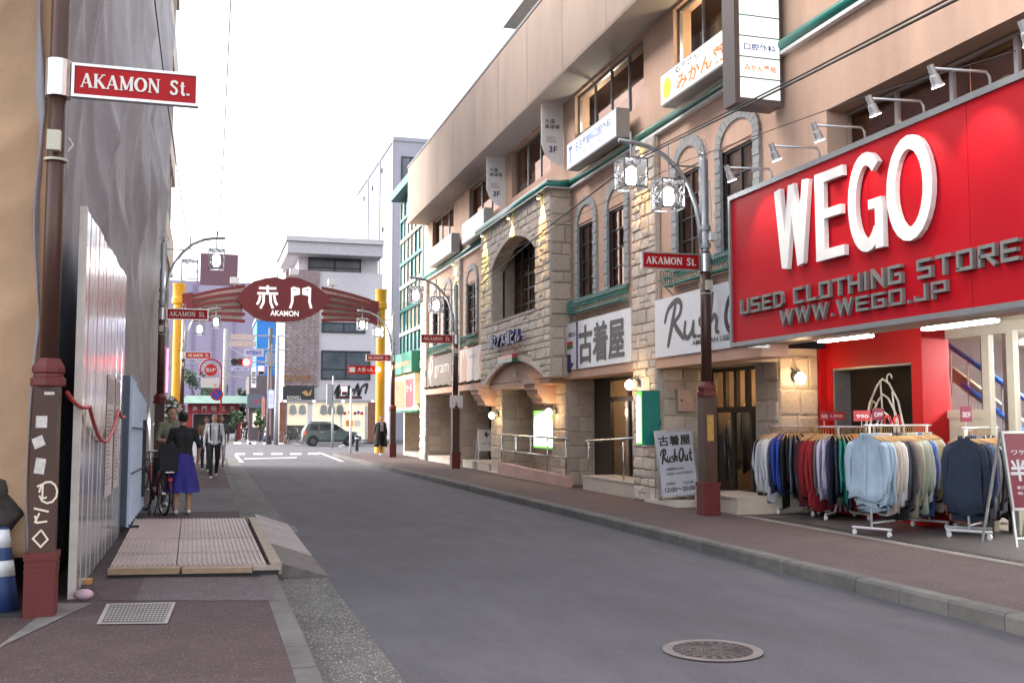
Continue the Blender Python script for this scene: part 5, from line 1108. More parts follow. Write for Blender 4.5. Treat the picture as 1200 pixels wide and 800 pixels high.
def slat(pl, pr, th, n): 
    top = [(pl[0]+(pr[0]-pl[0])*i/8, pl[1]+(pr[1]-pl[1])*i/8-1.2*math.sin(math.pi*i/8)) for i in range(9)]; apoly(top+[(x,y+th) for x,y in top[::-1]], AY-.05, .12, n, M_ared)
for i in range(6):
    t = i/5; slat((225,345.5+t*28),(287,334+t*41), 3.4, 'slat'); slat((376,336+t*38),(434,351+t*24.5), 3.4, 'slat')
M_apan = mat('arch_white_panel', (.62,.58,.52), .5, var=.2, scale=3)
apoly([(226,346),(284,336),(284,376),(226,374)], AY+.12, .05, 'back_panel', M_apan); apoly([(378,338),(433,352),(433,376),(378,376)], AY+.12, .05, 'back_panel', M_apan)
lens = [(277,351),(285,340),(297,331),(310,327.5),(322,326),(331,328.5),(340,326),(352,328),(366,334),(378,343),(387,353),(378,362),(366,370),(350,376),(332,378),(312,377),(297,372),(285,362)]
apoly(lens, AY-.02, .42, 'cartouche', mat('cartouche_red', (.15,.012,.016), .5, var=.1))
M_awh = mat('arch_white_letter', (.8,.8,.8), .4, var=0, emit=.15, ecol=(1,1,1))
def astroke(pts, wpx=2.6): 
    k = AY/1200*1.0; mb = MB(); mb.stroke([a2(*p) for p in pts], wpx*.0385, (0,AY-.44,0), U_CAM, VZ, .05+.0007*len(AR.children)%.03); mb.build('character_stroke', M_awh, AR)
for s in ([(303,339),(323,339.5)],[(301,345),(325,345.5)],[(313,336),(313,345)],[(308.5,346),(308,356),(304.5,362.5)],[(304.5,347.5),(303,354),(300.5,358)],[(316,346),(316.5,356),(319,362.5)],[(320.5,347.5),(321.5,354),(324,359)],
          [(341.5,338.5),(341.5,355),(339,362.5)],[(342,338.5),(349,340.5),(349,345.5),(342,347)],[(342,343),(349,343.5)],[(362,338.5),(361.5,355),(363.5,362.5)],[(361.5,338.5),(354.5,340.5),(354.5,345.5),(361.5,347)],[(361.5,343),(354.5,343.5)]): astroke(s)
x0, z0 = a2(316,371); x1, z1 = a2(349,365.5); lettering('AKAMON', M_awh, AR, (x0,AY-.445,z0), U_CAM, x1-x0, z1-z0, bold=.02)
def flood(px, py, lit, lab):
    p = onY(px, py, AY); t = thing('floodlight', lab, 'floodlight', tuple(p)); m = MB(); m.box(p.x-.2,p.x+.2,AY-.45,AY-.2,p.z-.1,p.z+.18); m.build('head', M_white, t); m = MB(); m.tube([(p.x,AY-.2,p.z-.05),(p.x,AY-.1,p.z-.35)],.03,6); m.build('bracket', M_lampg, t); m = MB(); m.box(p.x-.17,p.x+.17,AY-.46,AY-.452,p.z-.07,p.z+.15); m.build('lens', emis('flood_lit',(1,.8,.55),8) if lit else M_sgw, t)
flood(325,321,True,'lit floodlight on top of the arch near the first character'); flood(344,321,False,'unlit floodlight on top of the arch near the second character'); flood(389,333,False,'small floodlight over the slatted half of the arch'); flood(275,331,False,'small floodlight on the slats near the left yellow post')
t = thing('direction_sign', 'red direction sign with white pictograms fixed to the right yellow post', 'sign', tuple(onY(424,434,AY-.4)))
a, b = onY(408,438,AY-.4), onY(440,428.5,AY-.4); MB().box(a.x,b.x,AY-.45,AY-.38,a.z,b.z).build('board', M_signred, t); MB().box(a.x+.05,a.x+.3,AY-.457,AY-.452,a.z+.08,b.z-.08).build('pictogram', M_sgw, t); lettering('大須 +人', M_cream, t, (a.x+.4,AY-.453,a.z+.1), U_CAM, .7, .2); MB().box(b.x,b.x+.2,AY-.43,AY-.40,a.z+.1,a.z+.15).build('bracket', M_lampg, t)
p = onY(443,433,AY-.5); t = thing('warning_lamp', 'small orange lamp glowing on the right yellow post', 'lamp', tuple(p)); MB().ball(p,.11,10,8).build('globe', emis('orange_lamp',(1,.55,.15),6), t, smooth=True); MB().box(p.x-.02,p.x+.02,p.y,p.y+.3,p.z-.02,p.z+.02).build('bracket', M_black, t)
# ================================================================ buildings across the avenue
def bY(px, py, Y): p = onY(px, py, Y); return p.x, p.z
def rect(t, nm, m, Y, x0, x1, y0, y1, dep=.1, out=0.0, parent=None):
    a = onY(x0, y1, Y); b = onY(x1, y0, Y); return MB().box(a.x, b.x, Y-out-dep, Y-out, a.z, b.z).build(nm, m, parent or t)
WBY = 72.0
WB = thing('corner_building', 'white corner building with purple brick strip and clothes shop across the avenue', 'building', tuple(onY(390,518,WBY)))
M_wb = mat('white_render', (.55,.52,.55), .8, var=.06, scale=1.2, dirt=.08)
xl, xr = onY(333,480,WBY).x, onY(447,480,WBY).x; zp = onY(400,319,WBY).z
MB().box(xl, xr, WBY, WBY+10, 0, zp-.0).build('wall', M_wb, WB)
xs = onY(373.5,400,WBY).x; zb = onY(350,452,WBY).z
bw = MB(); bw.box(xl-.05, xs, WBY-.12, WBY-.001, zb, zp+.05); bw.build('brick_face', mat('dull_brick_base',(.22,.175,.18),.9), WB)
M_pbrick = mat('purple_brick', (.27,.21,.215), .85, var=.3, scale=3, rnd=.2)
bk = MB(); z = zb+.02; i = 0; 
while z < zp-.05:
    x = xl-.05+(.12 if i % 2 else 0)
    while x < xs-.1: bk.box(x+.012, min(x+.4,xs)-.012, WBY-.15-random.uniform(0,.03), WBY-.119, z, z+.145); x += .4
    z += .17; i += 1
bk.build('brick', M_pbrick, WB, kind='stuff')
ux0, ux1 = onY(351,310,WBY).x, onY(445,310,WBY).x; zr0, zr1 = onY(400,301,WBY).z, onY(400,282,WBY).z
MB().box(ux0, ux1, WBY+.8, WBY+9, zp-.5, zr0+.1).build('upper_wall', M_wb, WB)
m = MB(); m.box(onY(336,290,WBY).x, onY(446.5,290,WBY).x, WBY-.9, WBY+9.5, zr0, zr1-.35); m.build('roof', mat('roof_fascia',(.46,.44,.47),.8), WB); m = MB(); m.box(onY(334,290,WBY).x, onY(447,290,WBY).x, WBY-1.1, WBY+9.6, zr1-.34, zr1); m.build('roof_edge', M_wb, WB)
def win(px0, px1, py0, py1, Y, nc, nr, out=.06, parent=WB, mg=None):
    a = onY(px0,py1,Y); b = onY(px1,py0,Y); y = Y-out; f = MB(); fr = .09
    f.box(a.x,b.x,y-.08,y,a.z,a.z+fr); f.box(a.x,b.x,y-.08,y,b.z-fr,b.z); f.box(a.x,a.x+fr,y-.08,y,a.z+fr,b.z-fr); f.box(b.x-fr,b.x,y-.08,y,a.z+fr,b.z-fr)
    for i in range(1,nc): x = a.x+(b.x-a.x)*i/nc; f.box(x-.05,x+.05,y-.07,y,a.z+fr,b.z-fr)
    for j in range(1,nr): z = a.z+(b.z-a.z)*(.35 if nr == 2 else j/nr); f.box(a.x+fr,b.x-fr,y-.065,y,z-.04,z+.04)
    o = f.build('window', M_black, parent)
    MB().box(a.x+fr,b.x-fr,y-.03,y-.01,a.z+fr,b.z-fr).build('pane', mg or mat('far_dark_glass',(.09,.10,.12),.08,var=.5,scale=.5), o); return o
win(361,423,304,319.5,WBY+.8,2,2); win(376,434,411.5,444.5,WBY,2,2,.02); win(377,428,378.5,389.5,WBY,2,1,.02)
# street-level shop of the corner building
M_shopi = mat('shop_bright_wall', (.62,.55,.42), .7, var=.15, scale=2, emit=.16, ecol=(1,.86,.62))
rect(WB,'shop_wall',M_shopi,WBY,336,431,472,515,.03,.005)
for x0,x1 in ((326.5,334.5),(431,441)):
    a, b = onY(x0,517,WBY), onY(x1,471,WBY); MB().box(a.x,b.x,WBY-.5,WBY-.03,0.05,b.z).build('brick_column', mat('red_brick',(.24,.11,.075),.9,var=.4,scale=9,bump=.4,bscale=20), WB)
rect(WB,'shop_sign_board',mat('dark_sign',(.035,.035,.04),.4),WBY,331,368,453,470,.2,.1)
a, b = onY(336,468,WBY), onY(364,463,WBY); lettering('ROSWELL', mat('sign_white',(.7,.68,.6),.5,var=0), WB, (a.x,WBY-.31,a.z), U_CAM, (b.x-a.x)*.6, .25)
a, b = onY(353,463,WBY), onY(366,456,WBY); MB().prism([(0,.2),(.3,.35),(.45,.1),(.7,.45),(.62,0),(.3,-.05)],(a.x,WBY-.302,a.z),U_CAM,VZ,.01).build('bird_mark', mat('ochre_mark',(.5,.3,.12),.5), WB)
a, b = onY(333,447,WBY), onY(366,430,WBY); M_gold = mat('gold_letter',(.32,.16,.05),.5)
lettering('トランク', M_gold, WB, (a.x+.3,WBY-.2,onY(340,436,WBY).z), U_CAM, 1.2, .35); lettering('IRAZAWAKA', M_gold, WB, (a.x,WBY-.2,a.z), U_CAM, b.x-a.x, .48, bold=.02)
a, b = onY(391,458,WBY), onY(430,452,WBY); brush([([(0,.2),(.15,1),(.1,.1),(.3,.9),(.28,.2)],.22),([(.25,.5),(.45,.95),(.4,.15),(.62,.8)],.22),([(.6,.2),(.72,1.1),(.75,.2),(.85,1)],.22),([(.82,.9),(1,1.2),(.95,.3)],.2)], M_ink, WB, (a.x,WBY-.01,onY(391,465,WBY).z), U_CAM, b.x-a.x, .75); rect(WB,'logo_bar',mat('dark_maroon_bar',(.06,.015,.02),.5),WBY,393,424,464,467,.02,.002)
rect(WB,'window_frame',M_sgw,WBY,335,370,470.5,472,.12,.05); rect(WB,'window_frame',M_sgw,WBY,360,366,472,515,.12,.05); rect(WB,'window_sill',mat('dark_sill',(.1,.09,.08),.6),WBY,336,360,498,515,.1,.04); rect(WB,'door_frame',M_sgw,WBY,398,401,476,515,.12,.05); rect(WB,'door_frame',M_sgw,WBY,427,430,476,515,.12,.05); rect(WB,'awning_edge',mat('grey_edge',(.35,.33,.33),.6),WBY,330,441,469,471.5,.35,.03)
for i,(px,c) in enumerate(((343,(.35,.36,.36)),(354,(.32,.33,.33)),(379,(.3,.3,.3)),(388,(.25,.24,.23)),(398,(.2,.2,.2)))):
    a, b = onY(px-4.6,486,WBY), onY(px+4.6,473.5,WBY); w_, h_ = b.x-a.x, b.z-a.z
    MB().prism([(.0,.1*h_),(.1*w_,.75*h_),(.35*w_,.97*h_),(.5*w_,.9*h_),(.65*w_,.97*h_),(.9*w_,.75*h_),(w_,.1*h_),(.8*w_,.12*h_),(.75*w_,.0),(.25*w_,0),(.2*w_,.12*h_)],(a.x,WBY-.2,a.z),U_CAM,VZ,.1).build('hung_jacket', mat('jacket_%d'%i,c,.8,var=.2), label='grey hung garment in the lit window of the white corner building', cat='garment', group='garments in the corner shop window')
for px,py,c in ((404,484,(.6,.05,.05)),(410,483,(.05,.05,.05)),(416,484,(.5,.05,.05)),(420,483,(.15,.1,.5)),(424,484,(.6,.05,.05))):
    p = onY(px,py,WBY-.2); MB().ball(p,(.11,.1,.12),8,6).build('cap', mat('cap_%d'%px,c,.7), smooth=True, label='small hanging cap in the doorway of the white corner building', cat='cap', group='caps in the corner shop doorway')
for x0,x1,c in ((405,413,(.75,.28,.03)),(415,422,(.7,.68,.6))): rect(WB,'display_panel',mat('disp_%d'%x0,c,.6,var=.1),WBY,x0,x1,492,499,.05,.15)
for px in (334,368,402,437): p = onY(px,470,WBY-.35); MB().ball(p,.07,8,6).build('spot_lamp', emis('shop_spot',(1,.85,.6),10), WB)
# tall pale grey building behind
GB = thing('grey_building', 'tall plain pale grey building rising behind the white corner building', 'building', tuple(onY(455,510,84)))
M_gb = mat('pale_grey_cladding', (.36,.35,.40), .75, var=.05, scale=.6, dirt=.06)
x2 = onY(462,165,84); xw = onY(497,165,84); MB().box(x2.x, x2.x+12, 84, 106, 0, x2.z).build('wall', M_gb, GB)
MB().box(x2.x-.1,x2.x+12.1,83.9,106.1,x2.z,x2.z+.35).build('roof_edge', M_gb, GB)
for y in (84.1,91,98): MB().tube([(x2.x-.06,y,0),(x2.x-.06,y,x2.z)],.08,6).build('downpipe', mat('grey_pipe',(.4,.39,.43),.5), GB)
for px,py in ((448,200),(437,221),(427,233),(449,269)): p = onX(px,py,x2.x); MB().box(x2.x-.1,x2.x,p.y-.2,p.y+.2,p.z-.2,p.z+.2).build('vent', M_black, GB)
for px,py in ((437,233),(427,247)): p = onX(px,py,x2.x); MB().box(x2.x-.06,x2.x,p.y-1,p.y+1,p.z-.7,p.z+.6).build('window', M_crm, GB)
win(470,492,185,215,84,2,1,.02,GB)
# teal glass building
TB = thing('teal_glass_building', 'teal framed glass building with cream panes next to the pink building', 'building', (7.8,41,0))
M_tf = mat('teal_frame', (.02,.13,.13), .45, var=.1); M_cpane = mat('cream_pane', (.42,.36,.29), .12, var=.3, scale=.8, spec=.6)
TX = 7.85; ty0, ty1 = 38.2, 43.3
MB().box(TX+.1, 16, ty0, ty1, 1.95, 11.0).build('wall', mat('teal_core',(.05,.12,.12),.6), TB); MB().box(TX-.45, 16.2, ty0-.1, ty1+.15, 11.0, 11.35).build('roof', M_tf, TB); MB().box(TX-.06,TX+.1,ty0-.02,ty0+.3,2.6,11.0).build('corner_post', M_tf, TB)
zrow = [4.3,5.2,6.2,7.2,8.2,9.2,10.1,10.9]; ny = 6
for j,(za,zb_) in enumerate(zip(zrow,zrow[1:])):
    MB().box(TX-.05,TX+.08,ty0+.3,ty1,za-.07,za+.07).build('transom', M_crm if j in (1,3,5) else M_tf, TB)
    for i in range(ny):
        a = ty0+.3+(ty1-ty0-.3)*i/ny; b = ty0+.3+(ty1-ty0-.3)*(i+1)/ny; MB().box(TX+.02,TX+.05,a+.05,b-.05,za+.07,zb_-.07).build('pane', M_cpane if (j > 0 and (i+j)%5) else mat('teal_pane',(.05,.16,.16),.15,var=.4,scale=.7), TB)
for i in range(ny+1): a = ty0+.3+(ty1-ty0-.3)*i/ny; MB().box(TX-.03,TX+.085,a-.05,a+.05,4.3,10.9).build('mullion', M_tf, TB)
t = thing('shop_sign', 'warm lit shop sign with posters under a green box on the teal building', 'sign', (7.6,41,2.5))
MB().box(TX-.45,TX-.05,38.4,43.0,3.45,4.25).build('green_box', mat('green_box',(.02,.22,.15),.5), t); MB().box(TX-.3,TX-.06,38.5,42.9,2.0,3.4).build('board', mat('cream_board',(.62,.45,.30),.6,emit=.12,ecol=(1,.7,.35)), t); MB().box(TX-.42,TX-.06,38.35,43.0,1.9,1.99).build('ledge', M_teal, t)
MB().box(TX-.31,TX-.302,38.7,40.3,2.1,3.2).build('poster', mat('maroon_poster',(.35,.05,.07),.5,var=.3,scale=3), t); MB().box(TX-.31,TX-.302,40.6,42.7,2.1,3.2).build('poster', mat('food_poster',(.45,.18,.08),.5,var=.6,scale=4), t); MB().box(TX-.46,TX-.452,39,42,3.75,3.9).build('red_strip', emis('red_strip',(1,.15,.08),.8), t)
lettering('セール', mat('white_print',(.8,.8,.75),.5,var=0), t, (TX-.315,40.1,2.7), U_ST, 1.1, .3)
point('sign_lamp',(TX-.9,40.7,3.5),14,(1,.7,.35),.1,t)
MB().box(8.0,8.9,37.4,43.2,SWZ-.02,.3).build('step', M_tile, TB); MB().box(9.6,9.7,38.2,43.2,.3,1.95).build('back_wall', M_stone2, TB); MB().box(8.0,9.6,42.9,43.2,.3,1.95).build('side_wall', M_stone2, TB); MB().box(9.5,9.59,38.4,42.9,.3,1.95).build('shop_window_back', mat('cream_back',(.5,.42,.32),.7,emit=.1,ecol=(1,.8,.5)), TB)
# ================================================================ far left end of the street
PB = thing('lilac_building', 'large plain lilac building with red brown upper storey far behind the temple gate', 'building', tuple(onY(255,505,135)))
M_lil = mat('lilac_wall', (.36,.31,.42), .85, var=.05, scale=.3)
a, b = onY(190,330,135), onY(302,328,135); MB().box(a.x,b.x,135,150,0,onY(250,330,135).z).build('wall', M_lil, PB)
for px in (226,250,274): p = onY(px,400,135); MB().box(p.x-.15,p.x+.15,134.9,135,0,onY(250,330,135).z-.5).build('panel_joint', mat('lilac_joint',(.27,.23,.33),.85), PB)
a, b = onY(234,333,133), onY(279.5,297,133); MB().box(a.x,b.x,134,146,a.z,b.z).build('upper_storey', mat('red_brown_wall',(.17,.085,.105),.85), PB); MB().box(a.x-.1,b.x+.1,133.8,146,a.z-1.6,a.z).build('lower_band', M_lil, PB)
TG = thing('temple_gate', 'red temple gate with green copper roof and five lettered panels', 'gate', tuple(onY(250,505,88)))
GY = 88.0
def gb(nm, m, x0, x1, y0, y1, out=0, dep=.4): a = onY(x0,y1,GY); b = onY(x1,y0,GY); return MB().box(a.x,b.x,GY-out-dep,GY-out,a.z,b.z).build(nm, m, TG)
M_copper = mat('copper_green', (.28,.42,.36), .7, var=.12, scale=1.5); M_gred = mat('gate_red', (.32,.02,.025), .5)
a, b = onY(216,472.5,GY), onY(292,464,GY)
rf = MB(); rf.add([(a.x-.3,GY-1.6,a.z),(b.x+.3,GY-1.6,a.z),(b.x+.3,GY+1.6,a.z),(a.x-.3,GY+1.6,a.z),(a.x+.2,GY-.9,b.z),(b.x-.2,GY-.9,b.z),(b.x-.2,GY+.9,b.z),(a.x+.2,GY+.9,b.z)],[(0,3,2,1),(4,5,6,7),(0,1,5,4),(1,2,6,5),(2,3,7,6),(3,0,4,7)]); rf.build('roof', M_copper, TG)
gb('lintel', M_gred, 220,280,472.5,484.5)
for i, ch in enumerate('赤門明王殿'):
    x0 = 223.5+i*11; gb('panel', mat('panel_red',(.2,.02,.03),.6), x0,x0+10,474.5,482.5,.41,.04); a, b = onY(x0+2,481.5,GY-.5), onY(x0+8,475.5,GY-.5); lettering(ch, mat('panel_letter',(.62,.45,.42),.6,var=0), TG, (a.x,GY-.46,a.z), U_CAM, b.x-a.x, b.z-a.z, bold=.02)
for px in (222,279): p = onY(px,500,GY); MB().box(p.x-.22,p.x+.22,GY-.4,GY,0,onY(px,484,GY).z).build('post', M_gred, TG)
gb('dark_doorway', M_black, 226,276,485,508,-.5,.1)
def tree(px, py_base, py_top, Y, wpx, lab, seed, col=(.04,.085,.035), n=1400):
    base = onY(px,py_base,Y); top = onY(px,py_top,Y); h = top.z; rs = random.Random(seed); r_ = wpx/1200*Y*.5
    t = thing('tree', lab, 'tree', (base.x,Y,0))
    tk = MB(); tk.tube([(base.x,Y,0),(base.x+.1,Y,h*.3),(base.x-.05,Y,h*.6)],[.16,.12,.06],7)
    for k in range(5): a = k*1.3; tk.tube([(base.x+.05,Y,h*.35),(base.x+math.cos(a)*r_*.6,Y+math.sin(a)*r_*.6,h*.7)],[.07,.025],5)
    tk.build('trunk', mat('bark',(.07,.05,.04),.9), t)
    cl = [(rs.uniform(-1,1)*r_*.75,rs.uniform(-1,1)*r_*.75,h*rs.uniform(.4,.92),r_*rs.uniform(.25,.45)) for _ in range(16)]; m = MB()
    for i in range(n):
        cx,cy,cz,cr = rs.choice(cl); v = Vector((rs.gauss(0,1),rs.gauss(0,1),rs.gauss(0,1))).normalized()*cr*rs.uniform(.5,1.05); p = Vector((base.x+cx,Y+cy,cz))+v
        if p.z < .3: continue
        s = rs.uniform(.08,.18); u = Vector((rs.uniform(-1,1),rs.uniform(-1,1),rs.uniform(-.6,.6))).normalized(); w_ = u.orthogonal().normalized(); m.quad(p-u*s,p-w_*s*.5,p+u*s,p+w_*s*.5)
    m.build('crown', mat('foliage_%.2f'%col[1],col,.7,var=.5,scale=1.2), t)
tree(232,505,428,96,34,'bushy dark green tree behind the temple gate roof next to the yellow post',1); tree(252,505,438,98,26,'smaller dark green tree behind the temple gate lettering',2,(.045,.09,.04)); tree(283,505,452,90,16,'thin dark tree at the right end of the temple gate',3,(.03,.06,.03),700)
tree(276,508,480,80,14,'low potted shrub by the dark shop at the lane corner',4,(.045,.09,.04),600); tree(304,509,478,80,12,'round shrub beside the utility poles at the lane corner',5,(.04,.10,.035),600)
# shop with dark awning, lane corner
t = thing('corner_shop', 'small dark fronted shop with grey awning at the lane corner', 'building', tuple(onY(300,508,84)))
a, b = onY(291,500,84), onY(331,440,84); MB().box(a.x,b.x,84,92,0,b.z).build('wall', mat('dim_shop_wall',(.12,.10,.11),.8), t); rect(t,'awning',mat('slate_awning',(.10,.12,.16),.7),84,289,309,462,478,.8,.02); rect(t,'lit_window',emis('dim_window',(1,.85,.65),.35),84,296,308,484,500,.05,.02)
a = onY(296,472,83); lettering('食堂', mat('red_letter',(.5,.05,.05),.5,var=0), t, (a.x,83.15,a.z), U_CAM, .5, .3)
t = thing('blue_building', 'bright blue sheeted building behind the utility poles', 'building', tuple(onY(315,500,95)))
a, b = onY(300,440,95), onY(333,376,95); MB().box(a.x,b.x,95,103,0,b.z).build('wall', mat('bright_blue_sheet',(.03,.22,.62),.6,var=.1,scale=.5), t); MB().box(a.x-.1,b.x+.1,94.9,103.1,b.z,b.z+.3).build('roof', M_concrete, t)
# poles, signals and signs
def pole(px, py0, py1, Y, r_, lab, m=None, cat='pole'):
    a = onY(px,py1,Y); t = thing('utility_pole', lab, cat, (a.x,Y,0)); z = onY(px,py0,Y).z
    MB().lathe([(r_*1.15,0),(r_,z*.3),(r_*.8,z)],(a.x,Y,0),10).build('shaft', m or M_concrete, t, smooth=True); return t, a.x, z
M_galv = mat('galvanised', (.36,.36,.38), .5, metal=.3, var=.1)
t, x, z = pole(262,385,505,92,.2,'plain concrete utility pole behind the temple gate')
t, x, z = pole(315,384,510,70,.17,'dark utility pole with crossarms in front of the blue building', mat('dark_pole',(.12,.11,.11),.7))
for zz in (z-.6,z-1.5): MB().box(x-1.2,x+1.2,69.9,70.0,zz,zz+.1).build('crossarm', M_galv, t)
MB().box(x-.3,x+.25,69.6,69.85,z-2.6,z-1.7).build('transformer', M_galv, t)
t, x, z = pole(323.5,394,517,68.5,.14,'slim pale steel signal pole at the lane corner', M_galv)
SGN = thing('traffic_light', 'horizontal traffic light showing red on an arm over the avenue', 'traffic light', tuple(onY(282,424,68)))
a, b = onY(270,428,68), onY(296,420.5,68); MB().box(a.x,b.x,67.7,68,a.z,b.z).build('housing', mat('signal_grey',(.4,.4,.42),.5), SGN); MB().tube([(b.x,67.9,(a.z+b.z)/2),(onY(323,424,68.5).x,68.4,(a.z+b.z)/2)],.05,6).build('arm', M_galv, SGN)
for px, m in ((274.5,M_black),(281.5,mat('dark_red_lens',(.12,.01,.012),.3)),(288.5,emis('red_signal',(1,.05,.04),9))):
    p = onY(px,424.2,67.7); MB().lathe([(.21,-.05),(.21,.02)],(p.x,67.66,p.z),14,'y').build('lens', m, SGN); MB().tube([(p.x-.22,67.66,p.z+.05),(p.x-.15,67.4,p.z+.2),(p.x+.15,67.4,p.z+.2),(p.x+.22,67.66,p.z+.05)],.02,4).build('visor', M_black, SGN)
def plate(nm, lab, Y, x0,x1,y0,y1, m, txt=None, mt=None, cat='sign'):
    a, b = onY(x0,y1,Y), onY(x1,y0,Y); t = thing(nm, lab, cat, ((a.x+b.x)/2,Y,a.z)); MB().box(a.x,b.x,Y-.06,Y,a.z,b.z).build('board', m, t)
    if txt: lettering(txt, mt, t, (a.x+(b.x-a.x)*.1,Y-.064,a.z+(b.z-a.z)*.2), U_CAM, (b.x-a.x)*.8, (b.z-a.z)*.6, bold=.02)
    MB().box((a.x+b.x)/2-.04,(a.x+b.x)/2+.04,Y,Y+.1,a.z,b.z+.1).build('bracket', M_galv, t); return t
plate('place_name_sign','pale intersection name sign with blue characters above the traffic light',67.6,286,309,409,417.5,mat('pale_lilac_sign',(.55,.5,.62),.5),'赤門通本町',M_bluep)
plate('place_name_sign','pale sign with small blue characters below the traffic light',67.6,271,292,430,434,mat('pale_lilac_sign',(.55,.5,.62),.5),'大須三丁目',M_bluep)
plate('shop_banner','upright white board with black vertical characters beside the lane',80,294,300.5,430,454,M_sgw,'美\n術\n商\n店',M_ink)
plate('hanging_board','pink beige roller box sign hung over the street below the arch',66,270,299,392,398,mat('beige_box',(.55,.42,.38),.6)); plate('hanging_board','pale beige board hung below the roller box over the street',66,268,300,400,406,mat('beige_box',(.55,.42,.38),.6))
plate('shop_banner','narrow lit blue and white upright banner at the lane corner',69,314.5,321,457,478,emis('blue_banner',(.35,.4,1),.5),'家\n居',M_sgw); plate('shop_banner','narrow red and white banner on the signal pole',68,306.5,311,466,488,mat('redwhite',(.6,.25,.22),.5,var=.6,scale=2))
plate('street_banner','tall narrow orange red strip banner beside the pale signal pole',69.5,316.5,318.5,405,510,mat('orange_strip',(.55,.09,.03),.6))
PS = thing('pedestrian_signal', 'red lit pedestrian signal on the dark utility pole', 'pedestrian signal', tuple(onY(306,432,69)))
def pedsig(t, px, py, Y, s=.2):
    p = onY(px,py,Y); MB().box(p.x-s,p.x+s,Y-.12,Y+.1,p.z-s*2,p.z+s).build('housing', mat('signal_grey',(.4,.4,.42),.5), t); MB().box(p.x-s*.8,p.x+s*.8,Y-.13,Y-.121,p.z-s*.7,p.z+s*.8).build('lens', emis('red_pedestrian',(1,.1,.08),5), t); MB().box(p.x-s*.8,p.x+s*.8,Y-.13,Y-.121,p.z-s*1.8,p.z-s*.8).build('dark_lens', M_black, t)
pedsig(PS,306,432,69)
t, x, z = pole(410.5,455,528,49.5,.05,'thin white steel signal pole at the pavement corner', mat('white_pole',(.6,.6,.62),.4)); PS2 = thing('pedestrian_signal','red lit pedestrian signal facing the street in front of the corner shop','pedestrian signal',tuple(onY(403,457,60))); pedsig(PS2,403.5,456,60,.17)
t, x, z = pole(389.5,440,518,60,.06,'grey signal pole in front of the corner shop with a signal box', M_galv); p = onY(388,462,60); MB().box(p.x-.25,p.x+.05,59.8,60.1,p.z-.6,p.z+.6).build('signal_box', M_galv, t); p = onY(403.5,470,60); MB().tube([(x,60,onY(390,447,60).z),(p.x,60,onY(390,447,60).z)],.03,5).build('arm', M_galv, t)
t = thing('bollard','short black bollard at the pavement corner','bollard',tuple(G(418,528,.1))); p = G(418,528,.1); MB().lathe([(.09,0),(.09,.75),(.06,.8)],(p.x,p.y,.08),12).build('shaft', M_black, t); MB().lathe([(.093,.6),(.093,.68)],(p.x,p.y,.08),12).build('band', M_sgw, t)
# hydrant and no-parking signs on a red bent pole
HY = 42.5; HS = thing('sign_post', 'bent red pole with round fire hydrant sign and no-parking sign', 'sign post', (onY(259,520,HY).x,HY,LZ))
xp = onY(259,470,HY).x; zc = onY(247,433,HY); M_redp = mat('red_pole',(.36,.02,.025),.45)
r0 = onY(258,433,HY).x-zc.x
MB().tube([(xp,HY,LZ),(xp,HY,zc.z-.1)]+[(zc.x+(xp-zc.x)*math.cos(a*math.pi/12),HY,zc.z+.38*math.sin(a*math.pi/12)*1.1) for a in range(0,15)],.035,8).build('pole', M_redp, HS, smooth=True)
def disc(px, py, rpx, Y, m, nm, off=0, par=None): p = onY(px,py,Y); MB().lathe([(rpx/1200*Y*.97,-.012),(rpx/1200*Y*.97,.012)],(p.x,Y-off,p.z),24,'y').build(nm, m, par or HS); return p
disc(247,433.5,8,HY,M_sgw,'disc_rim',.06); p = disc(247,433.5,7.2,HY,mat('hydrant_red',(.5,.015,.02),.4),'disc',.075); lettering('消火栓', M_sgw, HS, (p.x-.2,HY-.09,p.z-.09), U_CAM, .4, .18, bold=.02)
a, b = onY(235,454,HY-.05), onY(257,443,HY-.05); MB().box(a.x,b.x,HY-.08,HY-.05,a.z,b.z).build('notice_board', M_sgw, HS); MB().box(a.x+.5,b.x-.1,HY-.085,HY-.081,a.z+.1,a.z+.13).build('notice_print', M_rprint, HS)
disc(254,462,7.2,HY,mat('noparking_red',(.5,.02,.025),.4),'disc_rim',.06); p = disc(254,462,5.3,HY,mat('noparking_blue',(.02,.06,.45),.4),'disc',.075); MB().stroke([(-.13,.13),(.13,-.13)],.05,(p.x,HY-.088,p.z),U_CAM,VZ,.006).build('slash', MATS['noparking_red'], HS)
# cables
def cable(name, pts, r_, lab, sag=0, n=14):
    P = []
    for a, b in zip(pts, pts[1:]):
        a, b = Vector(a), Vector(b); L_ = (b-a).length
        for i in range(n): s = i/n; P.append(a.lerp(b,s)-Vector((0,0,sag*4*s*(1-s)*L_/20)))
    P.append(Vector(pts[-1])); MB().tube(P,r_,5).build(name, M_black, smooth=True, label=lab, cat='cable')
ra = Vector((6.8,14.85,6.15)); 
cable('cable',[onX(550,345,7.0),onX(640,268,6.9),onX(745,188,6.7),onX(940,92,6.2),onX(1190,-35,5.2)],.013,'pair-forming black cable running from the tower past the lamp arm to the red sign')
cable('cable',[onX(745,185,6.75),onX(940,88,6.25),onX(1190,-42,5.2)],.011,'upper black cable running from the lamp arm above the red sign')
cable('cable',[onX(440,372,7.0),onX(590,298,7.1),onX(800,190,6.9),onX(1000,118,6.9),onX(1190,60,7.0)],.006,'thin cable crossing the stone tower towards the spotlights')
cable('cable',[(.15,26.4,6.2),onY(262,180,24),onY(271,-10,20)],.012,'thin pale cable rising from the left lantern arm')
cable('cable',[(-.55,26.4,5.95),onY(208,200,24),onY(196,120,21),onY(180,-10,17)],.012,'string cable rising from the left lamp along the tarpaulin')
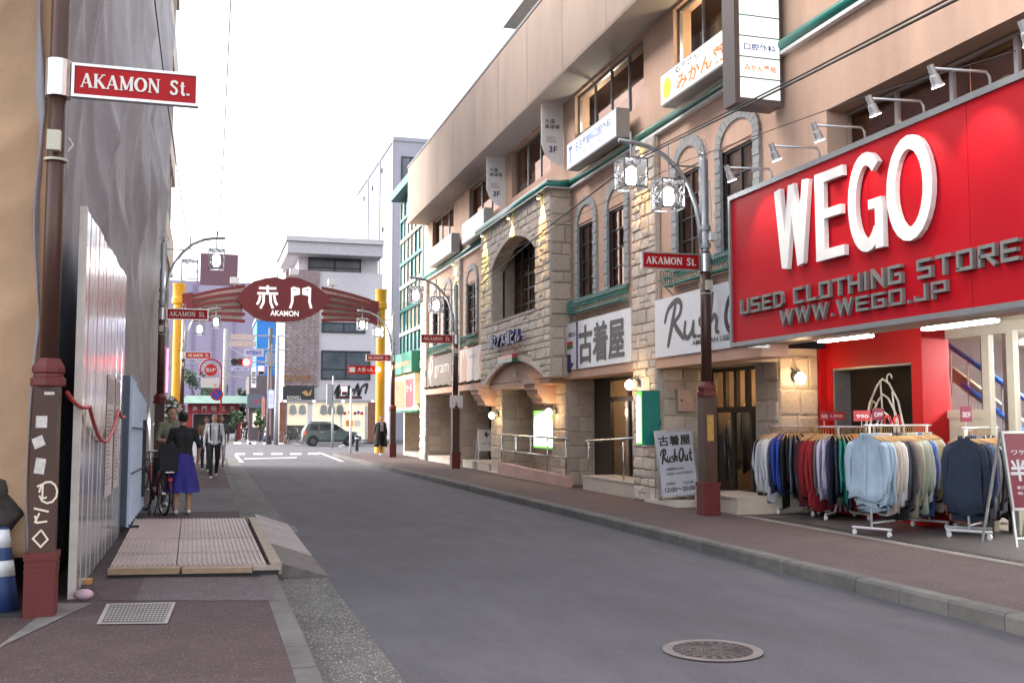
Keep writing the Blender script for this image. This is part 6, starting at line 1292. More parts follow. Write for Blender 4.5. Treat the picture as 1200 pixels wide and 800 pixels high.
for i,(a,b) in enumerate((((215,425),(330,402)),((215,412),(300,445)),((228,440),(330,430)),((262,400),(322,425)))): cable('cable',[onY(*a,90),onY(*b,69)],.03,'far overhead cable '+('rising from the yellow post to the blue building','falling from the yellow post to the lane corner','passing level behind the temple gate tree','between the concrete pole and the signal pole')[i],.4)
# ================================================================ clothes racks and garments
def garment_mesh(seed, L_=.72, w=.21, sl=.58, thick=.019):
    rs = random.Random(seed); m = MB(); n = 18; rings = []
    prof = [(-.075,.055,.7),(-.095,.085,.9),(-.12,w*.62,1.0),(-.15,w*.93,1.05),(-.19,w*1.0,1.1),(-.30,w*.93,1.35),(-.45,w*.94,1.5),(-.6,w*.98,1.55),(-.6-(L_-.6)*.6,w*1.02,1.6),(-L_-.06,w*1.05,1.55)]
    ph = [rs.uniform(0,6.28) for _ in range(4)]
    for z, hw, k in prof:
        t = min(1, max(0, (-z-.15)/.5)); rg = []
        for i in range(n):
            a = 2*math.pi*i/n; x = hw*math.cos(a); fold = 1+t*.45*math.sin(5*a+ph[0])+t*.25*math.sin(8*a+ph[1]+z*4)
            rg.append((x+t*.012*math.sin(z*9+ph[2]), thick*k*math.sin(a)*fold+t*.02*math.sin(z*7+ph[3]), z+(t*.025*math.sin(3*a+ph[1]) if z < -.5 else 0)))
        rings.append(rg)
    m.add([p for r in rings for p in r], [(j*n+i,(j+1)*n+i,(j+1)*n+(i+1)%n,j*n+(i+1)%n) for j in range(len(rings)-1) for i in range(n)]+[tuple(range(n)), tuple((len(rings)-1)*n+i for i in range(n))[::-1]])
    for s in (-1,1):                       # sleeves
        q = []; k = 10
        pts = [(s*w*.80,-.165),(s*(w-.005),-.22),(s*(w+.022),-.34),(s*(w+.03+rs.uniform(-.02,.02)),-.48),(s*(w+.02+rs.uniform(-.03,.02)),-.62),(s*(w+.01+rs.uniform(-.03,.02)),-.17-sl)]
        rr = [.05,.060,.056,.05,.046,.04]
        for (x,z), r_ in zip(pts, rr):
            for i in range(k):
                a = 2*math.pi*i/k; q.append((x+r_*math.cos(a)*.75, r_*math.sin(a)*.45+.012*math.sin(z*12+ph[0]), z+r_*.35*math.cos(a)*s))
        m.add(q, [(j*k+i,j*k+(i+1)%k,(j+1)*k+(i+1)%k,(j+1)*k+i) for j in range(5) for i in range(k)]+[tuple(range(k))[::-1], tuple(5*k+i for i in range(k))])
    return m.mesh('garment', mat('cloth_default',(.5,.5,.5),.85), True)
GM = [garment_mesh(i, L_=.70+.05*(i%4), sl=.52+.05*(i%3)) for i in range(8)]
hm = MB(); hm.tube([(0,0,.02),(.018,0,.035),(.02,0,.01),(.0,0,-.01),(0,0,-.08)],.004,5); hm.tube([(-.19,0,-.135),(-.1,0,-.10),(0,0,-.075),(.1,0,-.10),(.19,0,-.135)],[.009,.012,.014,.012,.009],6)
HANG = hm.mesh('hanger', mat('pale_wood_hanger',(.55,.34,.15),.5,var=.15), True)
CLO = {'white':(.66,.67,.70),'black':(.018,.018,.022),'pale grey':(.48,.50,.54),'navy':(.022,.028,.07),'royal blue':(.03,.07,.42),'dark green':(.015,.04,.035),'slate':(.16,.19,.25),'khaki':(.27,.23,.15),'sky blue':(.34,.44,.60),
 'burgundy':(.09,.012,.025),'dark red':(.25,.012,.02),'striped grey':(.12,.12,.12),'lavender':(.45,.43,.60),'teal':(.02,.26,.22),'red':(.42,.02,.02),'orange red':(.55,.05,.015),'light blue':(.36,.47,.58),'cream':(.56,.49,.43),'charcoal':(.06,.065,.075),
 'mauve':(.20,.13,.16),'olive':(.30,.30,.22),'pale green':(.42,.46,.37),'mid blue':(.07,.14,.42),'yellow':(.55,.42,.10),'beige':(.48,.40,.32),'denim blue':(.05,.09,.22),'grey':(.18,.18,.19),'salmon':(.45,.16,.12),'deep navy':(.015,.025,.05)}
KIND = ('shirt','sweatshirt','jacket')
def hang(loc, rz, col, where, grp, k, sc=1.0, zs=1.0):
    o = bpy.data.objects.new('garment', GM[k % 8]); COL.objects.link(o); o.location = loc; o.rotation_euler = (0, random.uniform(-.03,.03), rz); o.scale = (sc, .72, zs)
    m = mat('cloth_'+col.replace(' ','_'), CLO[col], .9, var=.14, scale=9, bump=1.0, bscale=16, stretch=(1,1,.3))
    o.material_slots[0].link = 'OBJECT'; o.material_slots[0].material = m
    tag(o, '%s long-sleeved garment hanging on the %s' % (col, where), 'garment', grp)
    h = bpy.data.objects.new('hanger', HANG); COL.objects.link(h); h.parent = o
    return o
M_rail = mat('white_rail', (.70,.70,.72), .35, metal=.3, var=.05)
def round_rack(c, r_, zr, lab, where, cols):
    c = Vector((c.x,c.y,SWZ)); t = thing('clothes_rack', lab, 'clothes rack', tuple(c))
    m = MB(); m.tube([c+Vector((r_*math.cos(a*math.pi/14),r_*math.sin(a*math.pi/14),zr-SWZ)) for a in range(28)],.013,8,closed=True); m.build('rail', mat('mottled_rail',(.52,.48,.60),.5,var=.3,scale=60), t, smooth=True)
    MB().tube([c+Vector((0,0,.1)),c+Vector((0,0,zr-SWZ))],.018,8).build('post', M_rail, t, smooth=True)
    for k in range(4):
        a = k*math.pi/2+.5; d = Vector((math.cos(a),math.sin(a),0)); MB().tube([c+Vector((0,0,.36)),c+d*.18+Vector((0,0,.10)),c+d*.46+Vector((0,0,.085))],.02,6).build('leg', M_rail, t); q = c+d*.45
        MB().lathe([(.035,-.012),(.035,.012)],(q.x,q.y,SWZ+.036),10,'x').build('castor', M_white, t)
        MB().tube([c+Vector((0,0,zr-SWZ)),c+d*r_+Vector((0,0,zr-SWZ))],.008,5).build('spoke', M_rail, t)
    n = 50; pos = []
    for i in range(n):
        a = 2*math.pi*(i+random.uniform(-.25,.25))/n; d = Vector((math.cos(a),math.sin(a),0)); p = c+d*r_; pos.append((topx(p+d*.25+Vector((0,0,1.2)))[0], d.dot(C0-c) > -.15*(C0-c).length, a, p))
    near = sorted([q for q in pos if q[1]]); far = [q for q in pos if not q[1]]
    for i, (_, _, a, p) in enumerate(near): hang((p.x,p.y,zr-.03), a, cols[int(i*len(cols)/len(near))], where, 'garments on the '+where, i, 1.0, random.uniform(1.1,1.35))
    for i, (_, _, a, p) in enumerate(far): hang((p.x,p.y,zr-.03), a, random.choice(('charcoal','navy','black','slate')), where, 'garments on the '+where, i+3, 1.0, 1.2)
cA, cB = G(929,600,SWZ), G(985,607,SWZ)
round_rack(cA, .33, 1.50, 'round chrome rack full of sweatshirts beside the lit stone pier', 'round rack beside the lit stone pier', ['white','black','pale grey','white','navy','royal blue','black','slate','dark green','dark green','khaki','black','sky blue','navy','charcoal'])
round_rack(cB, .37, 1.50, 'round chrome rack of red and burgundy sweatshirts before the dark panel', 'round rack before the dark panel', ['burgundy','burgundy','dark red','dark red','striped grey','lavender','navy','teal','navy','red','orange red','black','dark green','burgundy','charcoal'])
def straight_rack(p, q, zr, lab, where, cols, n, flip=0):
    p = Vector((p.x,p.y,SWZ)); q = Vector((q.x,q.y,SWZ)); d = (q-p).normalized(); s = Vector((-d.y,d.x,0)); t = thing('clothes_rack', lab, 'clothes rack', tuple((p+q)/2)); L_ = (q-p).length
    for e in (p,q):
        MB().tube([e+Vector((0,0,.1)),e+Vector((0,0,zr-SWZ+.0))],.016,8).build('post', M_rail, t, smooth=True); MB().tube([e-s*.27+Vector((0,0,.095)),e+s*.27+Vector((0,0,.095))],.018,6).build('foot', M_rail, t)
        for k in (-1,1): c = e+s*.24*k; MB().lathe([(.034,-.012),(.034,.012)],(c.x,c.y,SWZ+.035),10,'x').build('castor', M_white, t); MB().tube([c+Vector((0,0,.05)),c+Vector((0,0,.09))],.01,5).build('fork', M_rail, t)
    MB().tube([p-d*.12+Vector((0,0,zr-SWZ)),q+d*.12+Vector((0,0,zr-SWZ))],.014,8).build('rail', M_rail, t, smooth=True); MB().tube([p+Vector((0,0,.16)),q+Vector((0,0,.16))],.014,8).build('lower_bar', M_rail, t, smooth=True)
    rz = math.atan2(s.y,s.x)
    for i in range(n):
        u = -.07+(L_+.14)*i/(n-1); c = p+d*u; hang((c.x,c.y,zr-.03), rz+random.uniform(-.12,.12), cols[int(i*len(cols)/n)], where, 'garments on the '+where, i+flip, random.uniform(1.0,1.12), random.uniform(1.15,1.3))
p2, q2 = onY(1021,600,11.35), onY(1089,600,11.97)
straight_rack(p2, q2, 1.53, 'straight white rail of pale shirts in front of the red pillar', 'rail before the red pillar', ['light blue','light blue','light blue','cream','cream','cream','white','charcoal','black','charcoal','mauve','olive','cream','pale green','pale green','white','mid blue','sky blue','yellow','beige','white','charcoal'], 30)
p3 = G(1136,631,SWZ); q3 = p3+Vector((1.12,.75,0))
straight_rack(p3, q3, 1.50, 'straight white rail of navy and grey shirts beside the red sale board', 'rail beside the red sale board', ['deep navy','deep navy','denim blue','mid blue','grey','grey','black','white','charcoal','pale grey','black','grey','white','navy','royal blue','khaki'], 20, 2)
p4 = Vector((9.38,11.05,0)); q4 = Vector((9.9,11.55,0))
straight_rack(p4, q4, 1.46, 'straight white rail of salmon and beige shirts standing behind the navy shirts', 'rail behind the navy shirts', ['salmon','salmon','beige','grey','white'], 9, 5)
# collars and button plackets on the shirts that face the street
cm_ = MB(); pl_ = MB()
for s_ in (-1,1): cm_.add([(s_*.012,.034,-.075),(s_*.075,.028,-.07),(s_*.07,.040,-.125),(s_*.045,.046,-.145),(s_*.012,.012,-.055),(s_*.07,.010,-.055)],[(0,1,2,3)[::s_],(0,4,5,1)[::s_]])
for i in range(12):
    z0, z1 = -.10-i*.052, -.10-(i+1)*.052; yv = lambda z: .024+.020*min(1,max(0,(-z-.15)/.4)); pl_.add([(-.016,yv(z0)+.006,z0),(.016,yv(z0)+.006,z0),(.016,yv(z1)+.006,z1),(-.016,yv(z1)+.006,z1)],[(0,3,2,1)])
cmesh = cm_.mesh('collar', M_white); pmesh = pl_.mesh('placket', M_white)
for o in [o for o in COL.objects if o.name.startswith('garment') and ('before the red pillar' in o['label'] or 'red sale board' in o['label'])]:
    for nm, me in (('collar',cmesh),('placket',pmesh)):
        q = bpy.data.objects.new(nm, me); COL.objects.link(q); q.parent = o; q.material_slots[0].link = 'OBJECT'; q.material_slots[0].material = o.material_slots[0].material
# sale cards over the rails
def card(px, py, base, w_, h_, lab, m, txt='SALE'):
    c = onY(px, py, base.y+.35); x, y, z = c; t = thing('price_card', lab, 'price card', (x,y,z-h_/2), 'sale cards over the racks'); MB().box(x-w_/2,x+w_/2,y-.006,y+.006,z-h_/2,z+h_/2).build('board', m, t); MB().tube([(x,y+.01,z-h_/2),(x,y+.01,1.5)],.006,5).build('stick', M_rail, t)
    lettering(txt, M_sgw, t, (x-w_*.36,y-.0065,z-h_*.22), U_CAM, w_*.72, h_*.36, bold=.02)
M_cardr = mat('sale_red', (.42,.03,.04), .45, var=.05); M_cardm = mat('sale_maroon', (.22,.02,.05), .45, var=.05)
card(927,491,cA,.24,.15,'red and white half-price card above the sweatshirt rack',M_cardr,'半額'); card(966,487,cB,.16,.15,'small tilted red card between the two round racks',M_cardr,'50%'); card(980,487,cB,.30,.13,'wide red price card above the burgundy sweatshirts',M_cardr,'1,900'); card(1010,487,p2,.26,.14,'wide red price card at the near end of the pale shirt rail',M_cardr,'990'); card(1029,485,p2,.18,.16,'maroon off-price card on the pale shirt rail',M_cardm,'OFF'); card(1132,485,p3,.17,.20,'maroon off-price card above the navy shirts',M_cardm,'50%OFF'); card(901,494,cA,.06,.16,'narrow pink card on the far end of the sweatshirt rack',M_cardr,'%')
for i in range(2):
    c = onY(1040+i*11,493,p2.y+.3); MB().tube([c+Vector((.05*math.cos(a*.4),0,.09*math.sin(a*.4)-.02)) for a in range(-1,10)],.014,6).build('hoop_handle', mat('bright_red_plastic',(.5,.015,.02),.35), smooth=True, label='bright red bag handle hoop behind the pale shirt rail', cat='bag handle', group='red handle hoops')
# coats inside the shop window
for i,(y,c,z) in enumerate(((16.6,'slate',1.7),(16.3,'charcoal',1.95),(16.0,'black',2.0),(15.75,'charcoal',1.7),(15.5,'charcoal',1.75),(15.2,'denim blue',1.9),(14.95,'denim blue',1.85),(14.85,'dark green',1.8),(16.45,'khaki',1.2),(15.6,'beige',1.15))):
    o = hang((9.0,y,z), .75, c, 'inner rail of the dark shop window', 'coats in the dark shop window', i, 1.0, 1.5 if z > 1.5 else 1.0)
# ================================================================ boards
def aboard(t, c, w_, h_, lean, m, fm, legs=True):
    x, y, z = c
    f = MB(); T = lambda a, b, d: (x+a, y+lean*b/h_-d, z+b)
    fw = .03
    for a0,a1,b0,b1 in ((-w_/2,-w_/2+fw,0,h_),(w_/2-fw,w_/2,0,h_),(-w_/2+fw,w_/2-fw,h_-fw,h_),(-w_/2+fw,w_/2-fw,.0,fw)):
        f.add([T(a,b,d) for d in (0,.03) for a,b in ((a0,b0),(a1,b0),(a1,b1),(a0,b1))],[(0,3,2,1)[::-1],(4,5,6,7),(0,1,5,4),(1,2,6,5),(2,3,7,6),(3,0,4,7)])
    f.build('frame', fm, t)
    MB().add([T(a,b,d) for d in (.004,.02) for a,b in ((-w_/2+fw,fw),(w_/2-fw,fw),(w_/2-fw,h_-fw),(-w_/2+fw,h_-fw))],[(4,5,6,7),(0,3,2,1)]).build('panel', m, t)
    return lambda a, b: Vector(T(a,b,.0205)), Vector((0,lean/h_,1)).normalized()
c = onY(797,582,16.4)
t = thing('sandwich_board', 'leaning white second-hand shop board with opening hours beside the lamp post', 'sandwich board', tuple(c))
P, V = aboard(t, c, .74, 1.17, .10, mat('board_white',(.52,.53,.60),.45,var=.03), M_alu); t.rotation_euler[1] = R(-4)
lettering('古着屋', M_ink, t, P(-.30,.90), U_CAM, .60, .17, V, bold=0, fat=.006); brush(RUSH, M_ink, t, P(-.31,.58), U_CAM, .64, .26, V)
lettering('AMERICAN', M_ink, t, P(-.22,.47), U_CAM, .34, .045, V, bold=.02); lettering('USED CLOTHING', M_ink, t, P(-.22,.39), U_CAM, .5, .045, V, bold=.02)
lettering('OPEN', M_ink, t, P(-.25,.22), U_CAM, .18, .045, V, bold=.03); lettering('CLOSE', M_ink, t, P(.08,.22), U_CAM, .2, .045, V, bold=.03); lettering('12:00〜20:00', M_ink, t, P(-.28,.1), U_CAM, .58, .08, V, bold=.03)
for s in (-1,1): MB().tube([(c.x+s*.33,c.y+.3,c.z-.02),(c.x+s*.33,c.y+.12,c.z+1.1)],.014,6).build('rear_leg', M_alu, t); MB().lathe([(.03,-.01),(.03,.01)],(c.x+s*.35,c.y+.02,c.z),10,'x').build('castor', M_black, t)
c = Vector((8.0,29.6,.37)); t = thing('sandwich_board', 'small white sandwich board with a bird mark on the tiled step', 'sandwich board', tuple(c))
P, V = aboard(t, c+Vector((0,0,.32)), .52, .62, .08, mat('board_white2',(.6,.6,.62),.5,var=.03), M_sgw)
for s in (-1,1): MB().tube([(c.x+s*.27,c.y-.04,c.z),(c.x+s*.24,c.y+.06,c.z+.95)],.014,5).build('leg', M_sgw, t); MB().tube([(c.x+s*.27,c.y+.35,c.z),(c.x+s*.24,c.y+.1,c.z+.95)],.014,5).build('leg', M_sgw, t)
brush([([(.2,.5),(.5,.9),(.45,.4),(.9,.75)],.2),([(.45,.45),(.55,.1)],.12)], M_ink, t, P(-.12,.36), U_CAM, .24, .2, V); lettering('salon menu', M_ink, t, P(-.16,.2), U_CAM, .32, .045, V)
c = G(1181,640,SWZ)+Vector((.33,-.05,0)); t = thing('sandwich_board', 'red half-price sale board in a silver frame beside the navy shirts', 'sandwich board', tuple(c))
P, V = aboard(t, c+Vector((0,0,.42)), .62, .92, .14, M_cardm, M_alu)
for s in (-1,1): MB().tube([(c.x+s*.30,c.y-.06,c.z),(c.x+s*.29,c.y,c.z+.44)],.018,6).build('leg', M_alu, t); MB().tube([(c.x+s*.30,c.y+.5,c.z),(c.x+s*.28,c.y+.16,c.z+1.33)],.018,6).build('leg', M_alu, t)
MB().tube([(c.x-.3,c.y-.05,c.z+.1),(c.x+.3,c.y-.05,c.z+.1)],.012,6).build('crossbar', M_alu, t)
lettering('半額', M_sgw, t, P(-.25,.34), U_CAM, .5, .24, V, bold=0, fat=.009); lettering('ワケあり', M_sgw, t, P(-.2,.64), U_CAM, .4, .06, V); lettering('表示価格より', M_sgw, t, P(-.2,.24), U_CAM, .4, .04, V); lettering('SALE', M_sgw, t, P(-.2,.18), U_CAM, .4, .03, V)
# ================================================================ people
SKIN = mat('skin', (.46,.26,.18), .55, var=.06)
def human(label, loc, rz, h, J={}, mats={}, hair=((.012,.010,.010), 'short'), voxel=.013, name='person', cat='person'):
    k = h/1.7
    D = dict(hipL=(.09,0,.90),hipR=(-.09,0,.90),kneeL=(.10,.02,.49),kneeR=(-.10,.02,.49),ankL=(.10,-.02,.085),ankR=(-.10,-.02,.085),pel=(0,0,.95),chest=(0,.01,1.27),neck=(0,.0,1.43),head=(0,.03,1.585),
             shL=(.175,0,1.375),shR=(-.175,0,1.375),elL=(.23,-.02,1.10),elR=(-.23,-.02,1.10),wrL=(.24,.05,.86),wrR=(-.24,.05,.86),footL=None,footR=None); D.update(J)
    V3 = {a: Vector(b) for a, b in D.items() if b is not None}; S = []; m = MB()
    def cap(a, b, ra, rb, lab, squash=None):
        a, b = V3.get(a, a) if isinstance(a,str) else Vector(a), V3.get(b, b) if isinstance(b,str) else Vector(b)
        m.ball(a, ra, 12, 8); m.ball(b, rb, 12, 8); n_ = max(2, int((b-a).length/.04)); m.tube([a.lerp(b,i/n_) for i in range(n_+1)], [ra+(rb-ra)*i/n_ for i in range(n_+1)], 12); S.append((a,b,max(ra,rb),lab))
    pel, ch, nk = V3['pel'], V3['chest'], V3['neck']; across = (V3['shL']-V3['shR']).normalized()
    for s in (-1,1):
        cap(pel+across*.055*s, pel+across*.05*s+(ch-pel)*.4, .105, .095, 'top' if False else 'hips'); cap(pel+across*.05*s+(ch-pel)*.4, ch+across*.06*s, .095, .112, 'top'); cap(ch+across*.06*s, nk-Vector((0,0,.06))+across*.03*s, .105, .07, 'top')
    cap('shL','shR',.058,.058,'top'); cap(nk-Vector((0,0,.04)), V3['head']-Vector((0,0,.06)), .054, .05, 'skin')
    hd = V3['head']; m.ball(hd,(.074,.092,.112),14,10); m.ball(hd+Vector((0,.03,-.055)),(.055,.06,.06),12,8); S.append((hd+Vector((0,0,-.05)),hd+Vector((0,.0,.06)),.09,'skin')); m.ball(hd+Vector((0,.098,-.015)),(.014,.02,.022),8,6)
    for s in (-1,1): m.ball(hd+Vector((s*.077,0,-.01)),(.012,.022,.03),8,6)
    for q in 'LR':
        s = 1 if q == 'L' else -1
        cap('sh'+q,'el'+q,.052,.042,'sleeve'); cap('el'+q,'wr'+q,.04,.028,'forearm')
        w_ = V3['wr'+q]; d = (w_-V3['el'+q]).normalized(); side = d.cross(Vector((0,1,0))); side = side.normalized() if side.length > .1 else Vector((1,0,0)); pn = d.cross(side).normalized()
        cap(w_+d*.02, w_+d*.07, .028,.03,'skin')
        for f in range(4): o_ = pn*(.027-.018*f); l = (.062,.07,.066,.05)[f]; cap(w_+d*.07+o_, w_+d*(.07+l*.55)+o_+side*-.008*s, .0095,.009,'skin'); cap(w_+d*(.07+l*.55)+o_+side*-.008*s, w_+d*(.07+l)+o_+side*-.024*s,.009,.008,'skin')
        cap(w_+d*.03+pn*.03, w_+d*.075+pn*.055, .011,.009,'skin')
        cap('hip'+q,'knee'+q,.088,.06,'leg'); cap('knee'+q,'ank'+q,.058,.042,'shin'); a = V3['ank'+q]; fd = V3.get('foot'+q, Vector((0,1,0))).normalized(); cap(a+Vector((0,0,-.045))-fd*.03, a+Vector((0,0,-.05))+fd*.15, .042,.034,'shoe')
    o = m.build(name, [SKIN]); rm = o.modifiers.new('r','REMESH'); rm.mode = 'VOXEL'; rm.voxel_size = voxel; sm = o.modifiers.new('s','SMOOTH'); sm.factor = .5; sm.iterations = 3
    dg = bpy.context.evaluated_depsgraph_get(); me = bpy.data.meshes.new_from_object(o.evaluated_get(dg)); old = o.data; o.modifiers.clear(); o.data = me; bpy.data.meshes.remove(old)
    labs = ['skin','top','hips','sleeve','forearm','leg','shin','shoe']; me.materials.clear()
    for l in labs: me.materials.append(mats.get(l, SKIN))
    for p in me.polygons:
        c = p.center; best = 9; bi = 0
        for a, b, r_, l in S:
            ab = b-a; t_ = max(0,min(1,(c-a).dot(ab)/max(ab.length_squared,1e-9))); d_ = (c-(a+ab*t_)).length-r_
            if d_ < best: best = d_; bi = l
        p.material_index = labs.index(bi); p.use_smooth = True
    o.location = loc; o.rotation_euler[2] = rz; o.scale = (k,k,k); tag(o, label, cat)
    hc, style = hair; hb = MB(); hb.ball(hd+Vector((0,-.014,.022)),(.084,.098,.106),16,12)
    if style == 'long': hb.ball(hd+Vector((0,-.06,-.07)),(.075,.05,.13),12,8)
    if style == 'bun': hb.ball(hd+Vector((0,-.10,.05)),.045,10,8)
    ho = hb.build('hair', mat('hair_%.3f'%hc[0],hc,.5,var=.3,scale=30), o, smooth=True, local=True)
    bmh = bmesh.new(); bmh.from_mesh(ho.data)
    dl = [v for v in bmh.verts if (v.co-hd).y > .045 and (v.co-hd).z < .06 or ((v.co-hd).y > -.0 and (v.co-hd).z < -.02)]; bmesh.ops.delete(bmh, geom=dl, context='VERTS'); bmh.to_mesh(ho.data); bmh.free()
    if name == 'person':
        eb = MB()
        for s in (-1,1): eb.ball(hd+Vector((s*.03,.083,.012)),(.012,.008,.007),8,6)
        eb.build('eye', M_ink, o, local=True)
    return o
M_blk = mat('black_cloth',(.016,.016,.018),.85,var=.2,scale=20); M_wsh = mat('white_cloth',(.62,.62,.65),.85,var=.06,scale=14); M_shoe = mat('white_shoe',(.6,.6,.6),.6); M_olv = mat('grey_green_cloth',(.16,.17,.12),.85,var=.1,scale=14); M_tanc = mat('tan_cloth',(.30,.20,.11),.85,var=.1,scale=14); M_tealp = mat('dark_teal_cloth',(.03,.06,.08),.85,var=.15,scale=14); M_bluec = mat('blue_violet_cloth',(.035,.03,.23),.85,var=.25,scale=10,bump=.6,bscale=14,stretch=(1,1,.2))
SL = LZ+.004
pW = G(213,602,SL); pM = Vector((-.62,19.3,SL))
wom = human('person in black t-shirt and long blue violet skirt standing with back turned beside the bicycle', (pW.x,pW.y,SL), R(8), 1.66, dict(elL=(.25,-.0,1.13),wrL=(.26,.12,.93),elR=(-.25,.06,1.12),wrR=(-.20,.28,1.05),head=(-.01,.03,1.585)), dict(top=M_blk,sleeve=M_blk,hips=M_blk,leg=M_bluec,shoe=M_shoe), ((.012,.010,.010),'bun'), .012)
sk = MB(); rr = []
for j in range(9):
    t_ = j/8; z = 1.0-.64*t_; R_ = .13+.115*t_**.8
    for i in range(40): a = 2*math.pi*i/40; f_ = 1+.10*t_*math.sin(9*a+1)+.05*t_*math.sin(5*a); rr.append((R_*1.08*math.cos(a)*f_, R_*.85*math.sin(a)*f_, z))
sk.add(rr, [(j*40+i,(j+1)*40+i,(j+1)*40+(i+1)%40,j*40+(i+1)%40) for j in range(8) for i in range(40)]+[tuple(8*40+i for i in range(40))]); sk.build('skirt', M_bluec, wom, smooth=True, local=True)
human('person in grey green t-shirt facing along the pavement behind the bicycle', tuple(pM), R(205), 1.76, dict(elL=(.25,.04,1.13),wrL=(.12,.26,1.10),elR=(-.24,.05,1.12),wrR=(-.16,.28,1.0)), dict(top=M_olv,sleeve=M_olv,hips=M_blk,leg=M_blk,shin=M_blk,shoe=M_shoe), ((.02,.014,.012),'short'), .013)
pC = G(250,561,SL)
walk = dict(kneeL=(.09,.16,.50),ankL=(.09,.20,.10),kneeR=(-.09,-.02,.48),ankR=(-.09,-.30,.14),elL=(.23,-.10,1.12),wrL=(.24,-.06,.87),elR=(-.23,.04,1.1),wrR=(-.22,.16,.9))
pcw = human('person in white long-sleeved shirt and black trousers walking with a backpack', (pC.x,pC.y,SL), R(185), 1.70, walk, dict(top=M_wsh,sleeve=M_wsh,forearm=M_wsh,hips=M_wsh,leg=M_blk,shin=M_blk,shoe=M_shoe), ((.03,.02,.016),'short'), .014)
bp = MB()
for s in (-1,1): bp.tube([(s*.10,.12,1.0),(s*.11,.135,1.2),(s*.11,.09,1.40),(s*.10,-.08,1.40),(s*.10,-.12,1.2)],.02,6)
bp.ball((0,-.17,1.2),(.15,.09,.2),12,8); bp.build('backpack', M_blk, pcw, smooth=True, local=True)
pD = G(240,553,SL); human('person in tan top and dark teal trousers walking beside the white-shirted person', (pD.x,pD.y,SL), R(178), 1.62, dict(kneeR=(-.09,.14,.50),ankR=(-.09,.18,.10),kneeL=(.09,-.02,.48),ankL=(.09,-.24,.12)), dict(top=M_tanc,sleeve=M_tanc,forearm=M_tanc,hips=M_tealp,leg=M_tealp,shin=M_tealp,shoe=M_shoe), ((.02,.014,.012),'long'), .016)
pE = G(258,549,SL); human('person in dark grey walking behind the white-shirted person', (pE.x,pE.y,SL), R(180), 1.66, walk, dict(top=mat('grey_cloth',(.09,.09,.1),.85),sleeve=MATS['grey_cloth'],forearm=MATS['grey_cloth'],hips=MATS['grey_cloth'],leg=M_wsh,shin=M_wsh,shoe=M_blk), ((.02,.014,.012),'short'), .018)
pR = G(446,533.5,SWZ); human('person in long black coat over pale shirt walking by the right arch post', (pR.x,pR.y,SWZ), R(190), 1.66, walk, dict(top=mat('pale_lilac_cloth',(.35,.33,.42),.85),sleeve=M_blk,forearm=M_blk,hips=M_blk,leg=M_blk,shin=M_tanc,shoe=M_shoe), ((.02,.014,.012),'long'), .018)
ct = MB(); rr = []
for j in range(8):
    t_ = j/7; z = 1.42-1.05*t_; R_ = .16+.10*t_
    for i in range(22): a = math.pi*(.62)+ (2*math.pi-.24*math.pi)*i/21; rr.append((R_*1.15*math.cos(a), R_*.85*math.sin(a), z))
COAT = ct.add(rr, [(j*22+i,(j+1)*22+i,(j+1)*22+i+1,j*22+i+1) for j in range(7) for i in range(21)]); co = COAT.build('coat', M_blk, bpy.data.objects[[o.name for o in COL.objects if o.name.startswith('person')][-1]], smooth=True, local=True)
md = co.modifiers.new('t','SOLIDIFY'); md.thickness = .015
# mannequin
M_mann = mat('mannequin_skin',(.55,.40,.28),.5); mats_m = {l: M_mann for l in ('skin','sleeve','forearm','leg','shin')}; mats_m.update(top=mat('beige_top',(.45,.38,.30),.8),hips=M_blk,shoe=M_blk)
mn = human('shop mannequin in beige top and black shorts on a white plinth', (8.25,39.6,.36), R(165), 1.62, dict(kneeL=(.11,.12,.5),ankL=(.14,.06,.09),elR=(-.26,-.05,1.12),wrR=(-.2,.06,.95)), mats_m, ((.02,.016,.014),'short'), .018, name='mannequin', cat='mannequin')
MB().box(8.0,8.5,39.3,39.9,.30,.36).build('plinth', M_white, label='low white plinth under the shop mannequin', cat='plinth')
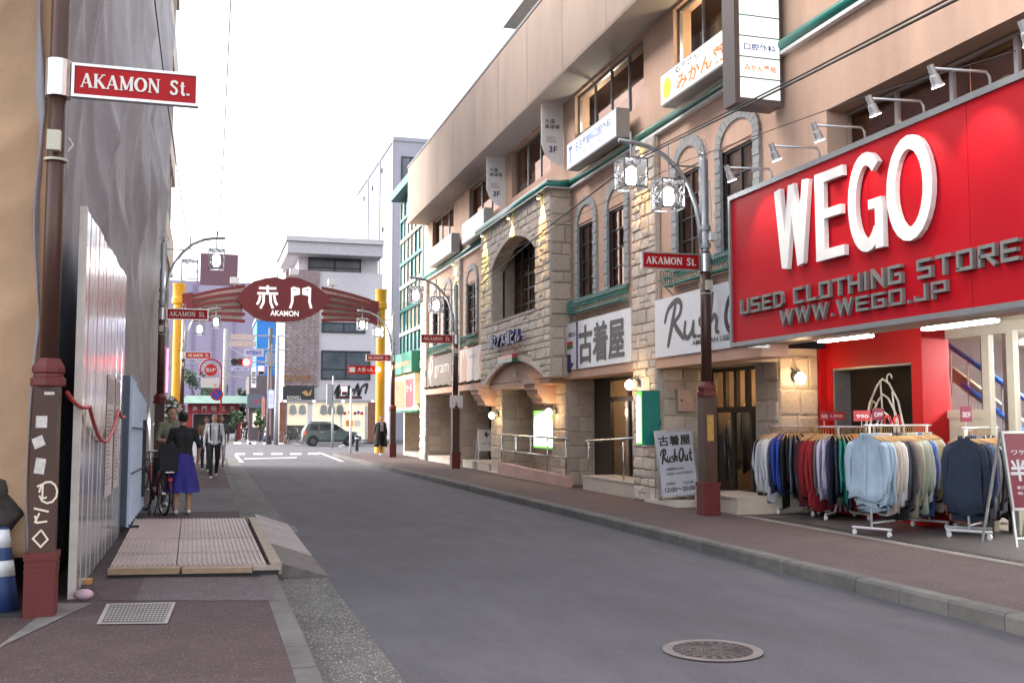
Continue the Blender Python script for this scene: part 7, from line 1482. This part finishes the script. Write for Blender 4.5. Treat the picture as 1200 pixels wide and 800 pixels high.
# ================================================================ bicycles
def bicycle(label, loc, rz, frame, basket=True, low=False):
    t = thing('bicycle', label, 'bicycle', loc, None, rz); r_ = .33; wb = 1.08
    B = lambda mb, n, m, sm=True, p=None: mb.build(n, m, p or t, sm, local=True)
    for x in (0, wb):
        w_ = B(MB().tube([(x+r_*math.cos(a*math.pi/16),0,r_+r_*math.sin(a*math.pi/16)) for a in range(32)],.02,8,closed=True),'wheel',M_black)
        B(MB().tube([(x+.305*math.cos(a*math.pi/16),0,r_+.305*math.sin(a*math.pi/16)) for a in range(32)],.009,6,closed=True),'rim',M_steel,True,w_)
        sp = MB(); sp.lathe([(.025,-.04),(.025,.04)],(x,0,r_),8,'y')
        for k in range(14): a = k*math.pi/7; sp.tube([(x,.02*(1 if k%2 else -1),r_),(x+.3*math.cos(a),0,r_+.3*math.sin(a))],.0022,3)
        B(sp,'spoke',M_steel,False,w_)
        fg = MB(); fg.tube([(x+(r_+.035)*math.cos(R(a)),0,r_+(r_+.035)*math.sin(R(a))) for a in range(20 if x else 40,185 if x else 175,12)],.016,5); B(fg,'mudguard',frame)
    f = MB(); f.tube([(0,0,r_),(.42,0,.30),(.34,0,.72)],.018,8); f.tube([(.42,0,.30),(.62,0,.36),(.80,0,.55),(.86,0,.78)],.022,8); f.tube([(0,.05,r_),(.36,.02,.62)],.01,6); f.tube([(0,-.05,r_),(.36,-.02,.62)],.01,6); B(f,'frame',frame)
    B(MB().tube([(wb,0,r_),(.98,0,.5),(.87,0,.72),(.84,0,.98)],.016,8),'fork',M_steel); B(MB().tube([(.66,.27,1.02),(.74,.25,1.03),(.84,.1,1.0),(.84,-.1,1.0),(.74,-.25,1.03),(.66,-.27,1.02)],.012,6),'handlebar',M_steel)
    s = MB(); s.ball((.28,0,.87),(.14,.09,.035),12,8); B(s,'saddle',M_black); B(MB().tube([(.34,0,.70),(.31,0,.86)],.013,6),'seat_post',M_steel)
    c = MB(); c.lathe([(.09,-.01),(.09,.01)],(.42,.06,.30),16,'y'); c.tube([(.42,.08,.30),(.42,.09,.14),(.42,.17,.14)],.01,5); c.tube([(.42,-.06,.30),(.42,-.09,.46),(.42,-.17,.46)],.01,5); B(c,'crank',M_black,False)
    k = MB(); 
    for q in (-1,1): k.tube([(.0,q*.07,r_),(-.04,q*.16,.012)],.01,5)
    k.tube([(-.04,-.16,.012),(-.06,0,.012),(-.04,.16,.012)],.008,5); B(k,'kickstand',M_black)
    if basket:
        b = MB(); x0,x1,z0,z1 = .92,1.2,.72,.98
        for z in (z0,(z0+z1)/2,z1): b.tube([(x0,-.16,z),(x1,-.16,z),(x1,.16,z),(x0,.16,z)],.006,4,closed=True)
        for i in range(7): y = -.16+.32*i/6; b.tube([(x0,y,z1),(x0,y,z0),(x1,y,z0),(x1,y,z1)],.004,4)
        B(b,'basket',M_black,False)
        r2 = MB(); r2.box(-.28,.18,-.07,.07,.68,.70); r2.tube([(0,.06,r_),(-.1,.06,.68)],.007,4); r2.tube([(0,-.06,r_),(-.1,-.06,.68)],.007,4); B(r2,'carrier',M_steel,False)
        B(MB().box(-.33,-.29,-.03,.03,.55,.6),'rear_reflector',M_rprint,False)
    return t
bk1 = bicycle('black and red city bicycle on its kickstand beside the person in the skirt', (-.64,17.5,SL), R(108), mat('dark_red_frame',(.22,.02,.03),.4))
bg_ = MB(); bg_.box(-.2,.14,-.14,.14,.71,.77); bg_.prism([(-.14,.77),(.14,.77),(.15,1.05),(.1,1.14),(-.1,1.14),(-.15,1.05)],(-.2,0,0),(0,1,0),VZ,.05); bg_.box(-.15,.06,-.165,-.142,.72,.92); bg_.box(-.15,.06,.142,.165,.72,.92); bg_.box(.05,.13,-.16,-.11,.45,.71); bg_.box(.05,.13,.11,.16,.45,.71); bg_.build('child_seat', M_blk, bk1, local=True)
pb_ = onY(343,517,71); bicycle('dark parked bicycle outside the white corner building', (pb_.x-.55,71,0.05), 0, M_black)
py_ = onY(289,515,80); bkf = bicycle('dark bicycle ridden towards the lane corner', (py_.x,79.6,0), R(250), M_black)
human('person in black riding the far bicycle', (py_.x-.1,79.2,.02), R(160), 1.7, dict(pel=(0,0,1.0),hipL=(.09,0,.95),hipR=(-.09,0,.95),kneeL=(.1,.3,.72),ankL=(.1,.22,.32),kneeR=(-.1,.2,.6),ankR=(-.1,.1,.2),chest=(0,.14,1.3),neck=(0,.2,1.44),head=(0,.25,1.6),shL=(.17,.17,1.40),shR=(-.17,.17,1.40),elL=(.22,.32,1.18),elR=(-.22,.32,1.18),wrL=(.2,.5,1.05),wrR=(-.2,.5,1.05)), {l: M_blk for l in ('top','sleeve','hips','leg','shin','shoe')}, ((.012,.010,.010),'short'), .022)
cone((onY(311.5,515,76).x,76,0), 'bright blue cone by the pale signal pole at the lane corner', 1.6)
# ================================================================ small suv waiting on the avenue
CY = 64.5; cx0 = onY(352.5,515,CY).x; CL = onY(422,515,CY).x-cx0
CAR = thing('car', 'small grey green hatchback car driving along the avenue', 'car', (cx0+CL/2,CY,0))
M_car = mat('grey_green_paint', (.12,.14,.135), .28, metal=.4, var=.04, coat=.6); M_cglass = mat('car_glass',(.02,.022,.025),.06,var=0)
s_ = CL/3.9; W2 = .83
def cprof(pts, y, inset): return [(cx0+x*s_, CY+y, z*s_) for x, z in pts]
side = [(.02,.42),(.06,.33),(.35,.27),(3.4,.25),(3.82,.32),(3.88,.45),(3.87,.70),(3.78,.84),(3.5,.92),(2.85,1.0),(2.3,1.36),(2.0,1.52),(1.4,1.59),(.75,1.57),(.38,1.48),(.12,1.05),(.04,.95)]
low = [1.0 if z < 1.02 else 1.0-(z-1.02)*.36 for x, z in side]; n = len(side); vs = []
for k, yy_ in enumerate((-1,-.93,.93,1)):
    for (x,z),lw in zip(side,low):
        e = .985 if abs(yy_) == 1 else 1.0; vs.append((cx0+((x-1.95)*(e if abs(yy_)==1 else 1)+1.95)*s_, CY+yy_*W2*lw*s_, (z if abs(yy_) < 1 else .9+(z-.9)*.965)*s_))
fs = [(k*n+i,k*n+(i+1)%n,(k+1)*n+(i+1)%n,(k+1)*n+i) for k in range(3) for i in range(n)]+[tuple(range(n))[::-1], tuple(3*n+i for i in range(n))]
smooth_by_angle(MB().add(vs, fs).build('body', M_car, CAR), 40)
def gl(pts, nm='window', m=M_cglass, off=.008):
    lw = lambda z: (1.0 if z < 1.02 else 1.0-(z-1.02)*.36); P_ = [(cx0+x*s_, CY-(W2*lw(z)+off)*s_, z*s_) for x,z in pts]; return MB().poly(P_[::-1]).build(nm, m, CAR)
gl([(.45,1.05),(1.05,1.05),(1.05,1.44),(.62,1.44)]); gl([(1.12,1.05),(1.78,1.05),(1.78,1.45),(1.12,1.45)]); gl([(1.86,1.05),(2.68,1.05),(2.22,1.42),(1.86,1.45)])
gl([(.35,.34),(3.5,.32),(3.5,.40),(.35,.42)],'sill_trim',M_black,.012); gl([(1.80,.42),(1.82,.42),(1.82,1.05),(1.80,1.05)],'door_gap',M_black,.004); gl([(1.0,.75),(1.02,.75),(1.1,1.05),(1.08,1.05)],'door_gap',M_black,.004); gl([(2.72,.45),(2.74,.45),(2.72,1.0),(2.70,1.0)],'door_gap',M_black,.004)
for x in (1.2,2.0): gl([(x,.9),(x+.18,.9),(x+.18,.94),(x,.94)],'door_handle',M_alu,.03)
M_tyre = mat('tyre',(.015,.015,.016),.8,var=.1)
for x in (.72,3.12):
    for sgn in (-1,1):
        c = (cx0+x*s_, CY+sgn*(W2-.1)*s_, .31*s_); w_ = MB().lathe([(.2*s_,-.1),(.30*s_,-.1),(.31*s_,-.07),(.31*s_,.07),(.30*s_,.1),(.2*s_,.1)],c,24,'y').build('wheel', M_tyre, CAR)
        MB().lathe([(.02,-.115*1),(.19*s_,-.105),(.2*s_,-.09),(.2*s_,.09),(.19*s_,.105)],c,16,'y').build('rim', mat('dark_alloy',(.12,.12,.125),.35,metal=.7), w_)
    gl([(x-.40,.28),(x-.36,.5),(x-.2,.68),(x,.73),(x+.2,.68),(x+.36,.5),(x+.40,.28),(x+.33,.28),(x+.28,.5),(x,.64),(x-.28,.5),(x-.33,.28)],'arch_trim',M_black,.01)
gl([(.05,.78),(.22,.78),(.24,1.0),(.08,1.0)],'tail_light',emis('tail_light',(.8,.03,.02),1.2),.012); gl([(3.6,.68),(3.86,.66),(3.80,.8),(3.55,.84)],'headlight',mat('headlight',(.7,.7,.72),.15,emit=.3,ecol=(1,1,1)),.012)
MB().box(cx0+2.35*s_,cx0+2.5*s_,CY-(W2+.17)*s_,CY-(W2+.0)*s_,1.0*s_,1.13*s_).build('mirror', M_car, CAR); MB().box(cx0+.5*s_,cx0+1.9*s_,CY-.62*s_,CY-.58*s_,1.575*s_,1.61*s_).build('roof_rail', M_black, CAR)
# penthouse of the building behind, seen over the parapet
PH = thing('apartment_block', 'beige balcony corner of a taller block rising behind the parapet', 'building', (14,38,0))
a = onX(589,33,10.5); b = onX(652,0,10.5)
MB().box(12,20,a.y-14,a.y,0,30).build('wall', mat('beige_block',(.46,.41,.38),.8,var=.06), PH)
for z in (a.z, a.z+3.0): MB().box(10.5,12,a.y-14,a.y+.0,z,z+.25).build('balcony_slab', mat('grey_slab',(.36,.34,.34),.8), PH); MB().box(10.5,10.62,a.y-14,a.y,z+.25,z+1.25).build('balcony_rail', MATS['beige_block'], PH)
